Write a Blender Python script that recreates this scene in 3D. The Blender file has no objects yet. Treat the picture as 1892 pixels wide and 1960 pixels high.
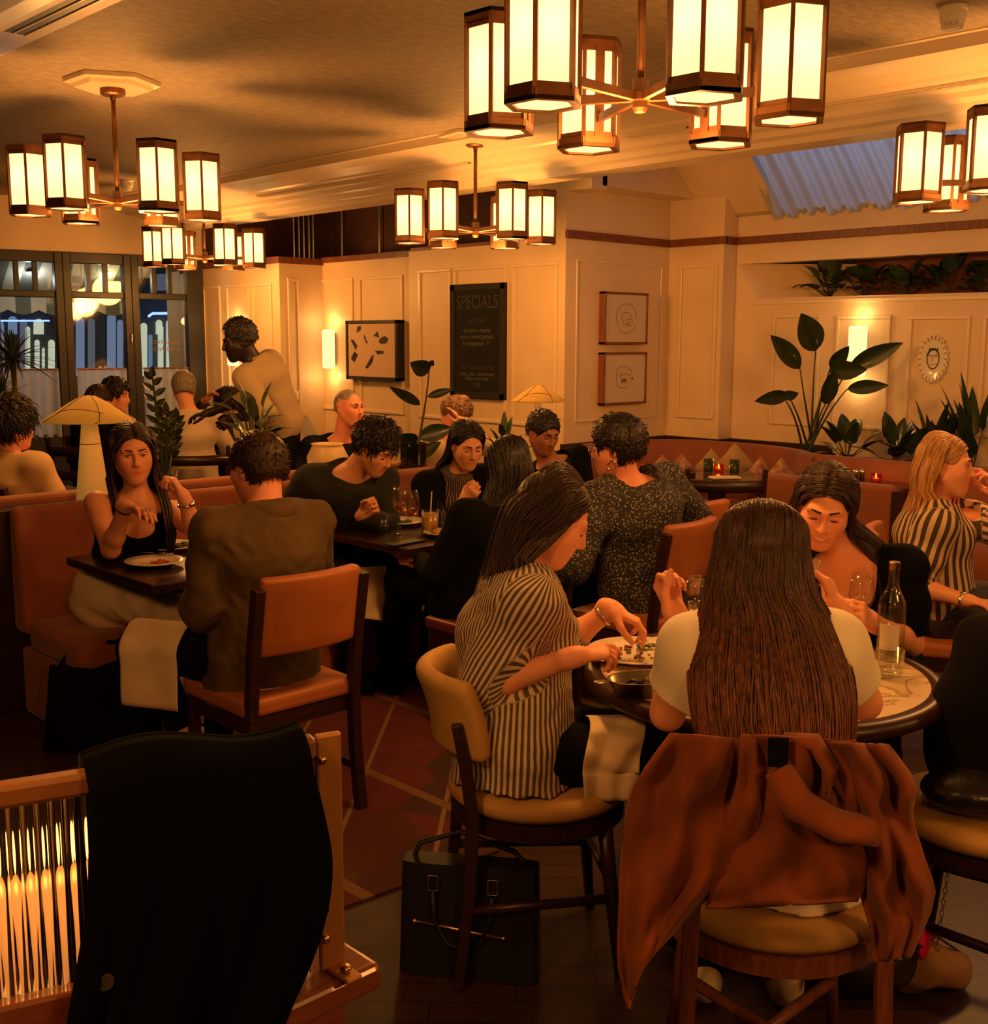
import bpy, bmesh, math, random
import numpy as np
from mathutils import Vector, Matrix

SC = bpy.context.scene
COL = SC.collection
rnd = random.Random(7)
PI = math.pi

# ------------------------------------------------------------------ camera
YAW, PITCH, ROLL, FPX, EYE = math.radians(46.2), math.radians(8.58), math.radians(0.2), 2181.0, 1.64
_h = np.array([math.cos(YAW), math.sin(YAW), 0.0]); _r = np.array([math.sin(YAW), -math.cos(YAW), 0.0]); _z = np.array([0, 0, 1.0])
_F = _h * math.cos(PITCH) - _z * math.sin(PITCH)
_U0 = _h * math.sin(PITCH) + _z * math.cos(PITCH)
_R = _r * math.cos(ROLL) + _U0 * math.sin(ROLL)
_U = -_r * math.sin(ROLL) + _U0 * math.cos(ROLL)
cam_data = bpy.data.cameras.new('camera'); cam = bpy.data.objects.new('camera', cam_data); COL.objects.link(cam)
cam.matrix_world = Matrix(((_R[0], _U[0], -_F[0], 0), (_R[1], _U[1], -_F[1], 0), (_R[2], _U[2], -_F[2], EYE), (0, 0, 0, 1)))
cam_data.sensor_fit = 'VERTICAL'; cam_data.sensor_height = 24.0
cam_data.lens = 24.0 * FPX / 1960.0
cam_data.clip_start = 0.05
SC.camera = cam
SC.view_settings.view_transform = 'Standard'; SC.view_settings.look = 'None'
SC.view_settings.gamma = 1.0; SC.view_settings.use_curve_mapping = False
SC.view_settings.exposure = 0.0
SC.cycles.max_bounces = 6; SC.cycles.diffuse_bounces = 3; SC.cycles.glossy_bounces = 3
SC.cycles.transmission_bounces = 10; SC.cycles.transparent_max_bounces = 24
SC.cycles.caustics_reflective = False; SC.cycles.caustics_refractive = False
SC.cycles.sample_clamp_indirect = 3.0; SC.cycles.use_denoising = True
# world: night street outside
w = bpy.data.worlds.new('night'); SC.world = w; w.use_nodes = True
w.node_tree.nodes['Background'].inputs[0].default_value = (0.10, 0.12, 0.16, 1)
w.node_tree.nodes['Background'].inputs[1].default_value = 0.05

WARM = (1.0, 0.40, 0.085)          # light colour of the lamps on the room
P_HUB, P_BULB = 66.0, 0.35         # watts

# ------------------------------------------------------------------ pixel helpers (frame 1892x1960)
_O = np.array([0, 0, EYE])
def _ray(px, py): return _F + (px - 946) / FPX * _R + (980 - py) / FPX * _U
def P(px, py, d):
    v = _ray(px, py); return Vector(_O + v * (d / (v @ _h)))
def PZ(px, py, z):
    v = _ray(px, py); return Vector(_O + v * ((z - EYE) / v[2]))
def PX(px, py, x):
    v = _ray(px, py); return Vector(_O + v * (x / v[0]))
def PY(px, py, y):
    v = _ray(px, py); return Vector(_O + v * (y / v[1]))

# ------------------------------------------------------------------ materials
MATS = {}
def mat(name, col, rough=0.6, metal=0.0, noise=0.0, nscale=20.0, bump=0.0, bscale=200.0, stretch=None, spec=0.5,
        emit=None, estr=0.0, trans=0.0, ior=1.45, alpha=1.0, sheen=0.0, coat=0.0, col2=None, sss=0.0):
    if name in MATS: return MATS[name]
    m = bpy.data.materials.new(name); m.use_nodes = True; nt = m.node_tree; N = nt.nodes; L = nt.links
    b = N['Principled BSDF']
    b.inputs['Base Color'].default_value = (*col, 1); b.inputs['Roughness'].default_value = rough
    b.inputs['Metallic'].default_value = metal; b.inputs['Specular IOR Level'].default_value = spec
    b.inputs['Transmission Weight'].default_value = trans; b.inputs['IOR'].default_value = ior
    b.inputs['Alpha'].default_value = alpha; b.inputs['Sheen Weight'].default_value = sheen
    b.inputs['Coat Weight'].default_value = coat
    if sss: b.inputs['Subsurface Weight'].default_value = sss; b.inputs['Subsurface Radius'].default_value = (.01, .004, .002)
    if emit: b.inputs['Emission Color'].default_value = (*emit, 1); b.inputs['Emission Strength'].default_value = estr
    if noise or bump or col2:
        tc = N.new('ShaderNodeTexCoord'); mp = N.new('ShaderNodeMapping'); L.new(tc.outputs['Object'], mp.inputs['Vector'])
        if stretch: mp.inputs['Scale'].default_value = stretch
        if noise or col2:
            nz = N.new('ShaderNodeTexNoise'); nz.inputs['Scale'].default_value = nscale; nz.inputs['Detail'].default_value = 5
            L.new(mp.outputs[0], nz.inputs['Vector'])
            rp = N.new('ShaderNodeValToRGB'); rp.color_ramp.elements[0].position = .3; rp.color_ramp.elements[1].position = .7
            c2 = col2 or tuple(max(0, c * (1 - noise)) for c in col)
            c1 = col if col2 else tuple(min(1, c * (1 + noise * .6)) for c in col)
            rp.color_ramp.elements[0].color = (*c2, 1); rp.color_ramp.elements[1].color = (*c1, 1)
            L.new(nz.outputs['Fac'], rp.inputs[0]); L.new(rp.outputs[0], b.inputs['Base Color'])
        if bump:
            nb = N.new('ShaderNodeTexNoise'); nb.inputs['Scale'].default_value = bscale; nb.inputs['Detail'].default_value = 3
            L.new(mp.outputs[0], nb.inputs['Vector'])
            bp = N.new('ShaderNodeBump'); bp.inputs['Strength'].default_value = bump; bp.inputs['Distance'].default_value = .01
            L.new(nb.outputs['Fac'], bp.inputs['Height']); L.new(bp.outputs[0], b.inputs['Normal'])
    MATS[name] = m; return m
def nodes(m): return m.node_tree.nodes, m.node_tree.links, m.node_tree.nodes['Principled BSDF']

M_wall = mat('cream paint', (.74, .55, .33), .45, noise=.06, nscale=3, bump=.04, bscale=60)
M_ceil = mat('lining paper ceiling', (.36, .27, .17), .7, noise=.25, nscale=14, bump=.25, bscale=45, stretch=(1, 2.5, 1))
M_trimw = mat('cream gloss trim', (.74, .58, .38), .3)
M_darkwood = mat('dark mahogany', (.032, .010, .006), .38, noise=.5, nscale=8, stretch=(1, 1, 12))
M_redwood = mat('red brown wood', (.20, .062, .024), .35, noise=.4, nscale=9, stretch=(8, 8, 1))
M_black = mat('near black paint', (.012, .011, .010), .5)
M_bronze = mat('antique brass', (.20, .085, .036), .42, metal=.85, noise=.3, nscale=12)
M_orange = mat('orange leather', (.40, .125, .035), .5, noise=.22, nscale=5, bump=.08, bscale=180)
M_redleather = mat('dark red leather', (.16, .035, .025), .4, noise=.2, nscale=6, bump=.06, bscale=150)
M_must = mat('mustard cloth', (.52, .30, .085), .7, noise=.18, nscale=7, bump=.12, bscale=400)
M_linen = mat('cream napkin linen', (.74, .58, .38), .8, noise=.08, nscale=15, bump=.15, bscale=350)
def glassm(name, tint=(.96, .97, .95), refl=1.0, rough=.03, ior=1.5):
    m = bpy.data.materials.new(name); m.use_nodes = True; N, L = m.node_tree.nodes, m.node_tree.links; N.remove(N['Principled BSDF'])
    tr = N.new('ShaderNodeBsdfTransparent'); tr.inputs[0].default_value = (*tint, 1); gl = N.new('ShaderNodeBsdfGlossy'); gl.inputs['Roughness'].default_value = rough; gl.inputs[0].default_value = (refl, refl, refl, 1)
    lw = N.new('ShaderNodeLayerWeight'); lw.inputs[0].default_value = .5; pw_ = N.new('ShaderNodeMath'); pw_.operation = 'POWER'; pw_.inputs[1].default_value = 3.0; L.new(lw.outputs['Facing'], pw_.inputs[0]); fr = N.new('ShaderNodeMath'); fr.operation = 'MULTIPLY_ADD'; fr.inputs[1].default_value = .45; fr.inputs[2].default_value = .04; L.new(pw_.outputs[0], fr.inputs[0]); mx = N.new('ShaderNodeMixShader'); L.new(fr.outputs[0], mx.inputs[0]); L.new(tr.outputs[0], mx.inputs[1]); L.new(gl.outputs[0], mx.inputs[2]); L.new(mx.outputs[0], N['Material Output'].inputs[0]); return m
M_glass = glassm('clear glass')
M_brass = mat('polished brass', (.70, .40, .16), .25, metal=1.0)
M_silver = mat('silver metal', (.75, .70, .62), .2, metal=1.0)
M_paper = mat('white paper', (.74, .68, .58), .8)
M_china = mat('white china', (.78, .70, .56), .15, coat=.3)

# ------------------------------------------------------------------ mesh builder
def worldloc(o):
    v = Vector((0, 0, 0))
    while o is not None: v = v + o.location; o = o.parent
    return v
def frame(d, up=Vector((0, 0, 1))):
    d = Vector(d).normalized()
    s = d.cross(up)
    if s.length < 1e-4: s = d.cross(Vector((0, 1, 0)))
    s.normalize(); u = s.cross(d).normalized(); return s, u, d
class MB:
    def __init__(s): s.v = []; s.f = []; s.mi = []; s.cur = 0
    def add(s, v, f):
        n = len(s.v); s.v += [tuple(p) for p in v]; s.f += [tuple(i + n for i in q) for q in f]; s.mi += [s.cur] * len(f); return s
    def box(s, c, d, rz=0.0, M=None):
        hx, hy, hz = d[0] / 2, d[1] / 2, d[2] / 2
        R = M or Matrix.Rotation(rz, 3, 'Z'); c = Vector(c)
        v = [c + R @ Vector((x * hx, y * hy, z * hz)) for z in (-1, 1) for y in (-1, 1) for x in (-1, 1)]
        return s.add(v, [(0, 2, 3, 1), (4, 5, 7, 6), (0, 1, 5, 4), (2, 6, 7, 3), (0, 4, 6, 2), (1, 3, 7, 5)])
    def bb(s, lo, hi): return s.box([(a + b) / 2 for a, b in zip(lo, hi)], [abs(b - a) for a, b in zip(lo, hi)])
    def bar(s, a, b, w, t, up=(0, 0, 1)):
        a, b = Vector(a), Vector(b); x, u, d = frame(b - a, Vector(up)); v = []
        for p in (a, b): v += [p + x * (i * w / 2) + u * (j * t / 2) for i, j in ((-1, -1), (1, -1), (1, 1), (-1, 1))]
        return s.add(v, [(0, 3, 2, 1), (4, 5, 6, 7), (0, 1, 5, 4), (1, 2, 6, 5), (2, 3, 7, 6), (3, 0, 4, 7)])
    def tube(s, pts, r, n=8, flat=1.0, closed=False, up=None):
        pts = [Vector(p) for p in pts]; m = len(pts); v = []
        rr = r if hasattr(r, '__len__') else [r] * m
        prev = None
        for i, p in enumerate(pts):
            if closed: d = pts[(i + 1) % m] - pts[i - 1]
            else: d = pts[min(i + 1, m - 1)] - pts[max(i - 1, 0)]
            if d.length < 1e-9: d = Vector((0, 0, 1))
            d.normalize()
            if prev is None:
                x, u, _ = frame(d, Vector(up) if up else Vector((0, 0, 1)))
            else:
                x = prev - d * prev.dot(d)
                if x.length < 1e-6: x = frame(d)[0]
                x.normalize(); u = x.cross(d)
            prev = x
            for k in range(n):
                a = 2 * PI * k / n; v.append(p + x * (math.cos(a) * rr[i]) + u * (math.sin(a) * rr[i] * flat))
        f = []
        for i in range(m if closed else m - 1):
            j = (i + 1) % m
            for k in range(n): f.append((i * n + k, j * n + k, j * n + (k + 1) % n, i * n + (k + 1) % n))
        if not closed: f += [tuple(range(n)), tuple(range((m - 1) * n, m * n))[::-1]]
        return s.add(v, f)
    def cyl(s, a, b, r, r2=None, n=16): return s.tube([a, b], [r, r if r2 is None else r2], n)
    def lathe(s, prof, c=(0, 0, 0), n=24, M=None):
        c = Vector(c); v = []
        for r, z in prof:
            for k in range(n):
                a = 2 * PI * k / n; q = Vector((r * math.cos(a), r * math.sin(a), z)); v.append(c + (M @ q if M else q))
        m = len(prof); f = [(i * n + k, i * n + (k + 1) % n, (i + 1) * n + (k + 1) % n, (i + 1) * n + k) for i in range(m - 1) for k in range(n)]
        if prof[0][0] > 1e-5: f.append(tuple(range(n))[::-1])
        if prof[-1][0] > 1e-5: f.append(tuple(range((m - 1) * n, m * n)))
        return s.add(v, f)
    def prism(s, poly, a, b):   # poly in 3D (list of points), extruded by vector b-a
        d = Vector(b) - Vector(a); n = len(poly); v = [Vector(p) for p in poly] + [Vector(p) + d for p in poly]
        return s.add(v, [tuple(range(n))[::-1], tuple(range(n, 2 * n))] + [(i, (i + 1) % n, n + (i + 1) % n, n + i) for i in range(n)])
    def grid(s, fn, nu, nv, closeu=False):
        v = [fn(i / nu if closeu else i / (nu - 1), j / (nv - 1)) for j in range(nv) for i in range(nu)]
        f = [(j * nu + i, j * nu + (i + 1) % nu, (j + 1) * nu + (i + 1) % nu, (j + 1) * nu + i) for j in range(nv - 1) for i in range(nu if closeu else nu - 1)]
        return s.add(v, f)
    def ell(s, c, r, M=None, nu=16, nv=10):
        def fn(u, v):
            a, b = 2 * PI * u, PI * (v - .5) * .999
            q = Vector((r[0] * math.cos(a) * math.cos(b), r[1] * math.sin(a) * math.cos(b), r[2] * math.sin(b)))
            return Vector(c) + (M @ q if M else q)
        return s.grid(fn, nu, nv, True)
    def build(s, name, m, parent=None, smooth=False, bev=0.0, solid=0.0, sub=0, local=False, seg=2):
        me = bpy.data.meshes.new(name)
        off = Vector((0, 0, 0)) if (parent is None or local) else worldloc(parent)
        me.from_pydata([(p[0] - off[0], p[1] - off[1], p[2] - off[2]) for p in s.v], [], s.f)
        ms = m if isinstance(m, (list, tuple)) else [m]
        for q in ms: me.materials.append(q)
        if len(ms) > 1: me.polygons.foreach_set('material_index', s.mi)
        bm = bmesh.new(); bm.from_mesh(me); bmesh.ops.recalc_face_normals(bm, faces=bm.faces); bm.to_mesh(me); bm.free()
        if smooth: me.polygons.foreach_set('use_smooth', [True] * len(me.polygons))
        o = bpy.data.objects.new(name, me); COL.objects.link(o)
        if parent is not None: o.parent = parent
        if solid: q = o.modifiers.new('solid', 'SOLIDIFY'); q.thickness = solid; q.offset = 0
        if bev: q = o.modifiers.new('bevel', 'BEVEL'); q.width = bev; q.segments = seg; q.limit_method = 'ANGLE'
        if sub: q = o.modifiers.new('sub', 'SUBSURF'); q.levels = sub; q.render_levels = sub
        return o
def tag(o, label, cat, group=None, kind=None):
    o['label'] = label; o['category'] = cat
    if group: o['group'] = group
    if kind: o['kind'] = kind
    return o
def thing(name, label, cat, loc=(0, 0, 0), group=None):
    o = bpy.data.objects.new(name, None); COL.objects.link(o); o.location = loc; o.empty_display_size = .05
    return tag(o, label, cat, group)
def struct(o): o['kind'] = 'structure'; return o
def dup(root, loc, rz=0.0, label=None, group=None, scale=None):
    def cp(o, par):
        c = o.copy(); COL.objects.link(c)
        if par is not None: c.parent = par
        for ch in o.children: cp(ch, c)
        return c
    r = cp(root, None); r.location = loc; r.rotation_euler = (0, 0, rz)
    if scale: r.scale = (scale, scale, scale)
    if label: r['label'] = label
    if group: r['group'] = group
    return r
# ================================================================== setting
ZC = 2.93
XA, XA2, YB, XC0, XC = 6.33, 6.43, 5.845, 7.57, 7.735
# floor: dark oak herringbone
m = mat('herringbone oak floor', (.10, .045, .018), .42)
N, L, B = nodes(m)
tc = N.new('ShaderNodeTexCoord'); mp = N.new('ShaderNodeMapping'); mp.inputs['Rotation'].default_value = (0, 0, PI / 4); L.new(tc.outputs['Object'], mp.inputs[0])
bk = N.new('ShaderNodeTexBrick'); bk.inputs['Scale'].default_value = 1.0; bk.inputs['Brick Width'].default_value = .42; bk.inputs['Row Height'].default_value = .085
bk.inputs['Mortar Size'].default_value = .0025; bk.inputs['Color1'].default_value = (.052, .022, .008, 1); bk.inputs['Color2'].default_value = (.028, .012, .005, 1); bk.inputs['Mortar'].default_value = (.012, .006, .004, 1)
L.new(mp.outputs[0], bk.inputs['Vector']); L.new(bk.outputs['Color'], B.inputs['Base Color'])
struct(MB().bb((-3, -4, -.1), (9.5, 13, 0)).build('floor', m))

# ceiling tray, with the stepped cornices running along y
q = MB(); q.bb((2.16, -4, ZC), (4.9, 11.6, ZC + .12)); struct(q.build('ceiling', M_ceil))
def profile(pts, y0, y1, name, m):
    b = MB(); b.prism([(x, y0, z) for x, z in pts], (0, y0, 0), (0, y1, 0)); return struct(b.build(name, m))
profile([(4.9, ZC + .1), (4.9, ZC - .005), (4.94, ZC - .005), (4.95, 2.875), (5.10, 2.86), (5.22, 2.835), (5.235, 2.822), (5.40, 2.792), (5.41, 2.765), (5.46, 2.75), (5.47, 2.722), (5.51, 2.71), (5.52, 2.68), (5.72, 2.68), (5.72, ZC + .1)], -4, 11.6, 'trim_1', M_trimw)
profile([(2.16, ZC + .1), (2.16, ZC - .005), (2.135, ZC - .005), (2.12, 2.905), (2.06, 2.90), (1.93, 2.90), (1.90, 2.86), (1.74, 2.82), (1.72, 2.76), (1.62, 2.74), (1.40, 2.74), (1.40, ZC + .1)], -4, 11.6, 'trim_2', M_trimw)
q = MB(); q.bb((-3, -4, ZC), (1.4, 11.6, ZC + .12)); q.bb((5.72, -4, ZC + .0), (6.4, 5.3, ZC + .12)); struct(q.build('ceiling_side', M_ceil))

# window wall (slightly skewed), right end meets the panelled wall at left
WA, WB = Vector((4.06, 10.83, 0)), Vector((5.95, 10.47, 0))
wd = (WB - WA).normalized(); W0 = WA - wd * 2.6
nrm = Vector((wd.y, -wd.x, 0))           # towards the room
def WW(s, z, off=0.0): return W0 + wd * s + Vector((0, 0, z)) + nrm * off
SL = (WB - W0).length
def sof(px, py): # distance along the window wall of a pixel
    v = Vector(_ray(px, py)); n = nrm; t = (W0 - Vector(_O)).dot(n) / v.dot(n); return (Vector(_O) + v * t - W0).dot(wd), (Vector(_O) + v * t).z
zt = sof(200, 486)[1]
def wbox(b, s0, s1, z0, z1, o0, o1):
    c = (WW(s0, z0, o0) + WW(s1, z1, o1)) / 2
    return b.box(c, (abs(s1 - s0), abs(o1 - o0), abs(z1 - z0)), math.atan2(wd.y, wd.x))
q = MB(); wbox(q, -1, SL + .02, zt, ZC + .1, -.15, .0); struct(q.build('wall_far', M_wall))
q = MB(); wbox(q, -1, SL + .02, 0, .62, -.1, .0); struct(q.build('wall_far_sill', M_black))
q = MB(); q.bb((4.9, 10.3, ZC - .02), (6.6, 11.6, ZC + .1)); struct(q.build('ceiling_far', M_wall))
edges = [(-60, None), (104, 138), (236, 264), (356, 385)]   # dark posts between the leaves
zsill = .62; s_l = sof(-75, 600)[0]
ztr = sof(60, 562)[1]; zrail = sof(60, 707)[1]
posts = [(sof(-90, 600)[0], sof(-2, 600)[0]), (sof(106, 600)[0], sof(137, 600)[0]), (sof(237, 600)[0], sof(265, 600)[0]), (sof(356, 600)[0], SL)]
M_net = mat('white net curtain', (.84, .84, .82), .9)
N, L, B = nodes(M_net); tr = N.new('ShaderNodeBsdfTranslucent'); tr.inputs[0].default_value = (.9, .92, .95, 1); mx = N.new('ShaderNodeMixShader'); mx.inputs[0].default_value = .75
L.new(B.outputs[0], mx.inputs[1]); L.new(tr.outputs[0], mx.inputs[2]); L.new(mx.outputs[0], N['Material Output'].inputs[0])
M_pane_ = glassm('window pane', (.93, .96, .97))
m_frame = mat('black window frame', (.018, .014, .011), .4)
for i in range(3):
    s0, s1 = posts[i][1], posts[i + 1][0]
    wn = thing('window_%d' % (i + 1), 'x', 'window', WW((s0 + s1) / 2, zsill)); del wn['label']; del wn['category']; wn['kind'] = 'structure'
    b = MB(); wbox(b, posts[i][0] if i == 0 else (posts[i][0] + posts[i][1]) / 2, s0, zsill - .05, zt, -.05, .06)
    wbox(b, s1, (posts[i + 1][0] + posts[i + 1][1]) / 2 if i < 2 else SL, zsill - .05, zt, -.05, .06)
    wbox(b, s0, s1, zt - .1, zt, -.05, .05); wbox(b, s0, s1, ztr - .03, ztr + .03, -.04, .04); wbox(b, s0, s1, zsill - .05, zsill + .12, -.05, .05)
    b.build('window_frame', m_frame, wn, bev=.006)
    b = MB()
    for k in (1, 2): sm = s0 + (s1 - s0) * k / 3; wbox(b, sm - .02, sm + .02, ztr + .03, zt - .1, -.03, .03)
    b.build('glazing_bar', m_frame, wn)
    b = MB(); wbox(b, s0, s1, zsill, zt - .05, -.006, 0); b.build('pane', M_pane_, wn)
    b = MB(); b.tube([WW(s0 + .01, zrail, .05), WW(s1 - .01, zrail, .05)], .008, 8); rod = b.build('curtain_rod', M_bronze, wn)
    b = MB(); b.grid(lambda u, v: WW(s0 + .01 + (s1 - s0 - .02) * u, zrail - .005 - v * (zrail - zsill - .1), .055 + .018 * math.sin(u * 34 + i) * (.5 + .5 * v)), 70, 6)
    b.build('cafe_curtain', M_net, wn, smooth=True)
# door pull handle on the second dark post
b = MB(); b.tube([WW(sof(248, 640)[0], sof(248, 640)[1], .06), WW(sof(248, 640)[0], sof(248, 640)[1], .09), WW(sof(248, 660)[0], sof(248, 655)[1], .09), WW(sof(248, 660)[0], sof(248, 655)[1], .06)], .006, 6)
tag(b.build('door_handle', M_silver), 'small metal pull handle on the dark post between second and third window', 'handle')

# panelled wall helper: raised mouldings on a plane
def moulds(name, rects, to3, nrm, m, w=.022, t=.014):
    b = MB()
    for (a0, z0, a1, z1) in rects:
        for (p, r) in (((a0, z0), (a1, z0)), ((a0, z1), (a1, z1)), ((a0, z0), (a0, z1)), ((a1, z0), (a1, z1))):
            b.bar(to3(*p) + nrm * t / 2, to3(*r) + nrm * t / 2, w if p[1] == r[1] else t, t if p[1] == r[1] else w, up=nrm if p[1] == r[1] else Vector((0, 0, 1)).cross(nrm))
    return struct(b.build(name, m))
def moulds(name, rects, to3, nrm, m, w=.026, t=.016):
    b = MB(); t3 = lambda a, z: to3(a, z)
    for (a0, z0, a1, z1) in rects:
        for (pa, pb) in (((a0, z0), (a1, z0 + w)), ((a0, z1 - w), (a1, z1)), ((a0, z0 + w), (a0 + math.copysign(w, a1 - a0), z1 - w)), ((a1 - math.copysign(w, a1 - a0), z0 + w), (a1, z1 - w))):
            c = [t3(pa[0], pa[1]), t3(pb[0], pb[1]) + nrm * t]
            b.bb([min(c[0][k], c[1][k]) for k in range(3)], [max(c[0][k], c[1][k]) for k in range(3)])
    return struct(b.build(name, m, bev=.004))
ZLEDGE, ZB = 2.35, .85
YS = 7.66; YD = 9.065; XD = 5.95
# wall A: near part (with chalkboard), recessed part (with sconce), pier, far panel wall
q = MB(); q.bb((XA, YB + .75, 0), (XA + .35, YS, ZLEDGE + .03)); q.bb((XA, YB, 0), (XA + .35, YB + .75, ZC)); struct(q.build('wall_back', M_wall))
q = MB(); q.bb((XA2, YS, 0), (XA2 + .25, YD, ZLEDGE)); struct(q.build('wall_back_recess', M_wall))
q = MB(); q.bb((XD, YD, 0), (XD + .8, 11.2, ZLEDGE - .02)); struct(q.build('wall_left', M_wall))
# dark ledge cap above those walls, dark clerestory wall behind, with conduits
q = MB(); q.bb((XA2 - .02, YS, ZLEDGE), (7.0, YD, ZLEDGE + .05)); q.bb((XD - .02, YD - .02, ZLEDGE - .02), (7.0, 11.2, ZLEDGE + .04)); q.bb((XA + .02, YB + .8, ZLEDGE + .03), (7.0, YS, ZLEDGE + .06)); struct(q.build('trim_3', M_redwood))
q = MB(); q.bb((6.9, YB + .25, 2.2), (7.05, 11.3, 3.4)); q.bb((5.95, 10.6, 2.3), (7, 10.9, 3.4)); struct(q.build('wall_clerestory', mat('dark stained boards', (.07, .024, .012), .6, noise=.4, nscale=6, stretch=(4, 4, 1))))
for i, px in enumerate((563, 573, 582, 592, 600, 655, 727)):
    p = PX(px, 470, 6.86)
    tag(MB().tube([(p.x, p.y, 2.4), (p.x, p.y, 3.0)], .011, 8).build('conduit_pipe', M_silver if i else M_silver), ['thin metal conduit pipe, leftmost of the close row on the dark upper wall', 'thin metal conduit pipe, second of the close row on the dark upper wall', 'thin metal conduit pipe, middle of the close row on the dark upper wall', 'thin metal conduit pipe, fourth of the close row on the dark upper wall', 'thin metal conduit pipe, rightmost of the close row on the dark upper wall', 'single metal conduit pipe right of the close row on dark upper wall', 'single metal conduit pipe nearest the middle chandelier on dark upper wall'][i], 'pipe', 'conduit pipes on the upper wall')
# wall B with the two drawings, pilaster, wall C with planter recess
q = MB(); q.bb((XA + .35, YB, 0), (XC0, YB + .2, 3.3)); struct(q.build('wall_right_return', M_wall))
YP = 5.317
q = MB(); q.bb((XC0, YP, 0), (XC0 + .4, YB + .2, 3.3)); struct(q.build('wall_pilaster', M_wall))
z_r0, z_r1 = 1.965, 2.238; y_l0, y_l1 = 5.10, 5.29; yR = -2.0
q = MB(); q.bb((XC, yR, 0), (XC + .12, YP + .3, z_r0)); q.bb((XC, yR, z_r1), (XC + .12, YP + .3, 2.60)); 
q.prism([(XC, YP + .3, z_r0), (XC, y_l0, z_r0), (XC, y_l1, z_r1), (XC, YP + .3, z_r1)], (0, 0, 0), (.12, 0, 0))
struct(q.build('wall_right', M_wall))
# recess box: splayed left end, back, shelf, lid
q = MB()
q.add([(XC + .0, y_l0, z_r0), (XC, y_l1, z_r1), (XC + .62, 4.62, z_r1), (XC + .62, 4.55, z_r0)], [(0, 1, 2, 3)])
q.bb((XC, yR, z_r0 - .03), (XC + 1.0, y_l1, z_r0)); q.bb((XC, yR, z_r1 + .03), (XC + 1.0, y_l1, z_r1 + .06))
struct(q.build('trim_15', M_wall, solid=.01))
q = MB(); q.bb((XC + .62, yR, z_r0), (XC + .7, 4.62, z_r1 + .03)); struct(q.build('trim_16', mat('terracotta niche paint', (.20, .062, .028), .7)))
# wood picture rail
q = MB(); zt0, zt1 = 2.385, 2.445
q.bb((XA + .3, YB - .02, zt0), (XC0, YB + .01, zt1)); q.bb((XC0 - .02, YP - .02, zt0), (XC0 + .02, YB, zt1)); q.bb((XC0, YP - .02, zt0), (XC, YP + .02, zt1)); q.bb((XC - .02, yR, zt0), (XC + .01, YP, zt1))
q.bb((XA - .0, YB - .02, zt0), (XA + .3, YB + .01, zt1))
struct(q.build('trim_4', M_redwood, bev=.004))
q = MB(); q.bb((XC - .012, yR, z_r0 - .045), (XC + .03, y_l0 + .03, z_r0 - .012)); struct(q.build('trim_5', M_trimw, bev=.006))
# gable end and sloped ceiling of the rooflight with its drawn fabric
YG = 5.60
q = MB(); q.bb((6.45, YG, 2.75), (9.6, YB + .1, 3.9)); struct(q.build('wall_gable', M_wall))
q = MB(); q.bb((6.33, YG + .0, 2.72), (6.5, YB, 3.2)); struct(q.build('trim_6', M_wall))
SZ0, SX1, SZ1 = 2.60, 6.45, 3.72
def SL3(y, t): return Vector((XC + .02 + (SX1 - XC - .02) * t, y, SZ0 + (SZ1 - SZ0) * t))
yk0 = 4.93
q = MB(); q.add([SL3(YG, 0), SL3(yk0, 0), SL3(yk0, 1), SL3(YG, 1)], [(0, 1, 2, 3)]); q.add([SL3(yR, -.05), SL3(YG, -.05), SL3(YG, .03), SL3(yR, .03)], [(0, 1, 2, 3)])
struct(q.build('ceiling_slope', M_wall, solid=.02))
q = MB(); q.bb((5.72, -4, 3.7), (6.6, YG, 3.8)); q.bb((5.66, -4, ZC), (5.74, YG, 3.75)); struct(q.build('ceiling_rooflight', M_wall))
m = mat('thin white voile', (.62, .60, .56), .9)
N, L, B = nodes(m); tr = N.new('ShaderNodeBsdfTranslucent'); tr.inputs[0].default_value = (.62, .66, .70, 1); mx = N.new('ShaderNodeMixShader'); mx.inputs[0].default_value = .5
L.new(B.outputs[0], mx.inputs[1]); L.new(tr.outputs[0], mx.inputs[2]); L.new(mx.outputs[0], N['Material Output'].inputs[0])
def voile(u, v):
    y = yk0 - u * 3.0 + .05 * (1 - v); k = u * 3.0
    p = SL3(y + .10 * math.sin(v * 2) , v)
    sag = -.10 * math.sin(PI * min(1, v * 1.05)); n = Vector((-(SZ1 - SZ0), 0, (SX1 - XC))).normalized()
    ru = .012 * math.sin(k * 95 + 1.5 * v + 2.6 * math.sin(k * 7 + v)) + .016 * math.sin(k * 38 + 1.8 * math.sin(k * 4 + v)) + .01 * math.sin(k * 14)
    return p + n * (-(sag) * -1 + .04 + ru * (1 - .3 * v)) 
q = MB(); q.grid(voile, 620, 26)
tag(q.build('ceiling_drape', m, smooth=True), 'gathered white voile drape under the sloping rooflight, tinged blue by dusk', 'drape')
sky = bpy.data.lights.new('dusk_light', 'AREA'); sky.shape = 'RECTANGLE'; sky.size = 1.2; sky.size_y = 4.0; sky.energy = 32; sky.color = (.42, .62, 1.0)
so = bpy.data.objects.new('dusk_light', sky); COL.objects.link(so); so.location = SL3(3.0, .55) + Vector((.75, 0, .85)); so.rotation_euler = (0, math.radians(40), 0)

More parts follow.
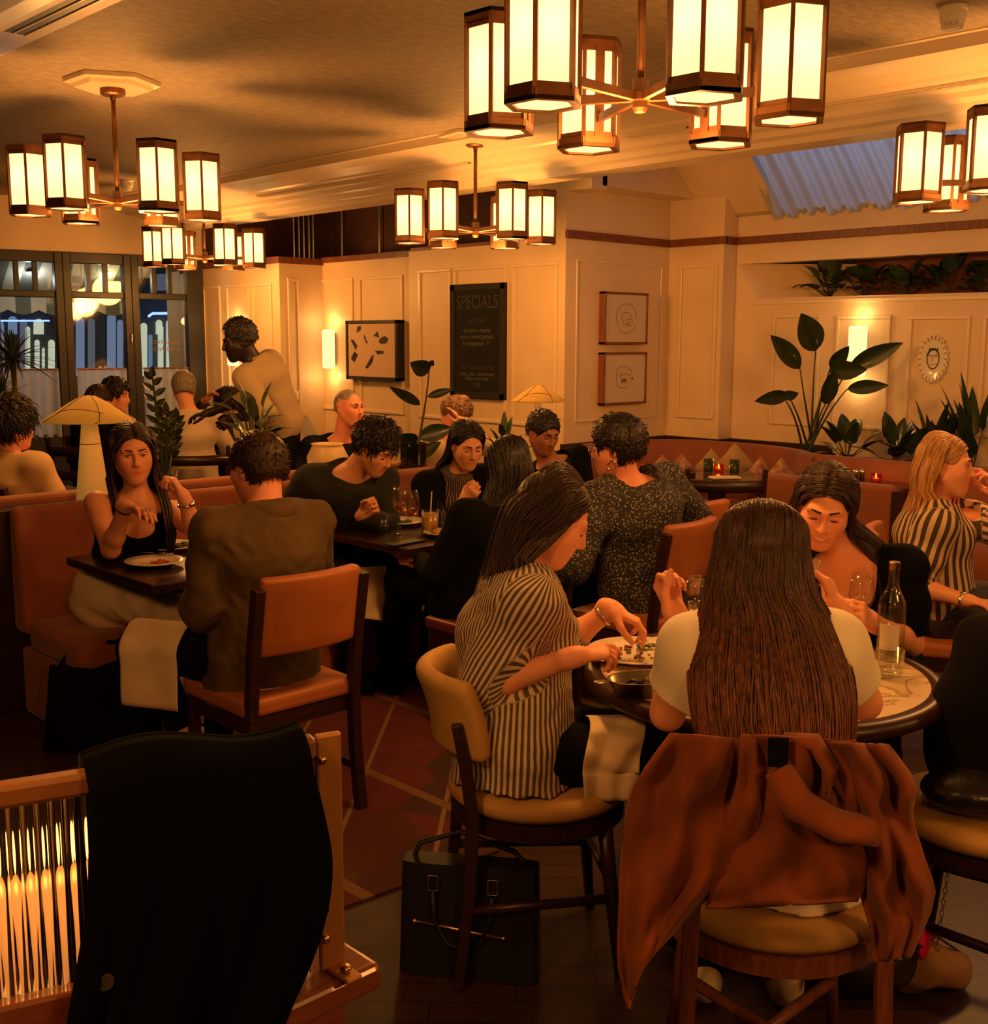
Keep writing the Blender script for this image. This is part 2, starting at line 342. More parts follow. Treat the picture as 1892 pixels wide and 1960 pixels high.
# mouldings
Ymap = lambda x: (lambda a, z: Vector((x, a, z)))
nX = Vector((-1, 0, 0)); nY = Vector((0, -1, 0))
yy = lambda px, x: PX(px, 640, x).y
xx = lambda px, y: PY(px, 640, y).x
moulds('trim_7', [(yy(1068, XA), .98, yy(982, XA), 2.22), (yy(970, XA), .98, yy(870, XA), 2.22), (yy(864, XA), .98, yy(803, XA), 2.22)], Ymap(XA), nX, M_trimw)
moulds('trim_8', [(yy(773, XA2), .98, yy(690, XA2), 2.20), (yy(678, XA2), .98, yy(608, XA2), 2.20)], Ymap(XA2), nX, M_trimw)
moulds('trim_9', [(yy(523, XD), .98, yy(487, XD), 2.16), (yy(480, XD), .98, yy(437, XD), 2.16), (yy(425, XD), .98, yy(392, XD), 2.16)], Ymap(XD), nX, M_trimw)
moulds('trim_10', [(xx(552, YD), .98, xx(574, YD), 2.2)], lambda a, z: Vector((a, YD, z)), nY, M_trimw)
moulds('trim_11', [(xx(1102, YB), 1.02, xx(1265, YB), 2.24)], lambda a, z: Vector((a, YB, z)), nY, M_trimw, w=.018, t=.008)
moulds('trim_12', [(yy(1372, XC0), 1.02, yy(1300, XC0), 2.24)], Ymap(XC0), nX, M_trimw)
zz = lambda py: PX(1640, py, XC).z
moulds('trim_13', [(yy(1572, XC), 1.0, yy(1480, XC), zz(600)), (yy(1706, XC), 1.0, yy(1602, XC), zz(604)), (yy(1858, XC), 1.0, yy(1740, XC), zz(606)), (yy(1990, XC), 1.0, yy(1882, XC), zz(606))], Ymap(XC), nX, M_trimw)
# dado rail in dark wood along the walls above the bench
q = MB(); q.bb((XA - .03, YB - .03, .80), (XC0, YB + .01, .865)); q.bb((XC0 - .03, YP - .03, .80), (XC0 + .02, YB, .865)); q.bb((XC0, YP - .03, .80), (XC, YP, .865)); q.bb((XC - .03, 4.4, .80), (XC + .01, YP, .865)); struct(q.build('trim_14', M_darkwood, bev=.004))

# air slots
def slot(a, b, w, label, n=3, z=0):
    t = thing('air_vent', label, 'vent', (Vector(a) + Vector(b)) / 2)
    a, b = Vector(a), Vector(b); d = (b - a).normalized(); sd = Vector((d.y, -d.x, 0))
    q = MB(); q.bar(a, b, w, .006); q.build('vent_opening', M_black, t)
    for k in range(n + 1):
        o = sd * (w * (k / n - .5)); q = MB(); q.bar(a + o + Vector((0, 0, -.002)), b + o + Vector((0, 0, -.002)), .007, .012); q.build('vent_bar', M_trimw, t)
za = 2.808; slot((5.33, PX(1372, 240, 5.33).y, za), (5.33, -1, za), .085, 'long slotted air vent along the cornice at right of the nearest chandelier')
slot((5.33, PX(1322, 248, 5.33).y, za), (5.33, PX(1210, 265, 5.33).y, za), .085, 'short slotted air vent on the cornice behind the nearest chandelier', 3)
slot((5.33, PX(905, 310, 5.33).y, za), (5.33, PX(500, 370, 5.33).y, za), .085, 'slotted air vent on the cornice far behind the middle chandelier', 3)
slot((1.995, 4.98, 2.897), (1.995, 3.2, 2.897), .10, 'black slotted air vent at the top left corner of ceiling', 2)
# rug
m = mat('patterned rug', (.13, .02, .015), .95, bump=.3, bscale=300)
N, L, B = nodes(m); tc = N.new('ShaderNodeTexCoord')
def gridlines(rot, sx, w, off=0.0):
    mp = N.new('ShaderNodeMapping'); mp.inputs['Rotation'].default_value = (0, 0, rot); mp.inputs['Location'].default_value = (off, 0, 0); L.new(tc.outputs['Object'], mp.inputs[0])
    sp = N.new('ShaderNodeSeparateXYZ'); L.new(mp.outputs[0], sp.inputs[0])
    mo = N.new('ShaderNodeMath'); mo.operation = 'PINGPONG'; mo.inputs[1].default_value = sx / 2; L.new(sp.outputs[0], mo.inputs[0])
    ls = N.new('ShaderNodeMath'); ls.operation = 'LESS_THAN'; ls.inputs[1].default_value = w; L.new(mo.outputs[0], ls.inputs[0]); return ls, sp
a1, s1 = gridlines(YAW, .33, .008); a2, s2 = gridlines(YAW + PI / 2 + .75, .62, .022, .1)
vor = N.new('ShaderNodeTexVoronoi'); vor.inputs['Scale'].default_value = 2.6; L.new(tc.outputs['Object'], vor.inputs['Vector'])
rp = N.new('ShaderNodeValToRGB'); sepc = N.new('ShaderNodeSeparateColor'); L.new(vor.outputs['Color'], sepc.inputs[0]); L.new(sepc.outputs[0], rp.inputs[0])
e = rp.color_ramp.elements; e[0].color = (.085, .010, .008, 1); e[1].color = (.070, .026, .010, 1); x = e.new(.4); x.color = (.10, .012, .010, 1); x = e.new(.7); x.color = (.035, .014, .010, 1)
mx1 = N.new('ShaderNodeMixRGB'); mx1.inputs[2].default_value = (.20, .10, .055, 1); L.new(a1.outputs[0], mx1.inputs[0]); L.new(rp.outputs[0], mx1.inputs[1])
mx2 = N.new('ShaderNodeMixRGB'); mx2.inputs[2].default_value = (.15, .075, .03, 1); L.new(a2.outputs[0], mx2.inputs[0]); L.new(mx1.outputs[0], mx2.inputs[1]); L.new(mx2.outputs[0], B.inputs['Base Color'])
q = MB(); q.prism([(1.60, 2.56, .001), (2.42, 2.50, .001), (3.25, 2.95, .001), (4.6, 2.95, .001), (4.6, 4.15, .001), (1.0, 4.15, .001), (1.0, 2.9, .001)], (0, 0, 0), (0, 0, .008))
tag(q.build('rug', m), 'dark red rug with pale lines on the dark floor between the tables', 'rug')
# ================================================================== chandeliers
M_pane = bpy.data.materials.new('glowing opal glass'); M_pane.use_nodes = True
N, L, B = nodes(M_pane); N.remove(B)
em = N.new('ShaderNodeEmission'); em.inputs[0].default_value = (1.0, .66, .27, 1); em.inputs[1].default_value = .95
tr = N.new('ShaderNodeBsdfTranslucent'); tr.inputs[0].default_value = (.95, .86, .62, 1); ad = N.new('ShaderNodeAddShader')
L.new(em.outputs[0], ad.inputs[0]); L.new(tr.outputs[0], ad.inputs[1]); L.new(ad.outputs[0], N['Material Output'].inputs[0])
LR, LH = .108, .335
def hexp(r, z, rot=0): return [Vector((r * math.cos(PI / 3 * k + rot), r * math.sin(PI / 3 * k + rot), z)) for k in range(6)]
def ring(b, r0, r1, z0, z1):
    v = hexp(r0, z0) + hexp(r1, z0) + hexp(r0, z1) + hexp(r1, z1); f = []
    for k in range(6):
        n = (k + 1) % 6
        f += [(k, n, 6 + n, 6 + k), (12 + k, 18 + k, 18 + n, 12 + n), (6 + k, 6 + n, 18 + n, 18 + k), (k, 12 + k, 12 + n, n)]
    b.add(v, f)
def point(name, loc, e, parent, r=.03, col=WARM):
    l = bpy.data.lights.new(name, 'POINT'); l.energy = e; l.color = col; l.shadow_soft_size = r
    o = bpy.data.objects.new(name, l); COL.objects.link(o); o.location = loc; o.parent = parent; return o
def make_chandelier(zhub, label):
    root = thing('chandelier', label, 'chandelier', (0, 0, 0), 'lantern chandeliers')
    zc = ZC - zhub      # build about the hub at z=0
    b = MB(); v = hexp(.235, zc - .001) + hexp(.235, zc - .022) + hexp(.20, zc - .028) + hexp(.185, zc - .045)
    b.add(v, [tuple(range(6)), tuple(range(18, 24))[::-1]] + [(r * 6 + k, r * 6 + (k + 1) % 6, r * 6 + 6 + (k + 1) % 6, r * 6 + 6 + k) for r in range(3) for k in range(6)])
    b.build('ceiling_rose', M_trimw, root, local=True)
    b = MB(); b.lathe([(0, zc - .045), (.062, zc - .045), (.062, zc - .07), (.05, zc - .078), (.016, zc - .08), (.013, zc - .10), (0, zc - .10)], n=20)
    b.build('canopy', M_bronze, root, local=True, smooth=False)
    b = MB(); b.cyl((0, 0, 0), (0, 0, zc - .07), .0115, n=12); b.build('rod', M_bronze, root, local=True, smooth=True)
    b = MB(); b.lathe([(0, -.045), (.016, -.042), (.022, -.03), (.022, -.012), (.034, -.01), (.034, .012), (.024, .016), (.024, .05), (.0, .052)], n=16); b.build('hub', M_bronze, root, local=True, smooth=False)
    lights = []
    for k in range(6):
        a = PI / 3 * k; M = Matrix.Rotation(a, 4, 'Z'); c = Vector((.42, 0, 0))
        b = MB(); b.bar((.025, 0, 0), (.42 - LR * .87, 0, .0), .016, .026); o = b.build('arm', M_bronze, root, local=True, bev=.002); o.rotation_euler = (0, 0, a)
        b = MB(); z0, z1 = -.085, -.085 + LH
        ring(b, LR - .022, LR, z0, z0 + .012); ring(b, LR - .008, LR, z0, z0 + .030); ring(b, LR - .010, LR - .005, z0 + .028, z0 + .046)
        ring(b, LR - .022, LR, z1 - .012, z1); ring(b, LR - .008, LR, z1 - .028, z1); ring(b, LR - .010, LR - .005, z1 - .044, z1 - .026)
        for p in hexp(LR - .008, 0): b.box((p.x, p.y, (z0 + z1) / 2), (.012, .012, LH - .02), math.atan2(p.y, p.x))
        ap = (LR - .004) * math.cos(PI / 6)
        b.box((0, -ap, (z0 + z1) / 2), (.03, .006, LH - .03))          # strap that holds it to the arm
        fr = b.build('lantern', M_bronze, root, local=True)
        # lantern strap faces the hub
        fr.rotation_euler = (0, 0, a - PI / 2); fr.location = (c.x * math.cos(a), c.x * math.sin(a), 0)
        b = MB(); lo, hi = hexp(LR - .012, z0 + .006), hexp(LR - .012, z1 - .006)
        b.add(lo + hi, [(k2, (k2 + 1) % 6, 6 + (k2 + 1) % 6, 6 + k2) for k2 in range(6)] + [tuple(range(6))[::-1]])
        b.build('opal_panes', M_pane, fr, local=True)
        point('bulb', (0, 0, .10), P_BULB, fr, .03, (1, .80, .45))
    point('glow', (0, 0, -.17), P_HUB, root, .16)
    return root
HUBZ = 2.335
c0 = make_chandelier(HUBZ, 'nearest lantern chandelier, cut by the top of the frame')
c0.location = (2.68, 2.19, HUBZ); c0.rotation_euler = (0, 0, math.radians(2))
dup(c0, (2.76, 5.67, HUBZ), math.radians(31), 'six lantern chandelier on the left, above the paper lamp')
dup(c0, (5.10, 5.50, HUBZ), math.radians(19), 'six lantern chandelier in front of the chalkboard wall')
dup(c0, (5.15, 8.99, HUBZ), math.radians(24), 'farthest and smallest lantern chandelier, before the windows')
dup(c0, (5.23, 2.14, HUBZ), math.radians(8), 'lantern chandelier cut by the right edge of the frame')

dup(c0, (2.65, -1.25, HUBZ), math.radians(12), 'lantern chandelier of the same row, behind the viewer')
dup(c0, (-.2, 1.2, HUBZ), math.radians(12), 'unseen lantern chandelier added beside the viewer to light the foreground')  # out of view, added to brighten the dark foreground
dup(c0, (.1, -1.6, HUBZ), math.radians(12), 'unseen lantern chandelier added at left behind the viewer for foreground light')  # unseen, put in for more light on the tee and marble
dup(c0, (5.2, -1.15, HUBZ), math.radians(12), 'unseen lantern chandelier added to the right row to light the foreground')  # unseen, added to light the right side of the foreground
# wall sconces
m_sc = bpy.data.materials.new('lit alabaster'); m_sc.use_nodes = True
N, L, B = nodes(m_sc); B.inputs['Base Color'].default_value = (.8, .7, .5, 1); B.inputs['Emission Color'].default_value = (1.0, .70, .32, 1); B.inputs['Emission Strength'].default_value = 1.3
def sconce(p, along, nrm, label):
    t = thing('wall_sconce', label, 'wall light', p, 'alabaster wall sconces')
    q = MB(); R = Matrix((along, nrm, (0, 0, 1))).transposed()
    q.box(p + nrm * .012, (.07, .024, .30), M=R); q.build('back_plate', M_brass, t)
    q = MB(); q.box(p + nrm * .065, (.125, .07, .36), M=R); q.build('alabaster_shade', m_sc, t, bev=.015)
    for s in (-1, 1): q = MB(); q.box(p + nrm * .05 + Vector((0, 0, s * .15)) + along * .066, (.008, .02, .02), M=R); q.build('clip', M_bronze, t)
    for s in (-1, 1): point('glow', nrm * .09 + Vector((0, 0, s * .26)), 1.5, t, .04, (1, .56, .2))
sconce(PX(640, 668, XA2), Vector((0, 1, 0)), nX, 'lit rectangular wall sconce left of the abstract picture')
sconce(PX(1650, 672, XC), Vector((0, 1, 0)), nX, 'lit wall sconce behind the tall strap leaved plant')
sconce(PX(457, 664, XD), Vector((0, 1, 0)), nX, 'lit wall sconce hidden behind the head of the standing waiter')
# ================================================================== chairs
def chair_panel(label, leather, wood, posts=.86):
    """upholstered back panel between two square posts; built facing +y about the floor under the seat"""
    t = thing('dining_chair', label, 'chair', (0, 0, 0), 'upholstered dining chairs')
    def pad(lo, hi, nm, crown=.012):
        b = MB(); cx, cy = (lo[0] + hi[0]) / 2, (lo[1] + hi[1]) / 2
        b.bb(lo, hi); return b.build(nm, leather, t, local=True, bev=.018, seg=3)
    pad((-.225, -.20, .415), (.225, .22, .475), 'seat_cushion')
    b = MB(); b.bb((-.21, -.19, .36), (.21, -.165, .415)); b.bb((-.21, .175, .36), (.21, .20, .415)); b.bb((-.215, -.19, .36), (-.19, .20, .415)); b.bb((.19, -.19, .36), (.215, .20, .415)); b.build('seat_frame', wood, t, local=True)
    for s in (-1, 1):
        b = MB(); b.bar((s * .20, .185, 0), (s * .20, .185, .40), .034, .034, (0, 1, 0)); b.build('leg', wood, t, local=True, bev=.003)
        b = MB(); b.tube([(s * .205, -.235, 0), (s * .205, -.205, .25), (s * .205, -.20, .45), (s * .205, -.225, .66), (s * .205, -.262, posts)], .026, 4, up=(1, 1, 0)); b.build('leg', wood, t, local=True, bev=.003)
        b = MB(); b.bar((s * .203, -.20, .16), (s * .20, .18, .16), .02, .026); b.build('stretcher', wood, t, local=True)
    b = MB()
    def bp(u, v):
        x = -.19 + .38 * u; z = .625 + .265 * v; y = -.205 - (z - .62) * .17 - .035 * math.sin(PI * u) 
        return Vector((x, y, z))
    b.grid(bp, 12, 6); o = b.build('backrest', leather, t, local=True, smooth=True, solid=.045); bv = o.modifiers.new('b', 'BEVEL'); bv.width = .014; bv.segments = 3; bv.limit_method = 'ANGLE'
    return t
def place(root, p, fwd, first=False, label=None, group=None):
    rz = math.atan2(fwd[1], fwd[0]) - PI / 2
    if first: root.location = (p[0], p[1], p[2] if len(p) > 2 else 0); root.rotation_euler = (0, 0, rz); return root
    return dup(root, (p[0], p[1], p[2] if len(p) > 2 else 0), rz, label, group)
chA = chair_panel('orange leather backed chair under the man in the olive jacket', M_orange, M_darkwood)
place(chA, (2.10, 3.31), (0, 1), True)
place(chA, (3.86, 3.10), (-.10, 1), False, 'orange leather backed chair under the woman in floral blouse')
place(chA, (4.42, 3.42), (.15, 1), False, 'orange leather chair behind the floral bloused woman, mostly hidden')
chR = chair_panel('dark red leather seated chair under the long haired woman in black', M_redleather, M_darkwood)
place(chR, (3.30, 3.42), (0, 1), True)
M_dkfab = mat('dark brown chair cloth', (.05, .028, .018), .8)
def chair_frame(label):
    t = thing('dining_chair', label, 'chair', (0, 0, 0), 'dark framed chairs'); wood = M_darkwood
    b = MB(); b.bb((-.22, -.20, .42), (.22, .22, .47)); b.build('seat_cushion', M_dkfab, t, local=True, bev=.015)
    for s in (-1, 1):
        b = MB(); b.bar((s * .20, .185, 0), (s * .20, .185, .42), .034, .034, (0, 1, 0)); b.build('leg', wood, t, local=True)
        b = MB(); b.tube([(s * .215, -.235, 0), (s * .215, -.20, .45), (s * .225, -.27, .90)], [.024, .024, .020], 4, up=(1, 1, 0)); b.build('leg', wood, t, local=True)
    b = MB()
    for z in (.80, .62): b.grid(lambda u, v: Vector((-.215 + .43 * u, -.245 - .02 * (z > .7) - .05 * math.sin(PI * u), z - .035 + .07 * v)), 12, 2)
    b.build('backrest', wood, t, local=True, smooth=True, solid=.02); return t
chF = chair_frame('dark wooden chair before the small wall table with the candle')
place(chF, (5.75, 4.02), (.72, .69), True)
def chair_round(label, wood, cloth=M_must, cross=False):
    t = thing('dining_chair', label, 'chair', (0, 0, 0), 'round seated chairs')
    b = MB(); b.lathe([(0, .438), (.20, .436), (.228, .444), (.243, .462), (.240, .482), (.222, .496), (.15, .502), (0, .504)], n=40); b.build('seat_pad', cloth, t, local=True, smooth=True)
    b = MB(); b.lathe([(.205, .395), (.232, .395), (.232, .438), (.205, .438), (.205, .395)], n=40); b.build('seat_ring', wood, t, local=True)
    for s in (-1, 1):
        b = MB(); b.tube([(s * .19, .19, 0), (s * .165, .165, .26), (s * .15, .15, .42)], [.013, .019, .02], 8); b.build('leg', wood, t, local=True, smooth=True)
        b = MB(); b.tube([(s * .20, -.235, 0), (s * .195, -.205, .25), (s * .19, -.195, .45), (s * .19, -.215, .60), (s * .185, -.235, .70)], [.019, .022, .023, .022, .02], 4, up=(1, 1, 0)); b.build('leg', wood, t, local=True, bev=.003)
    if cross:
        for s in (-1, 1): b = MB(); b.tube([(s * .198, -.215, .13), (-s * .178, .175, .16)], .014, 8); b.build('stretcher', wood, t, local=True, smooth=True)
    else:
        for s in (-1, 1): b = MB(); b.tube([(s * .198, -.21, .21), (s * .172, .17, .21)], .013, 8); b.build('stretcher', wood, t, local=True, smooth=True)
        b = MB(); b.tube([(-.172, .17, .24), (.172, .17, .24)], .012, 8); b.build('stretcher', wood, t, local=True, smooth=True)
    b = MB()
    def bp(u, v):
        a = (u - .5) * 2.0; z = .60 + .205 * v; return Vector((.235 * math.sin(a), -.015 - .225 * math.cos(a) - .10 * v * v * .5 - .02, z))
    b.grid(bp, 16, 7); o = b.build('back_pad', cloth, t, local=True, smooth=True, solid=.05); bv = o.modifiers.new('b', 'BEVEL'); bv.width = .02; bv.segments = 3; bv.limit_method = 'ANGLE'
    return t
F8 = Vector((.80, -.60, 0)).normalized()       # facing of the woman in stripes
F9 = Vector((.75, .66, 0)).normalized()
S8 = PZ(1030, 1480, .49); S9 = PZ(1478, 1700, .47)
chB = chair_round('mustard round seated chair under the woman in striped shirt', M_darkwood)
place(chB, (S8.x, S8.y), F8, True)
chC = chair_round('red brown cross braced chair with the rust jacket over it', M_redwood, cross=True)
place(chC, (S9.x, S9.y), F9, True)
SR = PZ(1872, 1540, .49)
place(chB, (SR.x + .02, SR.y - .02), Vector((-.1, 1, 0)), False, 'mustard round seated chair at right edge holding the black bag')
S10 = Vector((3.28, 1.83, 0))
place(chB, (S10.x, S10.y), (-.8, -.3), False, 'mustard round seated chair hidden under the smiling woman in black')

# ================================================================== tables
m_marble = mat('veined cream marble', (.72, .55, .34), .18, coat=.3)
N, L, B = nodes(m_marble); tc = N.new('ShaderNodeTexCoord'); nz = N.new('ShaderNodeTexNoise'); nz.inputs['Scale'].default_value = 4; nz.inputs['Detail'].default_value = 8; nz.inputs['Distortion'].default_value = 1.8
L.new(tc.outputs['Object'], nz.inputs['Vector']); rp = N.new('ShaderNodeValToRGB'); e = rp.color_ramp.elements; e[0].position = .46; e[0].color = (.86, .68, .42, 1); e[1].position = .56; e[1].color = (.82, .63, .38, 1); x = e.new(.505); x.color = (.42, .26, .12, 1)
L.new(nz.outputs['Fac'], rp.inputs[0]); L.new(rp.outputs[0], B.inputs['Base Color'])
TC = Vector((2.63, 1.68, 0)); TR = .47
t = thing('round_table', 'round marble topped table with dark wooden rim in the foreground', 'table', TC)
b = MB(); b.lathe([(0, .715), (TR - .03, .715), (TR - .03, .742), (0, .742)], TC, 64); b.build('marble_top', m_marble, t)
b = MB(); b.lathe([(TR - .032, .700), (TR - .005, .700), (TR + .012, .708), (TR + .018, .722), (TR + .012, .738), (TR - .004, .744), (TR - .031, .744), (TR - .032, .700)], TC, 72); b.build('wooden_rim', M_darkwood, t, smooth=True)
b = MB(); b.lathe([(0, .70), (.09, .70), (.05, .66), (.035, .6), (.035, .12), (.06, .08), (.24, .03), (.25, 0), (0, 0)], TC, 32); b.build('pedestal', M_darkwood, t, smooth=True)
M_table = mat('dark lacquered table top', (.030, .012, .009), .25, coat=.2, noise=.3, nscale=7, stretch=(1, 8, 1))
def square_table(x0, x1, y0, y1, label, cat='table', z=.74, top=.035, foot=0):
    c = Vector(((x0 + x1) / 2, (y0 + y1) / 2, 0)); t = thing('dining_table', label, cat, c, 'dark square tables')
    b = MB(); b.bb((x0, y0, z - top), (x1, y1, z)); b.build('table_top', M_table, t, bev=.006)
    cx_ = c.x + foot; b = MB(); b.bar((cx_, c.y, .05), (cx_, c.y, z - top), .085, .085, (0, 1, 0)); b.build('column', M_darkwood, t, bev=.004)
    b = MB(); b.bb((cx_ - .20, c.y - .20, .0), (cx_ + .20, c.y + .20, .05)); b.build('foot', M_darkwood, t, bev=.008)
    return t
square_table(1.94, 2.62, 3.85, 4.60, 'dark square table between the couple with dinner plates')
square_table(3.10, 4.02, 3.78, 4.46, 'dark table with wine glasses before man in dark sweater')
square_table(4.16, 4.86, 3.72, 4.26, 'dark table in front of the man below the cone lamp')
square_table(6.10, 6.72, 4.10, 4.72, 'small dark wall table holding a candle and two tumblers', foot=-.12)
square_table(6.35, 6.97, 3.28, 3.90, 'dark wall table at right holding a candle and shakers', foot=-.28)
square_table(4.15, 4.85, 7.55, 8.35, 'dark far table with candle behind the couple, near the windows')
square_table(4.02, 4.75, 5.98, 6.72, 'dark table holding a single wine glass in front of bald man')
square_table(2.2, 2.95, 6.2, 6.9, 'dark table at the left edge holding a wine glass')
square_table(4.70, 5.25, 7.05, 7.45, 'dark serving table by the waiter with a tilted menu')

# ================================================================== banquettes
def bench(name, label, x0, x1, yb, front, seatz=.44, backz=.92, m=None, ends=True, depth=.52):
    """bench along x; yb: plane of the backrest front; front = -1 faces -y"""
    m = m or mat('orange velvet', (.32, .085, .028), .7, sheen=.2, noise=.18, nscale=5)
    t = thing(name, label, 'bench', ((x0 + x1) / 2, yb, 0), 'orange banquettes')
    f = front; y1 = yb + f * depth
    b = MB(); b.bb((x0, min(yb, y1), .30), (x1, max(yb, y1), seatz)); b.build('seat_cushion', m, t, bev=.05, seg=4)
    b = MB(); b.bb((x0 + .01, min(yb - f * .1, y1 - f * .03), 0), (x1 - .01, max(yb - f * .1, y1 - f * .03), .30)); b.build('base', m, t, bev=.02)
    b = MB(); b.add([(x0, yb, seatz - .08), (x1, yb, seatz - .08), (x1, yb - f * .06, backz), (x0, yb - f * .06, backz), (x0, yb - f * .15, seatz - .08), (x1, yb - f * .15, seatz - .08), (x1, yb - f * .14, backz), (x0, yb - f * .14, backz)], [(0, 1, 2, 3), (4, 7, 6, 5), (0, 4, 5, 1), (3, 2, 6, 7), (0, 3, 7, 4), (1, 5, 6, 2)])
    b.build('backrest', m, t, bev=.035, seg=4); return t
bench('banquette', 'orange banquette bench behind the woman in black tank top', 1.86, 4.75, 4.86, -1)
M_bench = mat('orange velvet', (.32, .085, .028), .7, sheen=.2, noise=.18, nscale=5)
tag(MB().bb((1.62, 5.0, 0), (4.7, 5.14, .90)).build('planter_ledge', M_darkwood, bev=.004), 'narrow dark ledge between the two orange banquettes, carrying lamp and plants', 'ledge')
bench('banquette', 'orange banquette backed against the couple\'s bench, facing the windows', 1.60, 4.4, 5.28, 1, backz=.94)
M_rust = mat('rust brown velvet', (.23, .062, .022), .75, sheen=.2, noise=.15, nscale=4)
# wall banquette following the wall with a rounded corner
t = thing('banquette', 'long rust brown banquette curving along the back wall', 'bench', (7.0, 4.0, 0), 'orange banquettes')
path = [Vector((6.36, 5.66, 0)), Vector((6.9, 5.66, 0)), Vector((7.22, 5.50, 0)), Vector((7.34, 5.2, 0)), Vector((7.34, 4.8, 0)), Vector((7.22, 4.45, 0)), Vector((7.06, 4.25, 0)), Vector((7.0, 4.0, 0)), Vector((7.0, 3.0, 0)), Vector((7.0, 1.5, 0)), Vector((7.0, -.5, 0))]
def pl(u):
    s = u * (len(path) - 1); i = min(int(s), len(path) - 2); f = s - i
    p0, p1, p2, p3 = path[max(i - 1, 0)], path[i], path[i + 1], path[min(i + 2, len(path) - 1)]
    return p1 + (p2 - p0) * f * .5 + (2 * p0 - 5 * p1 + 4 * p2 - p3) * (f * f * .5) + (3 * (p1 - p2) + p3 - p0) * (f ** 3 * .5)
def pn(u):
    d = (pl(min(u + .005, 1)) - pl(max(u - .005, 0))); return Vector((d.y, -d.x, 0)).normalized()
prof_b = [(.0, .40), (.03, .45), (.0, .70), (-.03, .84), (-.05, .865), (-.09, .865), (-.11, .83), (-.11, .3)]
b = MB(); b.grid(lambda u, v: (lambda q: pl(u) + pn(u) * q[0] + Vector((0, 0, q[1])))(prof_b[round(v * (len(prof_b) - 1))]), 90, len(prof_b)); b.build('backrest', M_rust, t, smooth=True)
prof_s = [(.0, .44), (.42, .45), (.46, .42), (.46, .32), (.44, .0)]
b = MB(); b.grid(lambda u, v: (lambda q: pl(u) + pn(u) * q[0] + Vector((0, 0, q[1])))(prof_s[round(v * (len(prof_s) - 1))]), 90, len(prof_s)); b.build('seat_cushion', M_rust, t, smooth=True)
for yq in (4.14, 2.2): b = MB(); b.tube([Vector((7.005, yq, .45)), Vector((6.995, yq, .7)), Vector((7.03, yq, .85))], .006, 5); b.build('seam', M_redleather, t)
# free standing low bench backs in front of the wall tables
def lowback(a, b_, zt, label):
    a, b_ = Vector((a[0], a[1], 0)), Vector((b_[0], b_[1], 0)); d = (b_ - a).normalized(); n = Vector((d.y, -d.x, 0)); t = thing('bench_back', label, 'bench', (a + b_) / 2, 'low bench backs')
    q = MB(); q.bar(a + Vector((0, 0, zt / 2)), b_ + Vector((0, 0, zt / 2)), .09, zt, (0, 0, 1)); q.build('upholstery', M_rust, t, bev=.03, seg=3)
    q = MB(); q.bar(b_ + d * .015 + Vector((0, 0, 0)), b_ + d * .015 + Vector((0, 0, zt - .03)), .09, .03, (d.x, d.y, 0)); q.build('end_post', M_darkwood, t)
p0, p1 = PZ(1468, 905, .80), PZ(1716, 930, .80); lowback(p0, p1, .80, 'low rust brown bench back right of smiling woman\'s head')
p0, p1 = PZ(1225, 888, .80), PZ(1318, 896, .80); lowback(p0, p1, .80, 'low rust brown bench back left of the candle table')
# planter behind the wall banquette
t = tag(MB().bb((7.12, -.5, .0), (XC - .005, 4.28, .80)).build('planter', M_darkwood, bev=.01), 'dark wooden planter box between wall and banquette', 'planter')
# ================================================================== figures: signed-distance bodies meshed with surface nets
f32 = np.float32
def A3(p): return np.array([p[0], p[1], p[2]], dtype=np.float64)
def cone(a, b, ra, rb, k=.02, op='u'): return dict(t='c', a=A3(a), b=A3(b), ra=ra, rb=rb, k=k, op=op)
def ellip(c, r, X, k=.02, op='u'):   # X: rows = local axes
    return dict(t='e', c=A3(c), r=np.array(r, float), X=np.array(X, float), k=k, op=op)
def ecap(a, b, wa, wb, side, k=.03, op='u'):
    """elliptical capsule from a to b; wa, wb = (half width along side, half depth)"""
    a, b = A3(a), A3(b); d = b - a; ln = np.linalg.norm(d); d = d / ln
    s = A3(side); s = s - d * (s @ d); s /= np.linalg.norm(s)
    return dict(t='p', a=a, b=b, wa=wa, wb=wb, d=d, s=s, n=np.cross(d, s), ln=ln, k=k, op=op)
def cut(pt, n, c, r): return dict(t='x', pt=A3(pt), n=A3(n) / np.linalg.norm(A3(n)), c=A3(c), rr=r, k=0, op='x')
def prim_box(p):
    if p['t'] == 'c':
        r = max(p['ra'], p['rb']); return np.minimum(p['a'], p['b']) - r, np.maximum(p['a'], p['b']) + r
    if p['t'] == 'e':
        e = np.sqrt(((p['X'] * p['r'][:, None]) ** 2).sum(0)); return p['c'] - e, p['c'] + e
    if p['t'] == 'p':
        r = max(max(p['wa']), max(p['wb'])); return np.minimum(p['a'], p['b']) - r, np.maximum(p['a'], p['b']) + r
    return p['c'] - p['rr'], p['c'] + p['rr']
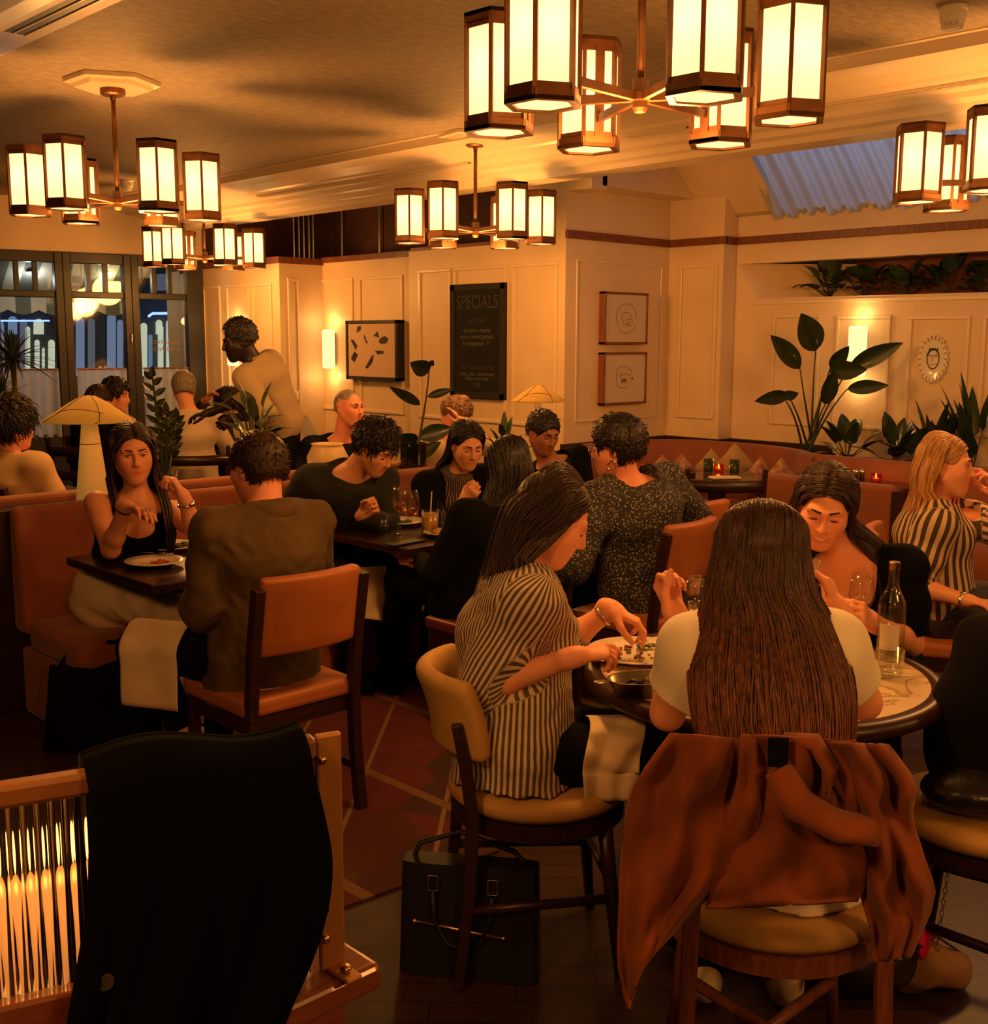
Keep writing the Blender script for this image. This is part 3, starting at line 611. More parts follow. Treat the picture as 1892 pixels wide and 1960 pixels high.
def prim_d(p, x, y, z):
    if p['t'] == 'c':
        ab = p['b'] - p['a']; L2 = ab @ ab + 1e-12
        px, py, pz = x - p['a'][0], y - p['a'][1], z - p['a'][2]
        t = np.clip((px * ab[0] + py * ab[1] + pz * ab[2]) / L2, 0, 1)
        return np.sqrt((px - t * ab[0]) ** 2 + (py - t * ab[1]) ** 2 + (pz - t * ab[2]) ** 2) - (p['ra'] + (p['rb'] - p['ra']) * t)
    if p['t'] == 'e':
        px, py, pz = x - p['c'][0], y - p['c'][1], z - p['c'][2]; X = p['X']; r = p['r']
        q = [px * X[i][0] + py * X[i][1] + pz * X[i][2] for i in range(3)]
        k0 = np.sqrt(sum((q[i] / r[i]) ** 2 for i in range(3))); k1 = np.sqrt(sum((q[i] / r[i] ** 2) ** 2 for i in range(3))) + 1e-6
        return k0 * (k0 - 1) / k1
    if p['t'] == 'p':
        px, py, pz = x - p['a'][0], y - p['a'][1], z - p['a'][2]; d, s, n = p['d'], p['s'], p['n']
        l = px * d[0] + py * d[1] + pz * d[2]; u = px * s[0] + py * s[1] + pz * s[2]; v = px * n[0] + py * n[1] + pz * n[2]
        t = np.clip(l / p['ln'], 0, 1); e = l - t * p['ln']
        wu = p['wa'][0] + (p['wb'][0] - p['wa'][0]) * t; wv = p['wa'][1] + (p['wb'][1] - p['wa'][1]) * t; we = np.minimum(wu, wv)
        k0 = np.sqrt((u / wu) ** 2 + (v / wv) ** 2 + (e / we) ** 2); k1 = np.sqrt((u / wu ** 2) ** 2 + (v / wv ** 2) ** 2 + (e / we ** 2) ** 2) + 1e-6
        return k0 * (k0 - 1) / k1
def sdf_mesh(prims, h, wrinkle=None, lo=None, hi=None):
    bx = [prim_box(p) for p in prims if p['op'] == 'u']
    L0 = np.min([b[0] for b in bx], 0) - 4 * h if lo is None else np.array(lo); H0 = np.max([b[1] for b in bx], 0) + 4 * h if hi is None else np.array(hi)
    n = np.ceil((H0 - L0) / h).astype(int) + 1
    ax = [(L0[i] + h * np.arange(n[i])).astype(f32) for i in range(3)]
    D = np.full(n, .3, f32)
    for p in prims:
        b0, b1 = prim_box(p); m = p['k'] + 3 * h
        i0 = np.maximum(np.floor((b0 - m - L0) / h).astype(int), 0); i1 = np.minimum(np.ceil((b1 + m - L0) / h).astype(int) + 1, n)
        if np.any(i1 <= i0): continue
        sl = tuple(slice(a, b) for a, b in zip(i0, i1))
        x = ax[0][sl[0]][:, None, None]; y = ax[1][sl[1]][None, :, None]; z = ax[2][sl[2]][None, None, :]
        S = D[sl]
        if p['op'] == 'x':
            d = (x - p['pt'][0]) * p['n'][0] + (y - p['pt'][1]) * p['n'][1] + (z - p['pt'][2]) * p['n'][2]
            ins = (x - p['c'][0]) ** 2 + (y - p['c'][1]) ** 2 + (z - p['c'][2]) ** 2 < p['rr'] ** 2
            D[sl] = np.where(ins, np.maximum(S, d), S); continue
        d = prim_d(p, x, y, z).astype(f32); k = p['k']
        if p['op'] == 'u':
            hh = np.clip(.5 + .5 * (S - d) / k, 0, 1); D[sl] = S * (1 - hh) + d * hh - k * hh * (1 - hh)
        else:
            hh = np.clip(.5 - .5 * (S + d) / k, 0, 1); D[sl] = S * (1 - hh) - d * hh + k * hh * (1 - hh)
    if wrinkle is not None:
        I = np.nonzero(np.abs(D) < .05)
        pts = np.stack([ax[i][I[i]] for i in range(3)], 1); D[I] += wrinkle(pts).astype(f32)
    ins = D < 0
    c = np.zeros(np.array(n) - 1, np.int8)
    for i in (0, 1):
        for j in (0, 1):
            for k in (0, 1): c += ins[i:n[0] - 1 + i, j:n[1] - 1 + j, k:n[2] - 1 + k]
    act = (c > 0) & (c < 8); idx = np.nonzero(act); nv = len(idx[0])
    if nv == 0: return np.zeros((0, 3)), np.zeros((0, 4), int)
    vid = np.full(act.shape, -1, np.int32); vid[idx] = np.arange(nv)
    cv = {(i, j, k): D[idx[0] + i, idx[1] + j, idx[2] + k] for i in (0, 1) for j in (0, 1) for k in (0, 1)}
    acc = np.zeros((nv, 3)); cnt = np.zeros(nv)
    for a in range(3):
        for u in (0, 1):
            for v in (0, 1):
                k0 = [0, 0, 0]; o = [q for q in range(3) if q != a]; k0[o[0]] = u; k0[o[1]] = v; k1 = list(k0); k1[a] = 1
                d0, d1 = cv[tuple(k0)], cv[tuple(k1)]; mk = (d0 < 0) != (d1 < 0)
                t = np.where(mk, d0 / np.where(mk, d0 - d1, 1), 0); q = np.zeros((nv, 3)); q[:, o[0]] = u; q[:, o[1]] = v; q[:, a] = t
                acc += q * mk[:, None]; cnt += mk
    V = L0 + h * (np.stack(idx, 1) + acc / cnt[:, None])
    Fs = []
    for a in range(3):
        o = [(a + 1) % 3, (a + 2) % 3]
        s0 = [slice(None)] * 3; s1 = [slice(None)] * 3
        s0[a] = slice(0, n[a] - 1); s1[a] = slice(1, n[a])
        for q in o: s0[q] = slice(1, n[q] - 1); s1[q] = slice(1, n[q] - 1)
        e0, e1 = ins[tuple(s0)], ins[tuple(s1)]; E = np.nonzero(e0 != e1)
        if len(E[0]) == 0: continue
        base = [E[0].copy(), E[1].copy(), E[2].copy()]
        for q in o: base[q] = base[q] + 1
        def cell(du, dv):
            c_ = [base[0].copy(), base[1].copy(), base[2].copy()]; c_[o[0]] -= du; c_[o[1]] -= dv; return vid[c_[0], c_[1], c_[2]]
        Q = np.stack([cell(1, 1), cell(0, 1), cell(0, 0), cell(1, 0)], 1)
        fl = e1[E]; Q[fl] = Q[fl][:, ::-1]
        Fs.append(Q)
    return V, np.concatenate(Fs)
def smooth_v(V, F, it=1, lam=.5):
    for _ in range(it):
        s = np.zeros_like(V); c = np.zeros(len(V))
        for k in range(4):
            a, b = F[:, k], F[:, (k + 1) % 4]
            for i in range(3):
                s[:, i] += np.bincount(a, V[b, i], len(V)) + np.bincount(b, V[a, i], len(V))
            c += np.bincount(a, minlength=len(V)) + np.bincount(b, minlength=len(V))
        V = V + lam * (s / np.maximum(c, 1)[:, None] - V)
    return V
def np_object(name, V, F, m, parent, attrs=None, smooth=True, colors=None):
    me = bpy.data.meshes.new(name); off = A3(worldloc(parent)) if parent is not None else np.zeros(3)
    V = np.asarray(V) - off; nf = len(F); k = F.shape[1] if nf else 4
    me.vertices.add(len(V)); me.vertices.foreach_set('co', V.astype(f32).ravel())
    me.loops.add(nf * k); me.loops.foreach_set('vertex_index', F.astype(np.int32).ravel())
    me.polygons.add(nf); me.polygons.foreach_set('loop_start', np.arange(nf, dtype=np.int32) * k)
    try: me.polygons.foreach_set('loop_total', np.full(nf, k, np.int32))
    except Exception: pass
    me.update(calc_edges=True)
    if smooth: me.polygons.foreach_set('use_smooth', np.ones(nf, bool))
    for ms in (m if isinstance(m, (list, tuple)) else [m]): me.materials.append(ms)
    for an, av in (attrs or {}).items():
        at = me.attributes.new(an, 'FLOAT', 'POINT'); at.data.foreach_set('value', np.asarray(av, f32))
    if colors is not None:
        at = me.attributes.new('Col', 'FLOAT_COLOR', 'POINT'); at.data.foreach_set('color', np.concatenate([colors, np.ones((len(colors), 1))], 1).astype(f32).ravel())
    o = bpy.data.objects.new(name, me); COL.objects.link(o)
    if parent is not None: o.parent = parent
    return o
def wrink(amp, freq, seed, stretch=(1, 1, 1), ridge=False):
    g = np.random.RandomState(seed); K = g.normal(size=(9, 3)) * freq * np.array(stretch); ph = g.uniform(0, 6.28, 9); am = g.uniform(.5, 1, 9)
    def fn(p):
        s = np.zeros(len(p)); q = p + .02 * np.sin(p[:, ::-1] * freq * .7 + seed)
        for k, f, a in zip(K, ph, am): s += a * np.sin(q @ k + f)
        s /= 3.2
        if ridge: s = 1 - 2 * np.abs(s)
        return amp * s
    return fn

# skin with painted-on-the-body colour differences (lips, blush) through a point colour
def skin_mat(name, base):
    m = mat(name, base, .48, spec=.4); N, L, B = nodes(m)
    at = N.new('ShaderNodeAttribute'); at.attribute_name = 'Col'; L.new(at.outputs['Color'], B.inputs['Base Color'])
    return m
SKIN = dict(fair=(.86, .37, .21), tan=(.66, .27, .15), asian=(.70, .32, .18), brown=(.40, .17, .09), dark=(.020, .010, .007), ruddy=(.74, .28, .17))
def hair_mat(name, c1, c2, stretch=(90, 90, 5)):
    m = mat(name, c1, .42, spec=.45, col2=c2, nscale=1.0, stretch=stretch, bump=.5, bscale=1.2); return m
H_black = hair_mat('black hair', (.020, .012, .009), (.006, .004, .004))
H_dark = hair_mat('dark brown hair', (.045, .018, .010), (.014, .007, .005))
H_brown = hair_mat('brown hair', (.10, .038, .016), (.030, .012, .007))
H_blonde = hair_mat('blonde hair', (.62, .33, .12), (.33, .15, .05))
H_grey = hair_mat('short grey hair', (.30, .24, .19), (.16, .12, .09))
M_eye = mat('eye white', (.70, .62, .52), .2); M_iris = mat('dark iris', (.03, .014, .008), .1, coat=.5)
M_brow = mat('dark eyebrow', (.02, .011, .008), .8)
M_lash = mat('eyelash', (.012, .008, .007), .8)

class Fig:
    """A posed figure. All joints are world points. R: right of the person, f: facing, u: up of the torso."""
    def __init__(s, name, label, base, sc=1.0, skin='fair', h=.005):
        s.root = thing('person', label, 'person', base); s.sc = sc; s.skin = skin; s.h = h; s.B = []; s.segs = []; s.name = name
    def torso(s, pelvis, neck, right, female=False, w=1.0, d=1.0, chestfwd=0.0, belly=0.0):
        pelvis, neck, right = Vector(pelvis), Vector(neck), Vector(right).normalized(); k = s.sc
        up = (neck - pelvis).normalized(); fwd = up.cross(right).normalized(); right = fwd.cross(up).normalized()
        s.pelvis, s.neck, s.right, s.up, s.fwd = pelvis, neck, right, up, fwd
        ln = (neck - pelvis).length; bend = fwd * (-.02 * k)
        waist = pelvis + up * ln * .33 + bend * .5; chest = pelvis + up * ln * .68 + bend + fwd * chestfwd; s.waist, s.chest = waist, chest
        s.tor = [(pelvis, waist, (.165 * w * k, .115 * d * k), ((.128 if female else .142) * w * k, .100 * d * k)),
                 (waist, chest, ((.128 if female else .142) * w * k, .100 * d * k), ((.145 if female else .168) * w * k, .112 * d * k)),
                 (chest, neck - up * .02, ((.145 if female else .168) * w * k, .108 * d * k), (.085 * w * k, .055 * k))]
        s.sw = (.168 if female else .195) * w * k
        s.shR = neck - up * .055 * k + right * s.sw; s.shL = neck - up * .055 * k - right * s.sw
        s.female = female; s.w = w; s.bl = belly
    def torso_prims(s, off=0.0, k=.05):
        o = []; R = A3(s.right); kk = s.sc
        for a, b, wa, wb in s.tor: o.append(ecap(a, b, (wa[0] + off, wa[1] + off), (wb[0] + off, wb[1] + off), R, k))
        for sh in (s.shR, s.shL): o.append(cone(s.neck - s.up * .045 * kk, sh, .050 * kk + off, .050 * kk + off, k))
        if s.female:
            for q in (-1, 1):
                c = s.chest + s.fwd * (.085 * kk) + s.right * (q * .068 * kk) - s.up * .015
                o.append(ellip(c, (.050 * kk + off, .056 * kk + off, .058 * kk + off), (A3(s.fwd), A3(s.right), A3(s.up)), .03))
        if s.bl: o.append(ellip(s.waist + s.fwd * .06, (s.bl + off, .12 + off, .13 + off), (A3(s.fwd), A3(s.right), A3(s.up)), .05))
        return o
    def ik(s, a, c, l1, l2, pole):
        a, c = Vector(a), Vector(c); d = c - a; L = min(d.length, (l1 + l2) * .999); dn = d.normalized(); c = a + dn * L
        x = (l1 * l1 - l2 * l2 + L * L) / (2 * L); hgt = math.sqrt(max(l1 * l1 - x * x, 0))
        p = Vector(pole); p = p - dn * p.dot(dn); p.normalize(); return a + dn * x + p * hgt, c
    def arm(s, side, wrist, pole, up=.285, lo=.255, elbow=None):
        sh = s.shR if side > 0 else s.shL; k = s.sc
        if elbow is None: el, wr = s.ik(sh, wrist, up * k, lo * k, pole)
        else: el, wr = Vector(elbow), Vector(wrist)
        if side > 0: s.elR, s.wrR = el, wr
        else: s.elL, s.wrL = el, wr
        return el, wr
    def arm_pts(s, side): return (s.shR, s.elR, s.wrR) if side > 0 else (s.shL, s.elL, s.wrL)
    def leg(s, side, knee, ankle, toe):
        hip = s.pelvis + s.right * (side * .09 * s.sc) - s.up * .02
        if side > 0: s.legR = (hip, Vector(knee), Vector(ankle), Vector(toe))
        else: s.legL = (hip, Vector(knee), Vector(ankle), Vector(toe))
    def leg_prims(s, off=0.0, k=.03, parts='tcf'):
        o = []; kk = s.sc
        for lg in (getattr(s, 'legR', None), getattr(s, 'legL', None)):
            if lg is None: continue
            hip, kn, an, toe = lg
            if 't' in parts: o.append(cone(hip, kn, .082 * kk + off, .056 * kk + off, k))
            if 'c' in parts:
                mid = kn.lerp(an, .32); o += [cone(kn, mid, .054 * kk + off, .053 * kk + off, k), cone(mid, an, .053 * kk + off, .036 * kk + off, k)]
            if 'f' in parts: 
                d = (toe - an); o.append(cone(an - Vector((0, 0, .035)), toe, .038 + off, .030 + off, .02))
        return o
    def arm_prims(s, side, off=0.0, k=.02, parts='ul'):
        sh, el, wr = s.arm_pts(side); o = []; kk = s.sc
        if 'u' in parts: o += [cone(sh, sh.lerp(el, .45), .050 * kk + off, .045 * kk + off, k), cone(sh.lerp(el, .45), el, .045 * kk + off, .036 * kk + off, k)]
        if 'l' in parts:
            m = el.lerp(wr, .3); o += [cone(el, m, .037 * kk + off, .038 * kk + off, k), cone(m, wr, .038 * kk + off, .024 * kk + off, k)]
        return o
    def hand(s, side, d, n, curl=(20, 30, 20), thumb=.5, spread=6, splay=None):
        """d: direction of the fingers from the wrist, n: palm normal (the way the palm faces), thumb: 0 out .. 1 closed."""
        wr = s.wrR if side > 0 else s.wrL; k = s.sc * .97
        d = Vector(d).normalized(); n = Vector(n); n = (n - d * n.dot(d)).normalized()
        t = d.cross(n) * (1 if side > 0 else -1)

        c = wr + d * .048 * k; o = [cone(wr - d * .02, wr + d * .02, .025 * k, .024 * k, .015)]
        o.append(ecap(wr + d * .015 * k, wr + d * .082 * k, (.026 * k, .015 * k), (.039 * k, .013 * k), A3(t), .012))
        tips = []
        for i, (off, ln, r) in enumerate(((.029, .070, .0085), (.010, .078, .0088), (-.010, .072, .0084), (-.028, .056, .0075))):
            b = wr + d * ((.088 - abs(i - 1) * .003 - (.006 if i == 3 else 0)) * k) + t * off * k
            dd = (d + t * math.tan(math.radians((1.5 - i) * spread / 1.5 * .5))).normalized(); p = b; rr = r * k
            cu = curl[i] if hasattr(curl[0], '__len__') else curl
            ang = 0; pts = [b - d * .012 * k]
            pts.append(p)
            for j, fr in enumerate((.45, .30, .25)):
                ang += math.radians(cu[j]); q = p + (dd * math.cos(ang) + n * math.sin(ang)) * (ln * fr * k)
                o.append(cone(p, q, rr * (1 - .08 * j), rr * (.92 - .08 * j), .006)); p = q
            tips.append(p)
        b = wr + d * .022 * k + t * .024 * k + n * .006
        td = (d * .62 + t * (.78 - .5 * thumb) + n * (.25 + .55 * thumb)).normalized()
        p1 = b + td * .040 * k; td2 = (d * .85 + t * (.45 - .75 * thumb) + n * (.1 + .55 * thumb)).normalized(); p2 = p1 + td2 * .032 * k; p3 = p2 + (td2 + d * .2 - t * .2 * thumb).normalized() * .026 * k
        o += [cone(b - d * .005, p1, .015 * k, .0115 * k, .012), cone(p1, p2, .0110 * k, .0098 * k, .006), cone(p2, p3, .0098 * k, .008 * k, .006)]
        tips.append(p3); s.B += o; s.tips = tips
        if side > 0: s.hR = (wr, d, n, t)
        else: s.hL = (wr, d, n, t)
        return tips
    def head(s, c, f, up=(0, 0, 1), wide=1.0, mouth=0, nose=1.0, jaw=1.0, hs=1.0, earlobe=True):
        """c: centre of the head, f: where the face looks"""
        c = Vector(c); f = Vector(f).normalized(); u = Vector(up); u = (u - f * u.dot(f)).normalized(); r = f.cross(u).normalized()
        k = hs * (.5 + .5 * s.sc); s.hc, s.hf, s.hu, s.hr, s.hk = c, f, u, r, k
        T = lambda x, y, z: c + (f * x + r * y + u * z) * k
        s.T = T; X = (A3(f), A3(r), A3(u)); Rk = lambda *q: tuple(v * k for v in q); E = lambda x, y, z, rx, ry, rz, kk, op='u': ellip(T(x, y, z), Rk(rx, ry, rz), X, kk * k, op)
        o = [E(-.012, 0, .028, .096, .076 * wide, .084, .02), E(.028, 0, -.03, .064, .058 * wide, .088, .03)]
        for q in (-1, 1):
            o.append(cone(T(.012, q * .056 * wide, -.045), T(.066, q * .016 * jaw, -.098), .018 * k, .017 * k, .03 * k))
            o.append(E(.058, q * .036, -.020, .030, .028, .030, .035))             # cheek
            o.append(cone(T(.076, q * .045 * wide, .030), T(.088, q * .012, .026), .010 * k, .010 * k, .012 * k))   # brow ridge
        o.append(E(.074, 0, -.098, .020, .024 * jaw, .018, .02))                      # chin
        o.append(E(.072, 0, -.060, .025, .034, .030, .035))                       # muzzle
        o.append(cone(T(.088, 0, .022), T(.108 * .5 + .054 + .004 * nose, 0, -.022), .0075 * k, .0105 * k * nose, .010 * k))
        o.append(E(.106 + .003 * nose, 0, -.026, .0115 * nose, .0115 * nose, .010, .006))
        for q in (-1, 1):
            o.append(E(.095, q * .012, -.030, .010, .0085, .0075, .005))            # nostril wing
            o.append(E(.092, q * .031, .008, .016, .019, .012, .010, 's'))              # eye socket
            o.append(E(.0755, q * .031, .008, .0138, .0150, .0125, .004))            # lid over the eyeball
            o.append(E(-.008, q * .077 * wide, -.004, .018, .008, .032, .008))         # ear
            o.append(E(.000, q * .083 * wide, -.002, .010, .005, .018, .004, 's'))
        mw = .023 + .005 * mouth
        o += [E(.0955, 0, -.0545, .0075, mw * .8, .0062, .004), E(.0935, 0, -.0665, .0085, mw * .72, .0072, .004)]
        for q in (-1, 1): o.append(cone(T(.094, 0, -.060), T(.083, q * mw, -.060 + .006 * mouth), .0045 * k, .003 * k, .004 * k))
        o.append(cone(T(.102, -.012, -.0605), T(.102, .012, -.0605), .0022 * k, .0022 * k, .002 * k, 's'))
        nb = s.neck if hasattr(s, 'neck') else T(-.02, 0, -.2)
        o.append(cone(nb - s.up * .03, T(-.022, 0, -.055), .056 * s.sc * (.92 if s.female else 1.05), .052 * s.sc * (.9 if s.female else 1.08), .03))
        s.B += o
    def face_parts(s, gaze=None, closed=False, brow=True, lash=True):
        T, k = s.T, s.hk
        for q in (-1, 1):
            c = T(.0765, q * .031, .0085)
            if not closed:
                e = MB(); g = Vector(gaze) if gaze is not None else s.hf
                g = (g.normalized() * .5 + s.hf * .9).normalized(); x, u, dd = frame(g, s.hu); Rm = Matrix((x, dd, u)).transposed()
                w_ = .0128 * k
                e.ell(c + s.hf * .0022 * k, (.0118 * k, .0120 * k, .0072 * k), Matrix((s.hr, s.hf, s.hu)).transposed(), 16, 10); ob = e.build('eye', M_eye, s.root, smooth=True)
                e = MB(); e.ell(c + s.hf * .0022 * k + g * .0100 * k, (.0052 * k, .0030 * k, .0056 * k), Rm, 12, 8); e.build('iris', M_iris, ob, smooth=True)
            if lash:
                pts = [T(.0765 + .0142 * math.cos(t * 1.0), q * (.031 + .0155 * math.sin(t)), (.0135 if not closed else .0035) - .0045 * abs(math.sin(t)) ** 2) for t in np.linspace(-1.1, 1.1, 9)]
                e = MB(); e.tube(pts, [.0008 * k + .0011 * k * math.sin(PI * i / 8) for i in range(9)], 5); e.build('eyelash', M_lash, s.root)
            if brow:
                pts = [T(.0970 - .022 * t * t, q * (.012 + .040 * t), .0305 + .0050 * math.sin(t * 2.6) - .002 * t) for t in np.linspace(0, 1, 9)]
                e = MB(); e.tube(pts, [(.0040 - .0022 * i / 8) * k for i in range(9)], 6); e.build('eyebrow', getattr(s, 'browm', M_brow), s.root, smooth=True)
    def finish_body(s, clip=None):
        B = s.torso_prims(-.004) + s.leg_prims(0, parts='tcf') + s.B
        for sd in (-1, 1):
            if hasattr(s, 'elR' if sd > 0 else 'elL'): B = B + s.arm_prims(sd)
        # subtraction prims must follow the unions they carve
        V, F = sdf_mesh(B, s.h)
        base = np.array(SKIN[s.skin]); C = np.tile(base, (len(V), 1))
        if hasattr(s, 'hc'):
            q = V - A3(s.hc); x, y, z = q @ A3(s.hf) / s.hk, q @ A3(s.hr) / s.hk, q @ A3(s.hu) / s.hk
            lip = np.clip(1.6 - np.sqrt(((x - .095) / .012) ** 2 + (y / .022) ** 2 + ((z + .0605) / .0125) ** 2), 0, 1)[:, None] * (x[:, None] > .083)
            C = C * (1 - lip) + lip * base * np.array([.85, .52, .55])
            ck = np.exp(-(((np.abs(y) - .04) / .02) ** 2 + ((z + .02) / .022) ** 2))[:, None] * (x[:, None] > .04) * .25
            C = C * (1 - ck) + ck * base * np.array([1.05, .78, .75])
            if hasattr(s, 'beard'):
                bd = np.clip(1.5 - np.sqrt(((x - .06) / .06) ** 2 + (y / .075) ** 2 + ((z + .085) / .05) ** 2), 0, 1)[:, None] * s.beard; C = C * (1 - bd) + bd * np.array([.02, .012, .009])
        V = smooth_v(V, F, 1, .35)
        return np_object('body', V, F, skin_mat('skin ' + s.skin, SKIN[s.skin]), s.root, colors=C)
    def phase(s, V):
        """metres around the nearest limb axis, for stripes that follow the cloth"""
        segs = [(s.pelvis, s.neck, s.fwd, .13 * s.sc, 1.0)]
        for sd in (-1, 1):
            if hasattr(s, 'elR' if sd > 0 else 'elL'):
                sh, el, wr = s.arm_pts(sd); segs += [(sh, el, s.fwd, .055 * s.sc, .42), (el, wr, s.up, .045 * s.sc, .42)]
        best = np.full(len(V), 9e9); ph = np.zeros(len(V))
        for a, b, ref, r, wgt in segs:
            a_, b_ = A3(a), A3(b); d = b_ - a_; L2 = d @ d; q = V - a_; t = np.clip(q @ d / L2, 0, 1); rem = q - t[:, None] * d; dist = np.linalg.norm(rem, axis=1) / (r / .05)
            dn = d / math.sqrt(L2); x = A3(ref); x = x - dn * (x @ dn); x /= np.linalg.norm(x); y = np.cross(dn, x)
            an = np.arctan2(rem @ y, rem @ x) * r; m = dist < best; best[m] = dist[m]; ph[m] = an[m]
        return ph
    def garment(s, name, prims, m, wr=None, h=None, stripe=False, sm=2, label=None):
        V, F = sdf_mesh(prims, h or s.h, wr); V = smooth_v(V, F, sm, .5)
        o = np_object(name, V, F, m, s.root, attrs={'phase': s.phase(V)} if stripe else None)
        if label: o['label'] = label
        return o
def stripe_mat(name, c1, c2, period, duty=.5, rough=.8):
    m = mat(name, c1, rough); N, L, B = nodes(m)
    at = N.new('ShaderNodeAttribute'); at.attribute_name = 'phase'
    mu = N.new('ShaderNodeMath'); mu.operation = 'MULTIPLY'; mu.inputs[1].default_value = 1 / period; L.new(at.outputs['Fac'], mu.inputs[0])
    fr = N.new('ShaderNodeMath'); fr.operation = 'FRACT'; L.new(mu.outputs[0], fr.inputs[0])
    lt = N.new('ShaderNodeMath'); lt.operation = 'LESS_THAN'; lt.inputs[1].default_value = duty; L.new(fr.outputs[0], lt.inputs[0])
    mx = N.new('ShaderNodeMixRGB'); mx.inputs[1].default_value = (*c1, 1); mx.inputs[2].default_value = (*c2, 1); L.new(lt.outputs[0], mx.inputs[0]); L.new(mx.outputs[0], B.inputs['Base Color'])
    return m
# ------------------------------------------------------------------ hair
def crop_hair(fig, m, vol=.014, fringe=.045, nape=-.06, rough=.004, seed=1, name='hair', tufts=0, tl=.03, top=.0, side=.0):
    """short hair: a shell over the skull, open at the face and neck"""
    T, k = fig.T, fig.hk; X = (A3(fig.hf), A3(fig.hr), A3(fig.hu)); g = np.random.RandomState(seed)
    pr = [ellip(T(-.014, 0, .030 + top / 2), ((.098 + vol) * k, (.077 + vol + side) * k, (.086 + vol + top) * k), X, .01),
          ellip(T(-.045, 0, -.02), ((.062 + vol * .6) * k, (.070 + vol * .5) * k, .062 * k), X, .02)]
    pr.append(ellip(T(.105, 0, -.045), (.088 * k, .090 * k, (.045 + fringe + .05) * k), X, .012, 's'))
    pr.append(dict(t='x', pt=A3(T(0, 0, nape)), n=-A3(fig.hu) - .35 * A3(fig.hf), c=A3(T(0, 0, -.05)), rr=.22, k=0, op='x'))
    for q in (-1, 1): pr.append(ellip(T(.02, q * .085, -.035), (.045 * k, .035 * k, .050 * k), X, .01, 's'))
    fn = wrink(rough, 190, seed, (1, 1, .6))
    V, F = sdf_mesh(pr, fig.h * .8, fn)
    if tufts and len(V):
        b = MB(); ctr = A3(T(-.014, 0, .03))
        for i in g.choice(len(V), min(len(V), int(tufts * 2.4))):
            p = V[i]; n = p - ctr; n /= np.linalg.norm(n)
            fl = p - A3(T(-.055, 0, .112)); fl = fl - n * (fl @ n); fl /= np.linalg.norm(fl) + 1e-6; d = n * .16 + fl * 1.0 + g.normal(size=3) * .20; d /= np.linalg.norm(d); l = tl * g.uniform(.5, 1.2)
            b.tube([p - n * .005, p + d * l * .5 + n * .003, p + d * l * .95 - n * l * .15], [.0034, .0026, .0005], 5)
        V2 = np.array(b.v); F2 = np.array([q if len(q) == 4 else (q[0], q[1], q[2], q[3]) for q in b.f if len(q) == 4])
        F = np.concatenate([F, F2 + len(V)]); V = np.concatenate([V, V2])
    return np_object(name, V, F, m, fig.root)
def part_strands(fig, m, n=260, seed=1, part=0.0, r=.0028, back=.45, xmax=.074, grow=.006):
    """combed strands over the top of the skull, from a parting out and down to the sides"""
    g = np.random.RandomState(seed); rad = np.array([.098 + grow, .077 + grow, .086 + grow]); ctr = np.array([-.014, 0, .030]); b = MB(); k = fig.hk
    for i in range(n):
        x = g.uniform(-.075, xmax); sd = 1 if g.rand() < .5 else -1; y = part + sd * g.uniform(0, .010)
        p = np.array([x, y, .2]); pts = []; q = (p - ctr) / rad; z2 = 1 - q[0] ** 2 - q[1] ** 2
        if z2 <= 0: continue
        p[2] = ctr[2] + rad[2] * math.sqrt(z2); L_ = g.uniform(.08, .20); st = L_ / 9; jit = g.normal() * .08; h0 = g.uniform(0, .004)
        for j in range(10):
            q = (p - ctr) / rad; e = q / np.linalg.norm(q); s_ = ctr + e * (rad + h0 * math.sin(PI * min(1, (j + 1) / 6))); pts.append(fig.T(*s_))
            nn = e / rad; nn /= np.linalg.norm(nn); d = np.array([-back + jit, sd * 1.0, -.55]); d = d - nn * (d @ nn); d /= np.linalg.norm(d) + 1e-6; p = s_ + d * st
        b.tube(pts, [r * .5 * k] + [r * k * g.uniform(.8, 1.2)] * 7 + [r * .7 * k, r * .2 * k], 5)
    return b.build('combed_hair', m, fig.root, smooth=True)
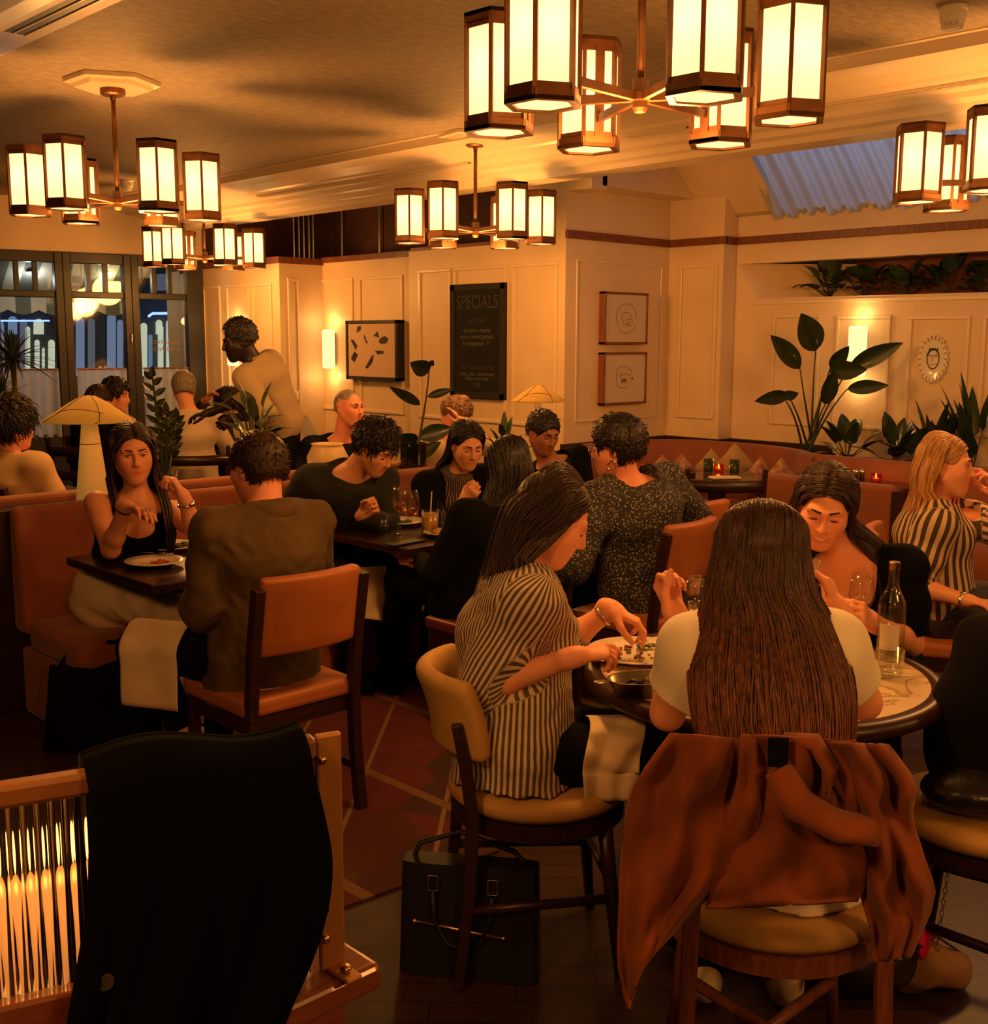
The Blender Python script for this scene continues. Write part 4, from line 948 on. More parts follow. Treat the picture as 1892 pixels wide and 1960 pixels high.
def long_hair(fig, m, rows, umax=1.35, strands=220, r=.0022, seed=3, nseg=18, wav=.006, thick=True, name='hair', umin=None, cap=True, mstr=None, ntop=5):
    """rows: list of (centre, half width, depth, right, out) from the crown down; strands follow the surface they span"""
    g = np.random.RandomState(seed); n = len(rows); umin = -umax if umin is None else umin
    Cs = np.array([A3(q[0]) for q in rows]); W = np.array([q[1] for q in rows]); Dp = np.array([q[2] for q in rows]); Rr = np.array([A3(q[3]) for q in rows]); Oo = np.array([A3(q[4]) for q in rows])
    ends = np.array([1.0] * n)
    def interp(arr, t):
        t = np.clip(t, 0, n - 1.0001); i = np.floor(t).astype(int); f = t - i
        i0 = np.clip(i - 1, 0, n - 1); i2 = np.clip(i + 1, 0, n - 1); i3 = np.clip(i + 2, 0, n - 1)
        if arr.ndim > 1: f = f[:, None]
        a, b, c, d = arr[i0], arr[i], arr[i2], arr[i3]
        return b + .5 * f * (c - a + f * (2 * a - 5 * b + 4 * c - d + f * (3 * (b - c) + d - a)))
    def S(u, v, off=0.0):
        t = v * (n - 1); w = interp(W, t) + off; dp = interp(Dp, t) + off
        return interp(Cs, t) + interp(Rr, t) * (w * np.sin(u * PI / 2))[:, None] + interp(Oo, t) * (dp * np.cos(u * PI / 2))[:, None]
    # mass
    nu, nv = 90, 60
    U, Vv = np.meshgrid(np.linspace(umin, umax, nu), np.linspace(0, 1, nv)); Uf, Vf = U.ravel(), Vv.ravel()
    ph = g.uniform(0, 6.28, 8)
    gro = sum(np.sin(Uf * fq + ph[i] + 1.5 * Vf * (i % 3 - 1)) for i, fq in enumerate((17, 29, 41, 55, 71))) / 5
    Vend = Vf * (1 - .03 * (np.sin(Uf * 23 + ph[6]) + np.sin(Uf * 61)) * (Vf > .8))
    P1 = S(Uf, Vend, 0) ; P1 = P1 + (S(Uf, Vend, .01) - P1) / .01 * (gro * .004 * np.minimum(Vf * 6, 1))[:, None]
    F = np.array([(j * nu + i, j * nu + i + 1, (j + 1) * nu + i + 1, (j + 1) * nu + i) for j in range(nv - 1) for i in range(nu - 1)])
    Va = [P1]; Fa = [F]; base = len(P1)
    # strands
    if strands:
        b = MB(); 
        for _ in range(strands):
            u0 = g.uniform(umin, umax) if g.rand() < .85 else g.choice([umin, umax]) + g.normal() * .03
            v0 = g.uniform(0, .12) if g.rand() < .7 else g.uniform(.1, .6); v1 = min(1.0, g.uniform(.80, 1.03)) if g.rand() < .8 else g.uniform(.5, .9)
            t = np.linspace(0, 1, nseg); vv = v0 + (v1 - v0) * t; du = g.normal() * .05 * np.sin(t * PI * g.uniform(.6, 1.4) + g.uniform(0, 1)) ; off = .001 + g.uniform(0, .006) * np.sin(np.minimum(t * 1.4, 1) * PI * .6)
            pts = S(u0 + du + wav * 6 * np.sin(t * g.uniform(5, 11) + g.uniform(0, 6)) * t, np.clip(vv, 0, 1), off)
            pts = pts + (g.normal(size=3) * .004)[None] * t[:, None]
            rr = r * g.uniform(.6, 1.5) * np.minimum(1, np.minimum(t * 8 + .2, (1 - t) * 3 + .12))
            b.tube([Vector(p) for p in pts], list(rr), 5)
        V2 = np.array(b.v); F2 = np.array([q for q in b.f if len(q) == 4]); 
        Va.append(V2); Fa.append(F2 + base)
    o = np_object(name, np.concatenate(Va), np.concatenate(Fa), m, fig.root)
    return o
# ================================================================== the guests
r_, h_ = Vector(_r), Vector(_h); UP = Vector((0, 0, 1))
def V2(a, b): return (r_ * a + h_ * b).normalized()          # a: to the camera's right, b: away
def rightof(f): return Vector((f.y, -f.x, 0)).normalized()
def tilt(f, pitch): # look down by pitch degrees
    p = math.radians(pitch); return (Vector(f) * math.cos(p) - UP * math.sin(p)).normalized()
def headup(f, fl): return (UP - fl * UP.dot(fl)).normalized()
def sit_legs(g, f, spread=.10, ext=.42, footz=.075, foot=.06, zk=None):
    rt = rightof(f); z = g.pelvis.z + .0 if zk is None else zk
    for sd in (-1, 1):
        kn = g.pelvis + f * ext * g.sc + rt * (sd * spread); kn.z = z - .02
        an = kn + f * foot; an.z = footz; toe = an + f * .15; toe.z = .035
        g.leg(sd, kn, an, toe)
def shoes(g, m, label=None):
    for lg in (g.legR, g.legL):
        hip, kn, an, toe = lg; d = toe - an; d.z = 0; d.normalize(); b = an - d * .06
        X = (A3(d), A3(rightof(d)), A3(UP)); c = an + d * .075; c.z = .045
        V, F = sdf_mesh([ellip(c, (.135, .046, .045), X, .02), ellip(an - d * .015 + Vector((0, 0, -.01)), (.055, .042, .06), X, .03), dict(t='x', pt=np.array([0, 0, .004]), n=np.array([0, 0, -1.]), c=A3(c), rr=.3, k=0, op='x')], .006)
        np_object('shoe', V, F, m, g.root)
C_black = mat('black cloth', (.0035, .0034, .004), .9, spec=.12); C_dark = mat('dark navy cloth', (.008, .008, .011), .9, spec=.15)
C_white = mat('white cotton', (.92, .82, .64), .85, bump=.05, bscale=500); C_cream = mat('cream trousers cloth', (.78, .60, .36), .85, bump=.06, bscale=400)
C_olive = mat('olive corduroy', (.085, .048, .013), .9, noise=.2, nscale=12, bump=.15, bscale=300)
C_jean = mat('dark grey denim', (.05, .045, .042), .85, noise=.3, nscale=30); C_char = mat('charcoal wool', (.035, .034, .030), .9, noise=.3, nscale=40)
C_floral = mat('dark floral crepe', (.02, .018, .018), .8)
N, L, B = nodes(C_floral); tc = N.new('ShaderNodeTexCoord'); vo = N.new('ShaderNodeTexVoronoi'); vo.inputs['Scale'].default_value = 95; vo.inputs['Randomness'].default_value = 1; L.new(tc.outputs['Object'], vo.inputs['Vector'])
nz = N.new('ShaderNodeTexNoise'); nz.inputs['Scale'].default_value = 150; L.new(tc.outputs['Object'], nz.inputs['Vector']); ad = N.new('ShaderNodeMath'); ad.operation = 'MULTIPLY_ADD'; ad.inputs[1].default_value = .9; L.new(nz.outputs['Fac'], ad.inputs[0]); L.new(vo.outputs['Distance'], ad.inputs[2])
rp = N.new('ShaderNodeValToRGB'); rp.color_ramp.interpolation = 'CONSTANT'; e = rp.color_ramp.elements; e[0].color = (.34, .30, .25, 1); e[1].position = .80; e[1].color = (.018, .016, .016, 1); x = e.new(.70); x.color = (.10, .085, .07, 1); L.new(ad.outputs[0], rp.inputs[0]); L.new(rp.outputs[0], B.inputs['Base Color'])
S_fine = stripe_mat('fine grey cream stripe', (.66, .52, .36), (.10, .075, .055), .0105, .5)
S_wide = stripe_mat('cream and brown stripe', (.70, .52, .32), (.075, .045, .03), .026, .5)
S_halter = stripe_mat('thin pinstripe', (.02, .014, .013), (.45, .32, .22), .016, .16)

# ---- woman in the fine striped shirt (foreground, side on)
def fig_stripe():
    f = F8; rt = rightof(f)
    g = Fig('stripe', 'woman in rolled up fine striped shirt, head bent, cutting her food', (S8.x, S8.y, 0), .97, 'fair', .0042)
    pel = Vector((S8.x, S8.y, .58)) - f * .06; nk = P(1002, 1102, 2.97)
    g.torso(pel, nk, rt, True, w=1.0)
    fl = (tilt(f, 32) + rt * .05).normalized(); hc = P(1056, 990, 2.97)
    g.head(hc, fl, headup(f, fl))
    elR = P(918, 1318, 2.82); wrR = P(1098, 1258, 2.72)
    g.arm(1, wrR, -UP, elbow=elR)
    elL = P(1075, 1235, 3.12); wrL = P(1170, 1166, 3.12); g.arm(-1, wrL, -UP, elbow=elL)
    dR = (P(1180, 1240, 2.74) - wrR); g.hand(1, dR, -UP + rt * -.25, curl=((22, 24, 12), (42, 46, 25), (50, 55, 30), (56, 58, 30)), thumb=.6, spread=6)
    dL = (P(1258, 1208, 3.10) - wrL); g.hand(-1, dL, -UP * .8 - f * .3, curl=((30, 30, 18), (32, 34, 20), (38, 40, 25), (45, 45, 25)), thumb=.7, spread=5)
    sit_legs(g, f, .085, .42)
    g.finish_body(); g.face_parts(closed=True)
    # shirt
    pr = g.torso_prims(.030, .06) + [ecap(g.pelvis - g.up * .11, g.waist, (.205, .172), (.165, .138), A3(rt), .05)]
    for sd in (-1, 1):
        sh, el, wr = g.arm_pts(sd); e2 = el.lerp(sh, .06)
        pr += [cone(sh, sh.lerp(el, .5), .072, .072, .05), cone(sh.lerp(el, .5), e2, .072, .066, .03), cone(el.lerp(sh, .22), el.lerp(wr, .12), .064, .058, .012)]
        if sd > 0: pr += [cone(el.lerp(wr, .02), el.lerp(wr, .13), .061, .059, .006)]
        else: pr += [cone(el.lerp(wr, .05), el.lerp(wr, .22), .054, .052, .006)]
    pr.append(cut(g.neck + g.up * .005, (g.up * 1.0 + g.fwd * .35), g.neck, .13)); pr.append(cut(Vector((0, 0, .507)), -UP, g.pelvis, .5))
    w1, w2 = wrink(.007, 26, 5, (1, 1, .8)), wrink(.0035, 62, 9)
    g.garment('shirt', pr, S_fine, lambda p: w1(p) + w2(p), stripe=True, sm=2)
    b = MB(); X = (g.right, g.fwd, g.up)
    col = [g.neck + g.up * .012 + g.right * (.064 * math.sin(a)) + g.fwd * (.055 * math.cos(a) * (1.25 if math.cos(a) > 0 else 1) + .01) - g.up * (.035 * max(0, math.cos(a))) for a in np.linspace(.35, 2 * PI - .35, 20)]
    b.tube(col, .016, 6, flat=1.9); b.build('collar', S_fine, g.root, smooth=True)
    g.garment('trousers', g.leg_prims(.014, .04, 'tc') + [ecap(g.pelvis - g.up * .05, g.pelvis + g.up * .05, (.18, .14), (.17, .13), A3(rt), .04)], C_black, wrink(.004, 30, 4), h=.007)
    shoes(g, C_black)
    T = g.T; hr, hf, hu = g.hr, g.hf, g.hu; back = -hf
    k = g.hk; dn = g.up
    rows = [(T(.030, 0, .098), .030, .03, hr, (hu * .9 - hf * .2)), (T(-.005, 0, .072), .088, .084, hr, (hu * .75 - hf * .66)), (T(-.012, 0, .020), .094, .092, hr, -hf), (T(-.03, 0, -.045), .090, .085, hr, -hf),
            (g.neck - g.fwd * .035 + g.up * .045, .098, .055, g.right, -g.fwd), (g.neck - g.fwd * .055 - g.up * .07, .115, .065, g.right, -g.fwd), (g.neck - g.fwd * .075 - g.up * .19, .110, .055, g.right, -g.fwd), (g.neck - g.fwd * .06 - g.up * .275, .080, .045, g.right, -g.fwd)]
    long_hair(g, H_dark, rows, 1.22, 520, .0018, 5, nseg=20); crop_hair(g, H_dark, .005, .040, -.07, .0006, 2, name='hair_cap'); part_strands(g, H_dark)
    # the lock that falls forward beside the cheek and over the near shoulder
    b = MB(); gg = random.Random(4)
    for i in range(46):
        o = Vector((gg.gauss(0, .008), gg.gauss(0, .008), 0)); q = gg.random()
        pts = [T(.040 - .05 * q, .060 + .018 * q, .07), T(.035 - .05 * q, .083, .0), T(.02 - .05 * q, .090, -.06), T(-.005 - .03 * q, .098, -.125) + o, g.neck + g.right * (.10 + .03 * q) + g.fwd * (.045 - .06 * q) - g.up * .06 + o * 2, g.neck + g.right * .125 + g.fwd * (.07 - .09 * q) - g.up * (.15 + .05 * gg.random()) + o * 3]
        pts = [pts[0].lerp(pts[1], t) for t in (0, .5)] + [pts[1].lerp(pts[2], t) for t in (0, .5)] + pts[2:]
        b.tube(pts, [.004, .0055, .006, .006, .006, .005, .0045, .001], 5)
    b.build('front_locks', H_dark, g.root, smooth=True)
    b = MB(); wd_ = (g.wrL - g.elL).normalized(); c = g.wrL - wd_ * .03; x, u, d = frame(wd_)
    b.tube([c + x * (.031 * math.cos(a)) + u * (.031 * math.sin(a)) for a in np.linspace(0, 2 * PI, 24, False)], .0035, 6, closed=True); b.build('bracelet', M_silver, g.root, smooth=True)
    return g
g8 = fig_stripe()

# ---- woman in the white tee, seen from behind (foreground)
def fig_white():
    f = F9; rt = rightof(f)
    g = Fig('white', 'woman in white tee seen from behind with very long brown hair', (S9.x, S9.y, 0), .98, 'fair', .0045)
    pel = Vector((S9.x, S9.y, .58)); nk = P(1458, 1195, 2.43)
    g.torso(pel, nk, rt, True, w=.89)
    fl = tilt((f * .9 + rt * .12).normalized(), 8); hc = P(1457, 1068, 2.46); g.head(hc, fl)
    elL = P(1278, 1366, 2.50); wrL = P(1296, 1180, 2.60); g.arm(-1, wrL, -UP, elbow=elL)
    elR = P(1655, 1345, 2.48); wrR = P(1608, 1172, 2.68); g.arm(1, wrR, -UP, elbow=elR)
    g.hand(-1, (P(1272, 1105, 2.66) - wrL), (r_ * .35 - h_ * .9), curl=((60, 70, 45), (66, 72, 45), (70, 72, 45), (70, 75, 45)), thumb=.95)
    g.hand(1, (P(1574, 1088, 2.74) - wrR), (-r_ * .75 + h_ * .55), curl=((28, 34, 25), (32, 38, 25), (34, 40, 25), (38, 42, 25)), thumb=.75)
    sit_legs(g, f, .10, .40, foot=-.05)
    g.finish_body()
    pr = g.torso_prims(.024, .06) + [ecap(g.pelvis - g.up * .12, g.waist, (.215, .165), (.160, .130), A3(rt), .06)]
    for sd in (-1, 1):
        sh, el, wr = g.arm_pts(sd); pr += [cone(sh, sh.lerp(el, .60), .070, .072, .05)]; pr.append(cut(sh.lerp(el, .60), (el - sh), sh.lerp(el, .62), .12))
    pr.append(cut(g.neck + g.up * .004, g.up * 1.0 + g.fwd * .4, g.neck, .12)); pr.append(cut(Vector((0, 0, .507)), -UP, g.pelvis, .5))
    w1 = wrink(.006, 22, 12, (1, 1, .7)); g.garment('tee_shirt', pr, C_white, w1)
    g.garment('trousers', g.leg_prims(.016, .04, 'tc') + [ecap(g.pelvis - g.up * .05, g.pelvis + g.up * .03, (.18, .14), (.17, .13), A3(rt), .04)], C_black, h=.008)
    m_sn = mat('cream leather trainer', (.62, .47, .28), .6, noise=.2, nscale=30); 
    for lg in (g.legR, g.legL):
        hip, kn, an, toe = lg
    shoes(g, m_sn)
    T = g.T; hr = g.hr
    H2 = hair_mat('long brown balayage hair', (.085, .032, .014), (.020, .009, .006))
    N, L, B = nodes(H2); tc = [n for n in N if n.type == 'TEX_COORD'][0]; sp = N.new('ShaderNodeSeparateXYZ'); L.new(tc.outputs['Object'], sp.inputs[0])
    mr = N.new('ShaderNodeMapRange'); mr.inputs[1].default_value = 1.18; mr.inputs[2].default_value = .80; L.new(sp.outputs[2], mr.inputs[0])
    src = B.inputs['Base Color'].links[0].from_socket; mx = N.new('ShaderNodeMixRGB'); mx.blend_type = 'MULTIPLY'; mx.inputs[2].default_value = (3.6, 2.9, 2.3, 1); L.new(mr.outputs[0], mx.inputs[0]); L.new(src, mx.inputs[1]); L.new(mx.outputs[0], B.inputs['Base Color'])
    ob = -f; Rw = rt
    rows = [(T(.015, 0, .100), .020, .02, hr, UP * .9 - g.hf * .3), (T(-.005, 0, .074), .090, .090, hr, UP * .5 - g.hf * .85), (T(-.01, 0, .010), .100, .100, hr, -g.hf), (T(-.02, 0, -.06), .112, .100, hr, -g.hf),
            (nk + UP * .03 - f * .035, .132, .085, Rw, ob)] + [(nk - g.up * x_ - g.fwd * (.052 + .042 * min(1, x_ * 6)), w_, d_, Rw, ob) for x_, w_, d_ in ((.09, .160, .098), (.19, .158, .100), (.29, .138, .098), (.38, .116, .09), (.455, .095, .075), (.51, .065, .055))]
    long_hair(g, H2, rows, 1.12, 1150, .0017, 11, nseg=26, wav=.010); crop_hair(g, H2, .005, .040, -.07, .0006, 2, name='hair_cap'); part_strands(g, H2, 620, back=.9, r=.0020)
    for wr, el, rd in ((g.wrL, g.elL, .027),):
        d_ = (wr - el).normalized(); x, u, d = frame(d_); c = wr - d_ * .02; b = MB(); b.tube([c + x * (rd * math.cos(a)) + u * (rd * math.sin(a)) for a in np.linspace(0, 2 * PI, 24, False)], .0016, 6, closed=True); b.build('bracelet', M_brass, g.root, smooth=True)
    wr, d, n, t = g.hL; b = MB(); c = wr + d * .098 + n * .008
    for o in (.010, -.010): x = c + t * o; b.tube([x + t * (.0105 * math.cos(a)) + n * (.0105 * math.sin(a)) for a in np.linspace(0, 2 * PI, 16, False)], .0017, 5, closed=True)
    b.build('ring', M_silver, g.root, smooth=True)
    return g
g9 = fig_white()

# ---- smiling woman in black opposite
def fig_smile():
    f = V2(-.42, -.9); rt = rightof(f)
    pel = P(1655, 1330, 3.62); g = Fig('smile', 'smiling woman in black top with long dark hair, looking down', (pel.x, pel.y, 0), .97, 'fair', .0042)
    pel.z = .60; nk = P(1622, 1062, 3.52); g.torso(pel, nk, rt, True)
    fl = tilt(V2(-.30, -.95), 24); hu = headup(f, fl); hu = (hu + r_ * .12).normalized(); hc = P(1580, 968, 3.47); g.head(hc, fl, hu, mouth=1.6)
    elL = P(1745, 1232, 3.42); wrL = P(1672, 1192, 3.24); g.arm(-1, wrL, -UP, elbow=elL)
    elR = P(1520, 1245, 3.45); wrR = P(1545, 1215, 3.22); g.arm(1, wrR, -UP, elbow=elR)
    g.hand(-1, P(1640, 1165, 3.17) - wrL, V2(-.4, .4) - UP * .3, curl=(40, 45, 30), thumb=.6); g.hand(1, P(1530, 1200, 3.12) - wrR, -UP, curl=(20, 25, 15))
    sit_legs(g, f, .09, .42); g.finish_body(); g.face_parts(closed=True)
    pr = g.torso_prims(.014, .05) + [ecap(g.pelvis - g.up * .08, g.waist, (.175, .13), (.145, .115), A3(rt), .05)]
    for sd in (-1, 1):
        sh, el, wr = g.arm_pts(sd); pr += [cone(sh, sh.lerp(el, .45), .066, .066, .04), cone(sh.lerp(el, .45), sh.lerp(el, .92), .066, .056, .03)]; pr.append(cut(sh.lerp(el, .90), el - sh, sh.lerp(el, .95), .10))
    pr.append(ellip(g.neck + g.fwd * .10 - g.up * .03, (.10, .105, .11), (A3(g.fwd), A3(g.right), A3(g.up)), .015, 's')); pr.append(cut(g.neck - g.up * .035, g.up + g.fwd * .2, g.neck, .11))
    g.garment('black_top', pr, C_black, wrink(.004, 34, 2))
    g.garment('trousers', g.leg_prims(.014, .04, 'tc') + [ecap(g.pelvis - g.up * .05, g.pelvis, (.17, .13), (.16, .13), A3(rt), .04)], C_black, h=.009); shoes(g, C_black)
    T = g.T; hr, hf = g.hr, g.hf
    rows = [(T(.020, 0, .100), .012, .03, hr, UP * .8 - hf * .5), (T(.000, 0, .074), .084, .084, hr, UP * .5 - hf * .8), (T(-.010, 0, .015), .093, .092, hr, -hf), (T(-.02, 0, -.06), .094, .080, hr, -hf),
            (nk + UP * .03 - f * .02, .105, .065, rt, -f), (nk - UP * .07 - f * .03 - rt * .02, .135, .075, rt, -f), (nk - UP * .16 - f * .04 - rt * .03, .135, .075, rt, -f), (nk - UP * .26 - f * .05, .11, .06, rt, -f)]
    long_hair(g, H_dark, rows, 1.20, 240, .0024, 21); crop_hair(g, H_dark, .005, .040, -.07, .0006, 2, name='hair_cap'); part_strands(g, H_dark)
    b = MB(); gg = random.Random(9)     # hair over her left shoulder, and the swept front
    for i in range(60):
        q = gg.random(); o = Vector((gg.gauss(0, .006), gg.gauss(0, .006), gg.gauss(0, .004)))
        pts = [T(.045, -.010, .100), T(.060 - .03 * q, -.048, .080), T(.045 - .04 * q, -.080, .035), T(.020 - .03 * q, -.092, -.03), T(.005 - .03 * q, -.100, -.09) + o, nk - rt * (.11 + .03 * q) + f * (.03 - .05 * q) - UP * (.02) + o, nk - rt * (.135 + .05 * q) + f * (.06 - .06 * q) - UP * (.13 + .06 * gg.random()) + o * 2]
        b.tube(pts, [.003, .006, .0065, .006, .006, .005, .001], 5)
    for i in range(44):
        q = gg.random(); pts = [T(.045, -.008, .100), T(.062 - .03 * q, .030, .088), T(.050 - .04 * q, .072, .045), T(.020 - .03 * q, .088, -.02), T(.0 - .03 * q, .092, -.09), nk + rt * .10 - UP * .03, nk + rt * .12 + f * .03 - UP * .15]
        b.tube(pts, [.003, .006, .0065, .006, .006, .005, .001], 5)
    b.build('front_locks', H_dark, g.root, smooth=True)
    b = MB(); c = T(.000, -.086, -.042)
    b.tube([c + g.hu * (-.012 + .012 * math.cos(a)) + g.hf * (.010 * math.sin(a)) for a in np.linspace(0, 2 * PI, 16, False)], .0018, 5, closed=True); b.build('hoop_earring', M_silver, g.root, smooth=True)
    e = MB(); e.tube([T(.1035, y, -.0605 + .010 * (abs(y) / .02) ** 2) for y in np.linspace(-.019, .019, 7)], [.0006, .0022, .003, .0032, .003, .0022, .0006], 6); e.build('teeth', M_china, g.root, smooth=True)
    return g
g10 = fig_smile()

# ---- blonde woman in wide stripes at right
def fig_blonde():
    f = V2(.93, -.35); rt = rightof(f)
    pel = P(1795, 1165, 4.52); g = Fig('blonde', 'blonde woman in wide striped shirt at the right edge, hand to face', (pel.x, pel.y, 0), .98, 'fair', .0048)
    pel.z = .62; nk = P(1792, 962, 4.50); g.torso(pel, nk, rt, True)
    fl = tilt(V2(.90, -.42), 6); hc = P(1808, 890, 4.47); g.head(hc, fl)
    elR = P(1752, 1122, 4.36); wrR = P(1852, 1150, 4.22); g.arm(1, wrR, -UP, elbow=elR)
    elL = P(1935, 1020, 4.36); wrL = P(1908, 948, 4.40); g.arm(-1, wrL, -UP, elbow=elL)
    g.hand(1, P(1890, 1155, 4.16) - wrR, -UP - rt * .1, curl=(25, 25, 15)); g.hand(-1, P(1886, 895, 4.44) - wrL, V2(-.9, .2), curl=((25, 30, 15), (30, 30, 20), (50, 50, 30), (55, 50, 30)), thumb=.5)
    sit_legs(g, f, .09, .44, zk=.60); g.finish_body(); g.face_parts(gaze=V2(.9, -.2))
    pr = g.torso_prims(.026, .06) + [ecap(g.pelvis - g.up * .04, g.waist, (.165, .14), (.155, .125), A3(rt), .05)]
    for sd in (-1, 1):
        sh, el, wr = g.arm_pts(sd); pr += [cone(sh, sh.lerp(el, .5), .070, .072, .05), cone(sh.lerp(el, .5), sh.lerp(el, .90), .070, .066, .03), cone(sh.lerp(el, .80), sh.lerp(el, .92), .074, .070, .008)]
    pr.append(ellip(g.neck + g.fwd * .10 - g.up * .05, (.07, .05, .12), (A3(g.fwd), A3(g.right), A3(g.up)), .015, 's')); pr.append(cut(g.neck - g.up * .005, g.up + g.fwd * .3, g.neck, .10))
    w1 = wrink(.006, 28, 31); g.garment('shirt', pr, S_wide, w1, stripe=True)
    g.garment('jeans', g.leg_prims(.012, .04, 'tc') + [ecap(g.pelvis - g.up * .06, g.pelvis + g.up * .03, (.17, .13), (.16, .125), A3(rt), .04)], C_jean, wrink(.004, 30, 3), h=.007); shoes(g, C_black)
    T = g.T; hr, hf = g.hr, g.hf
    rows = [(T(.020, 0, .100), .02, .03, hr, UP * .8 - hf * .5), (T(-.002, 0, .074), .087, .084, hr, UP * .5 - hf * .8), (T(-.012, 0, .010), .096, .096, hr, -hf), (T(-.025, 0, -.06), .095, .085, hr, -hf), (nk + UP * .03 - f * .03, .10, .06, rt, -f), (nk - UP * .07 - f * .05, .12, .065, rt, -f), (nk - UP * .16 - f * .05, .10, .05, rt, -f)]
    long_hair(g, H_blonde, rows, .98, 220, .0026, 41); crop_hair(g, H_blonde, .005, .040, -.07, .0006, 2, name='hair_cap'); part_strands(g, H_blonde)
    b = MB(); gg = random.Random(19)
    for i in range(70):
        q = gg.random(); o = Vector((gg.gauss(0, .006), gg.gauss(0, .006), 0)); w_ = gg.uniform(.006, .016); ph = gg.uniform(0, .8)
        pts = [T(.030, .0, .106), T(.020 - .05 * q, .055, .084), T(-.008 - .05 * q, .086, .025), T(-.030 - .045 * q, .092, -.04), T(-.030 - .04 * q, .090, -.10) + o, nk + rt * (.085 + .02 * q) + f * (.03 - .03 * q) - UP * .03 + o, nk + rt * .095 + f * (.075 - .05 * q + w_) - UP * .12 + o, nk + rt * (.08) + f * (.105 - .05 * q - w_) - UP * (.20 + .04 * gg.random()) + o]
        b.tube(pts, [.003, .006, .0065, .006, .006, .0055, .005, .001], 5)
    b.build('front_locks', H_blonde, g.root, smooth=True)
    wr, d, n, t = g.hR; b = MB(); c = wr - d * .012; b.tube([c + t * (.033 * math.cos(a)) + n * (.027 * math.sin(a)) for a in np.linspace(0, 2 * PI, 24, False)], .006, 6, closed=True); b.ell(c - n * .028, (.017, .017, .006)); b.build('wrist_watch', M_silver, g.root, smooth=True)
    return g
g11 = fig_blonde()

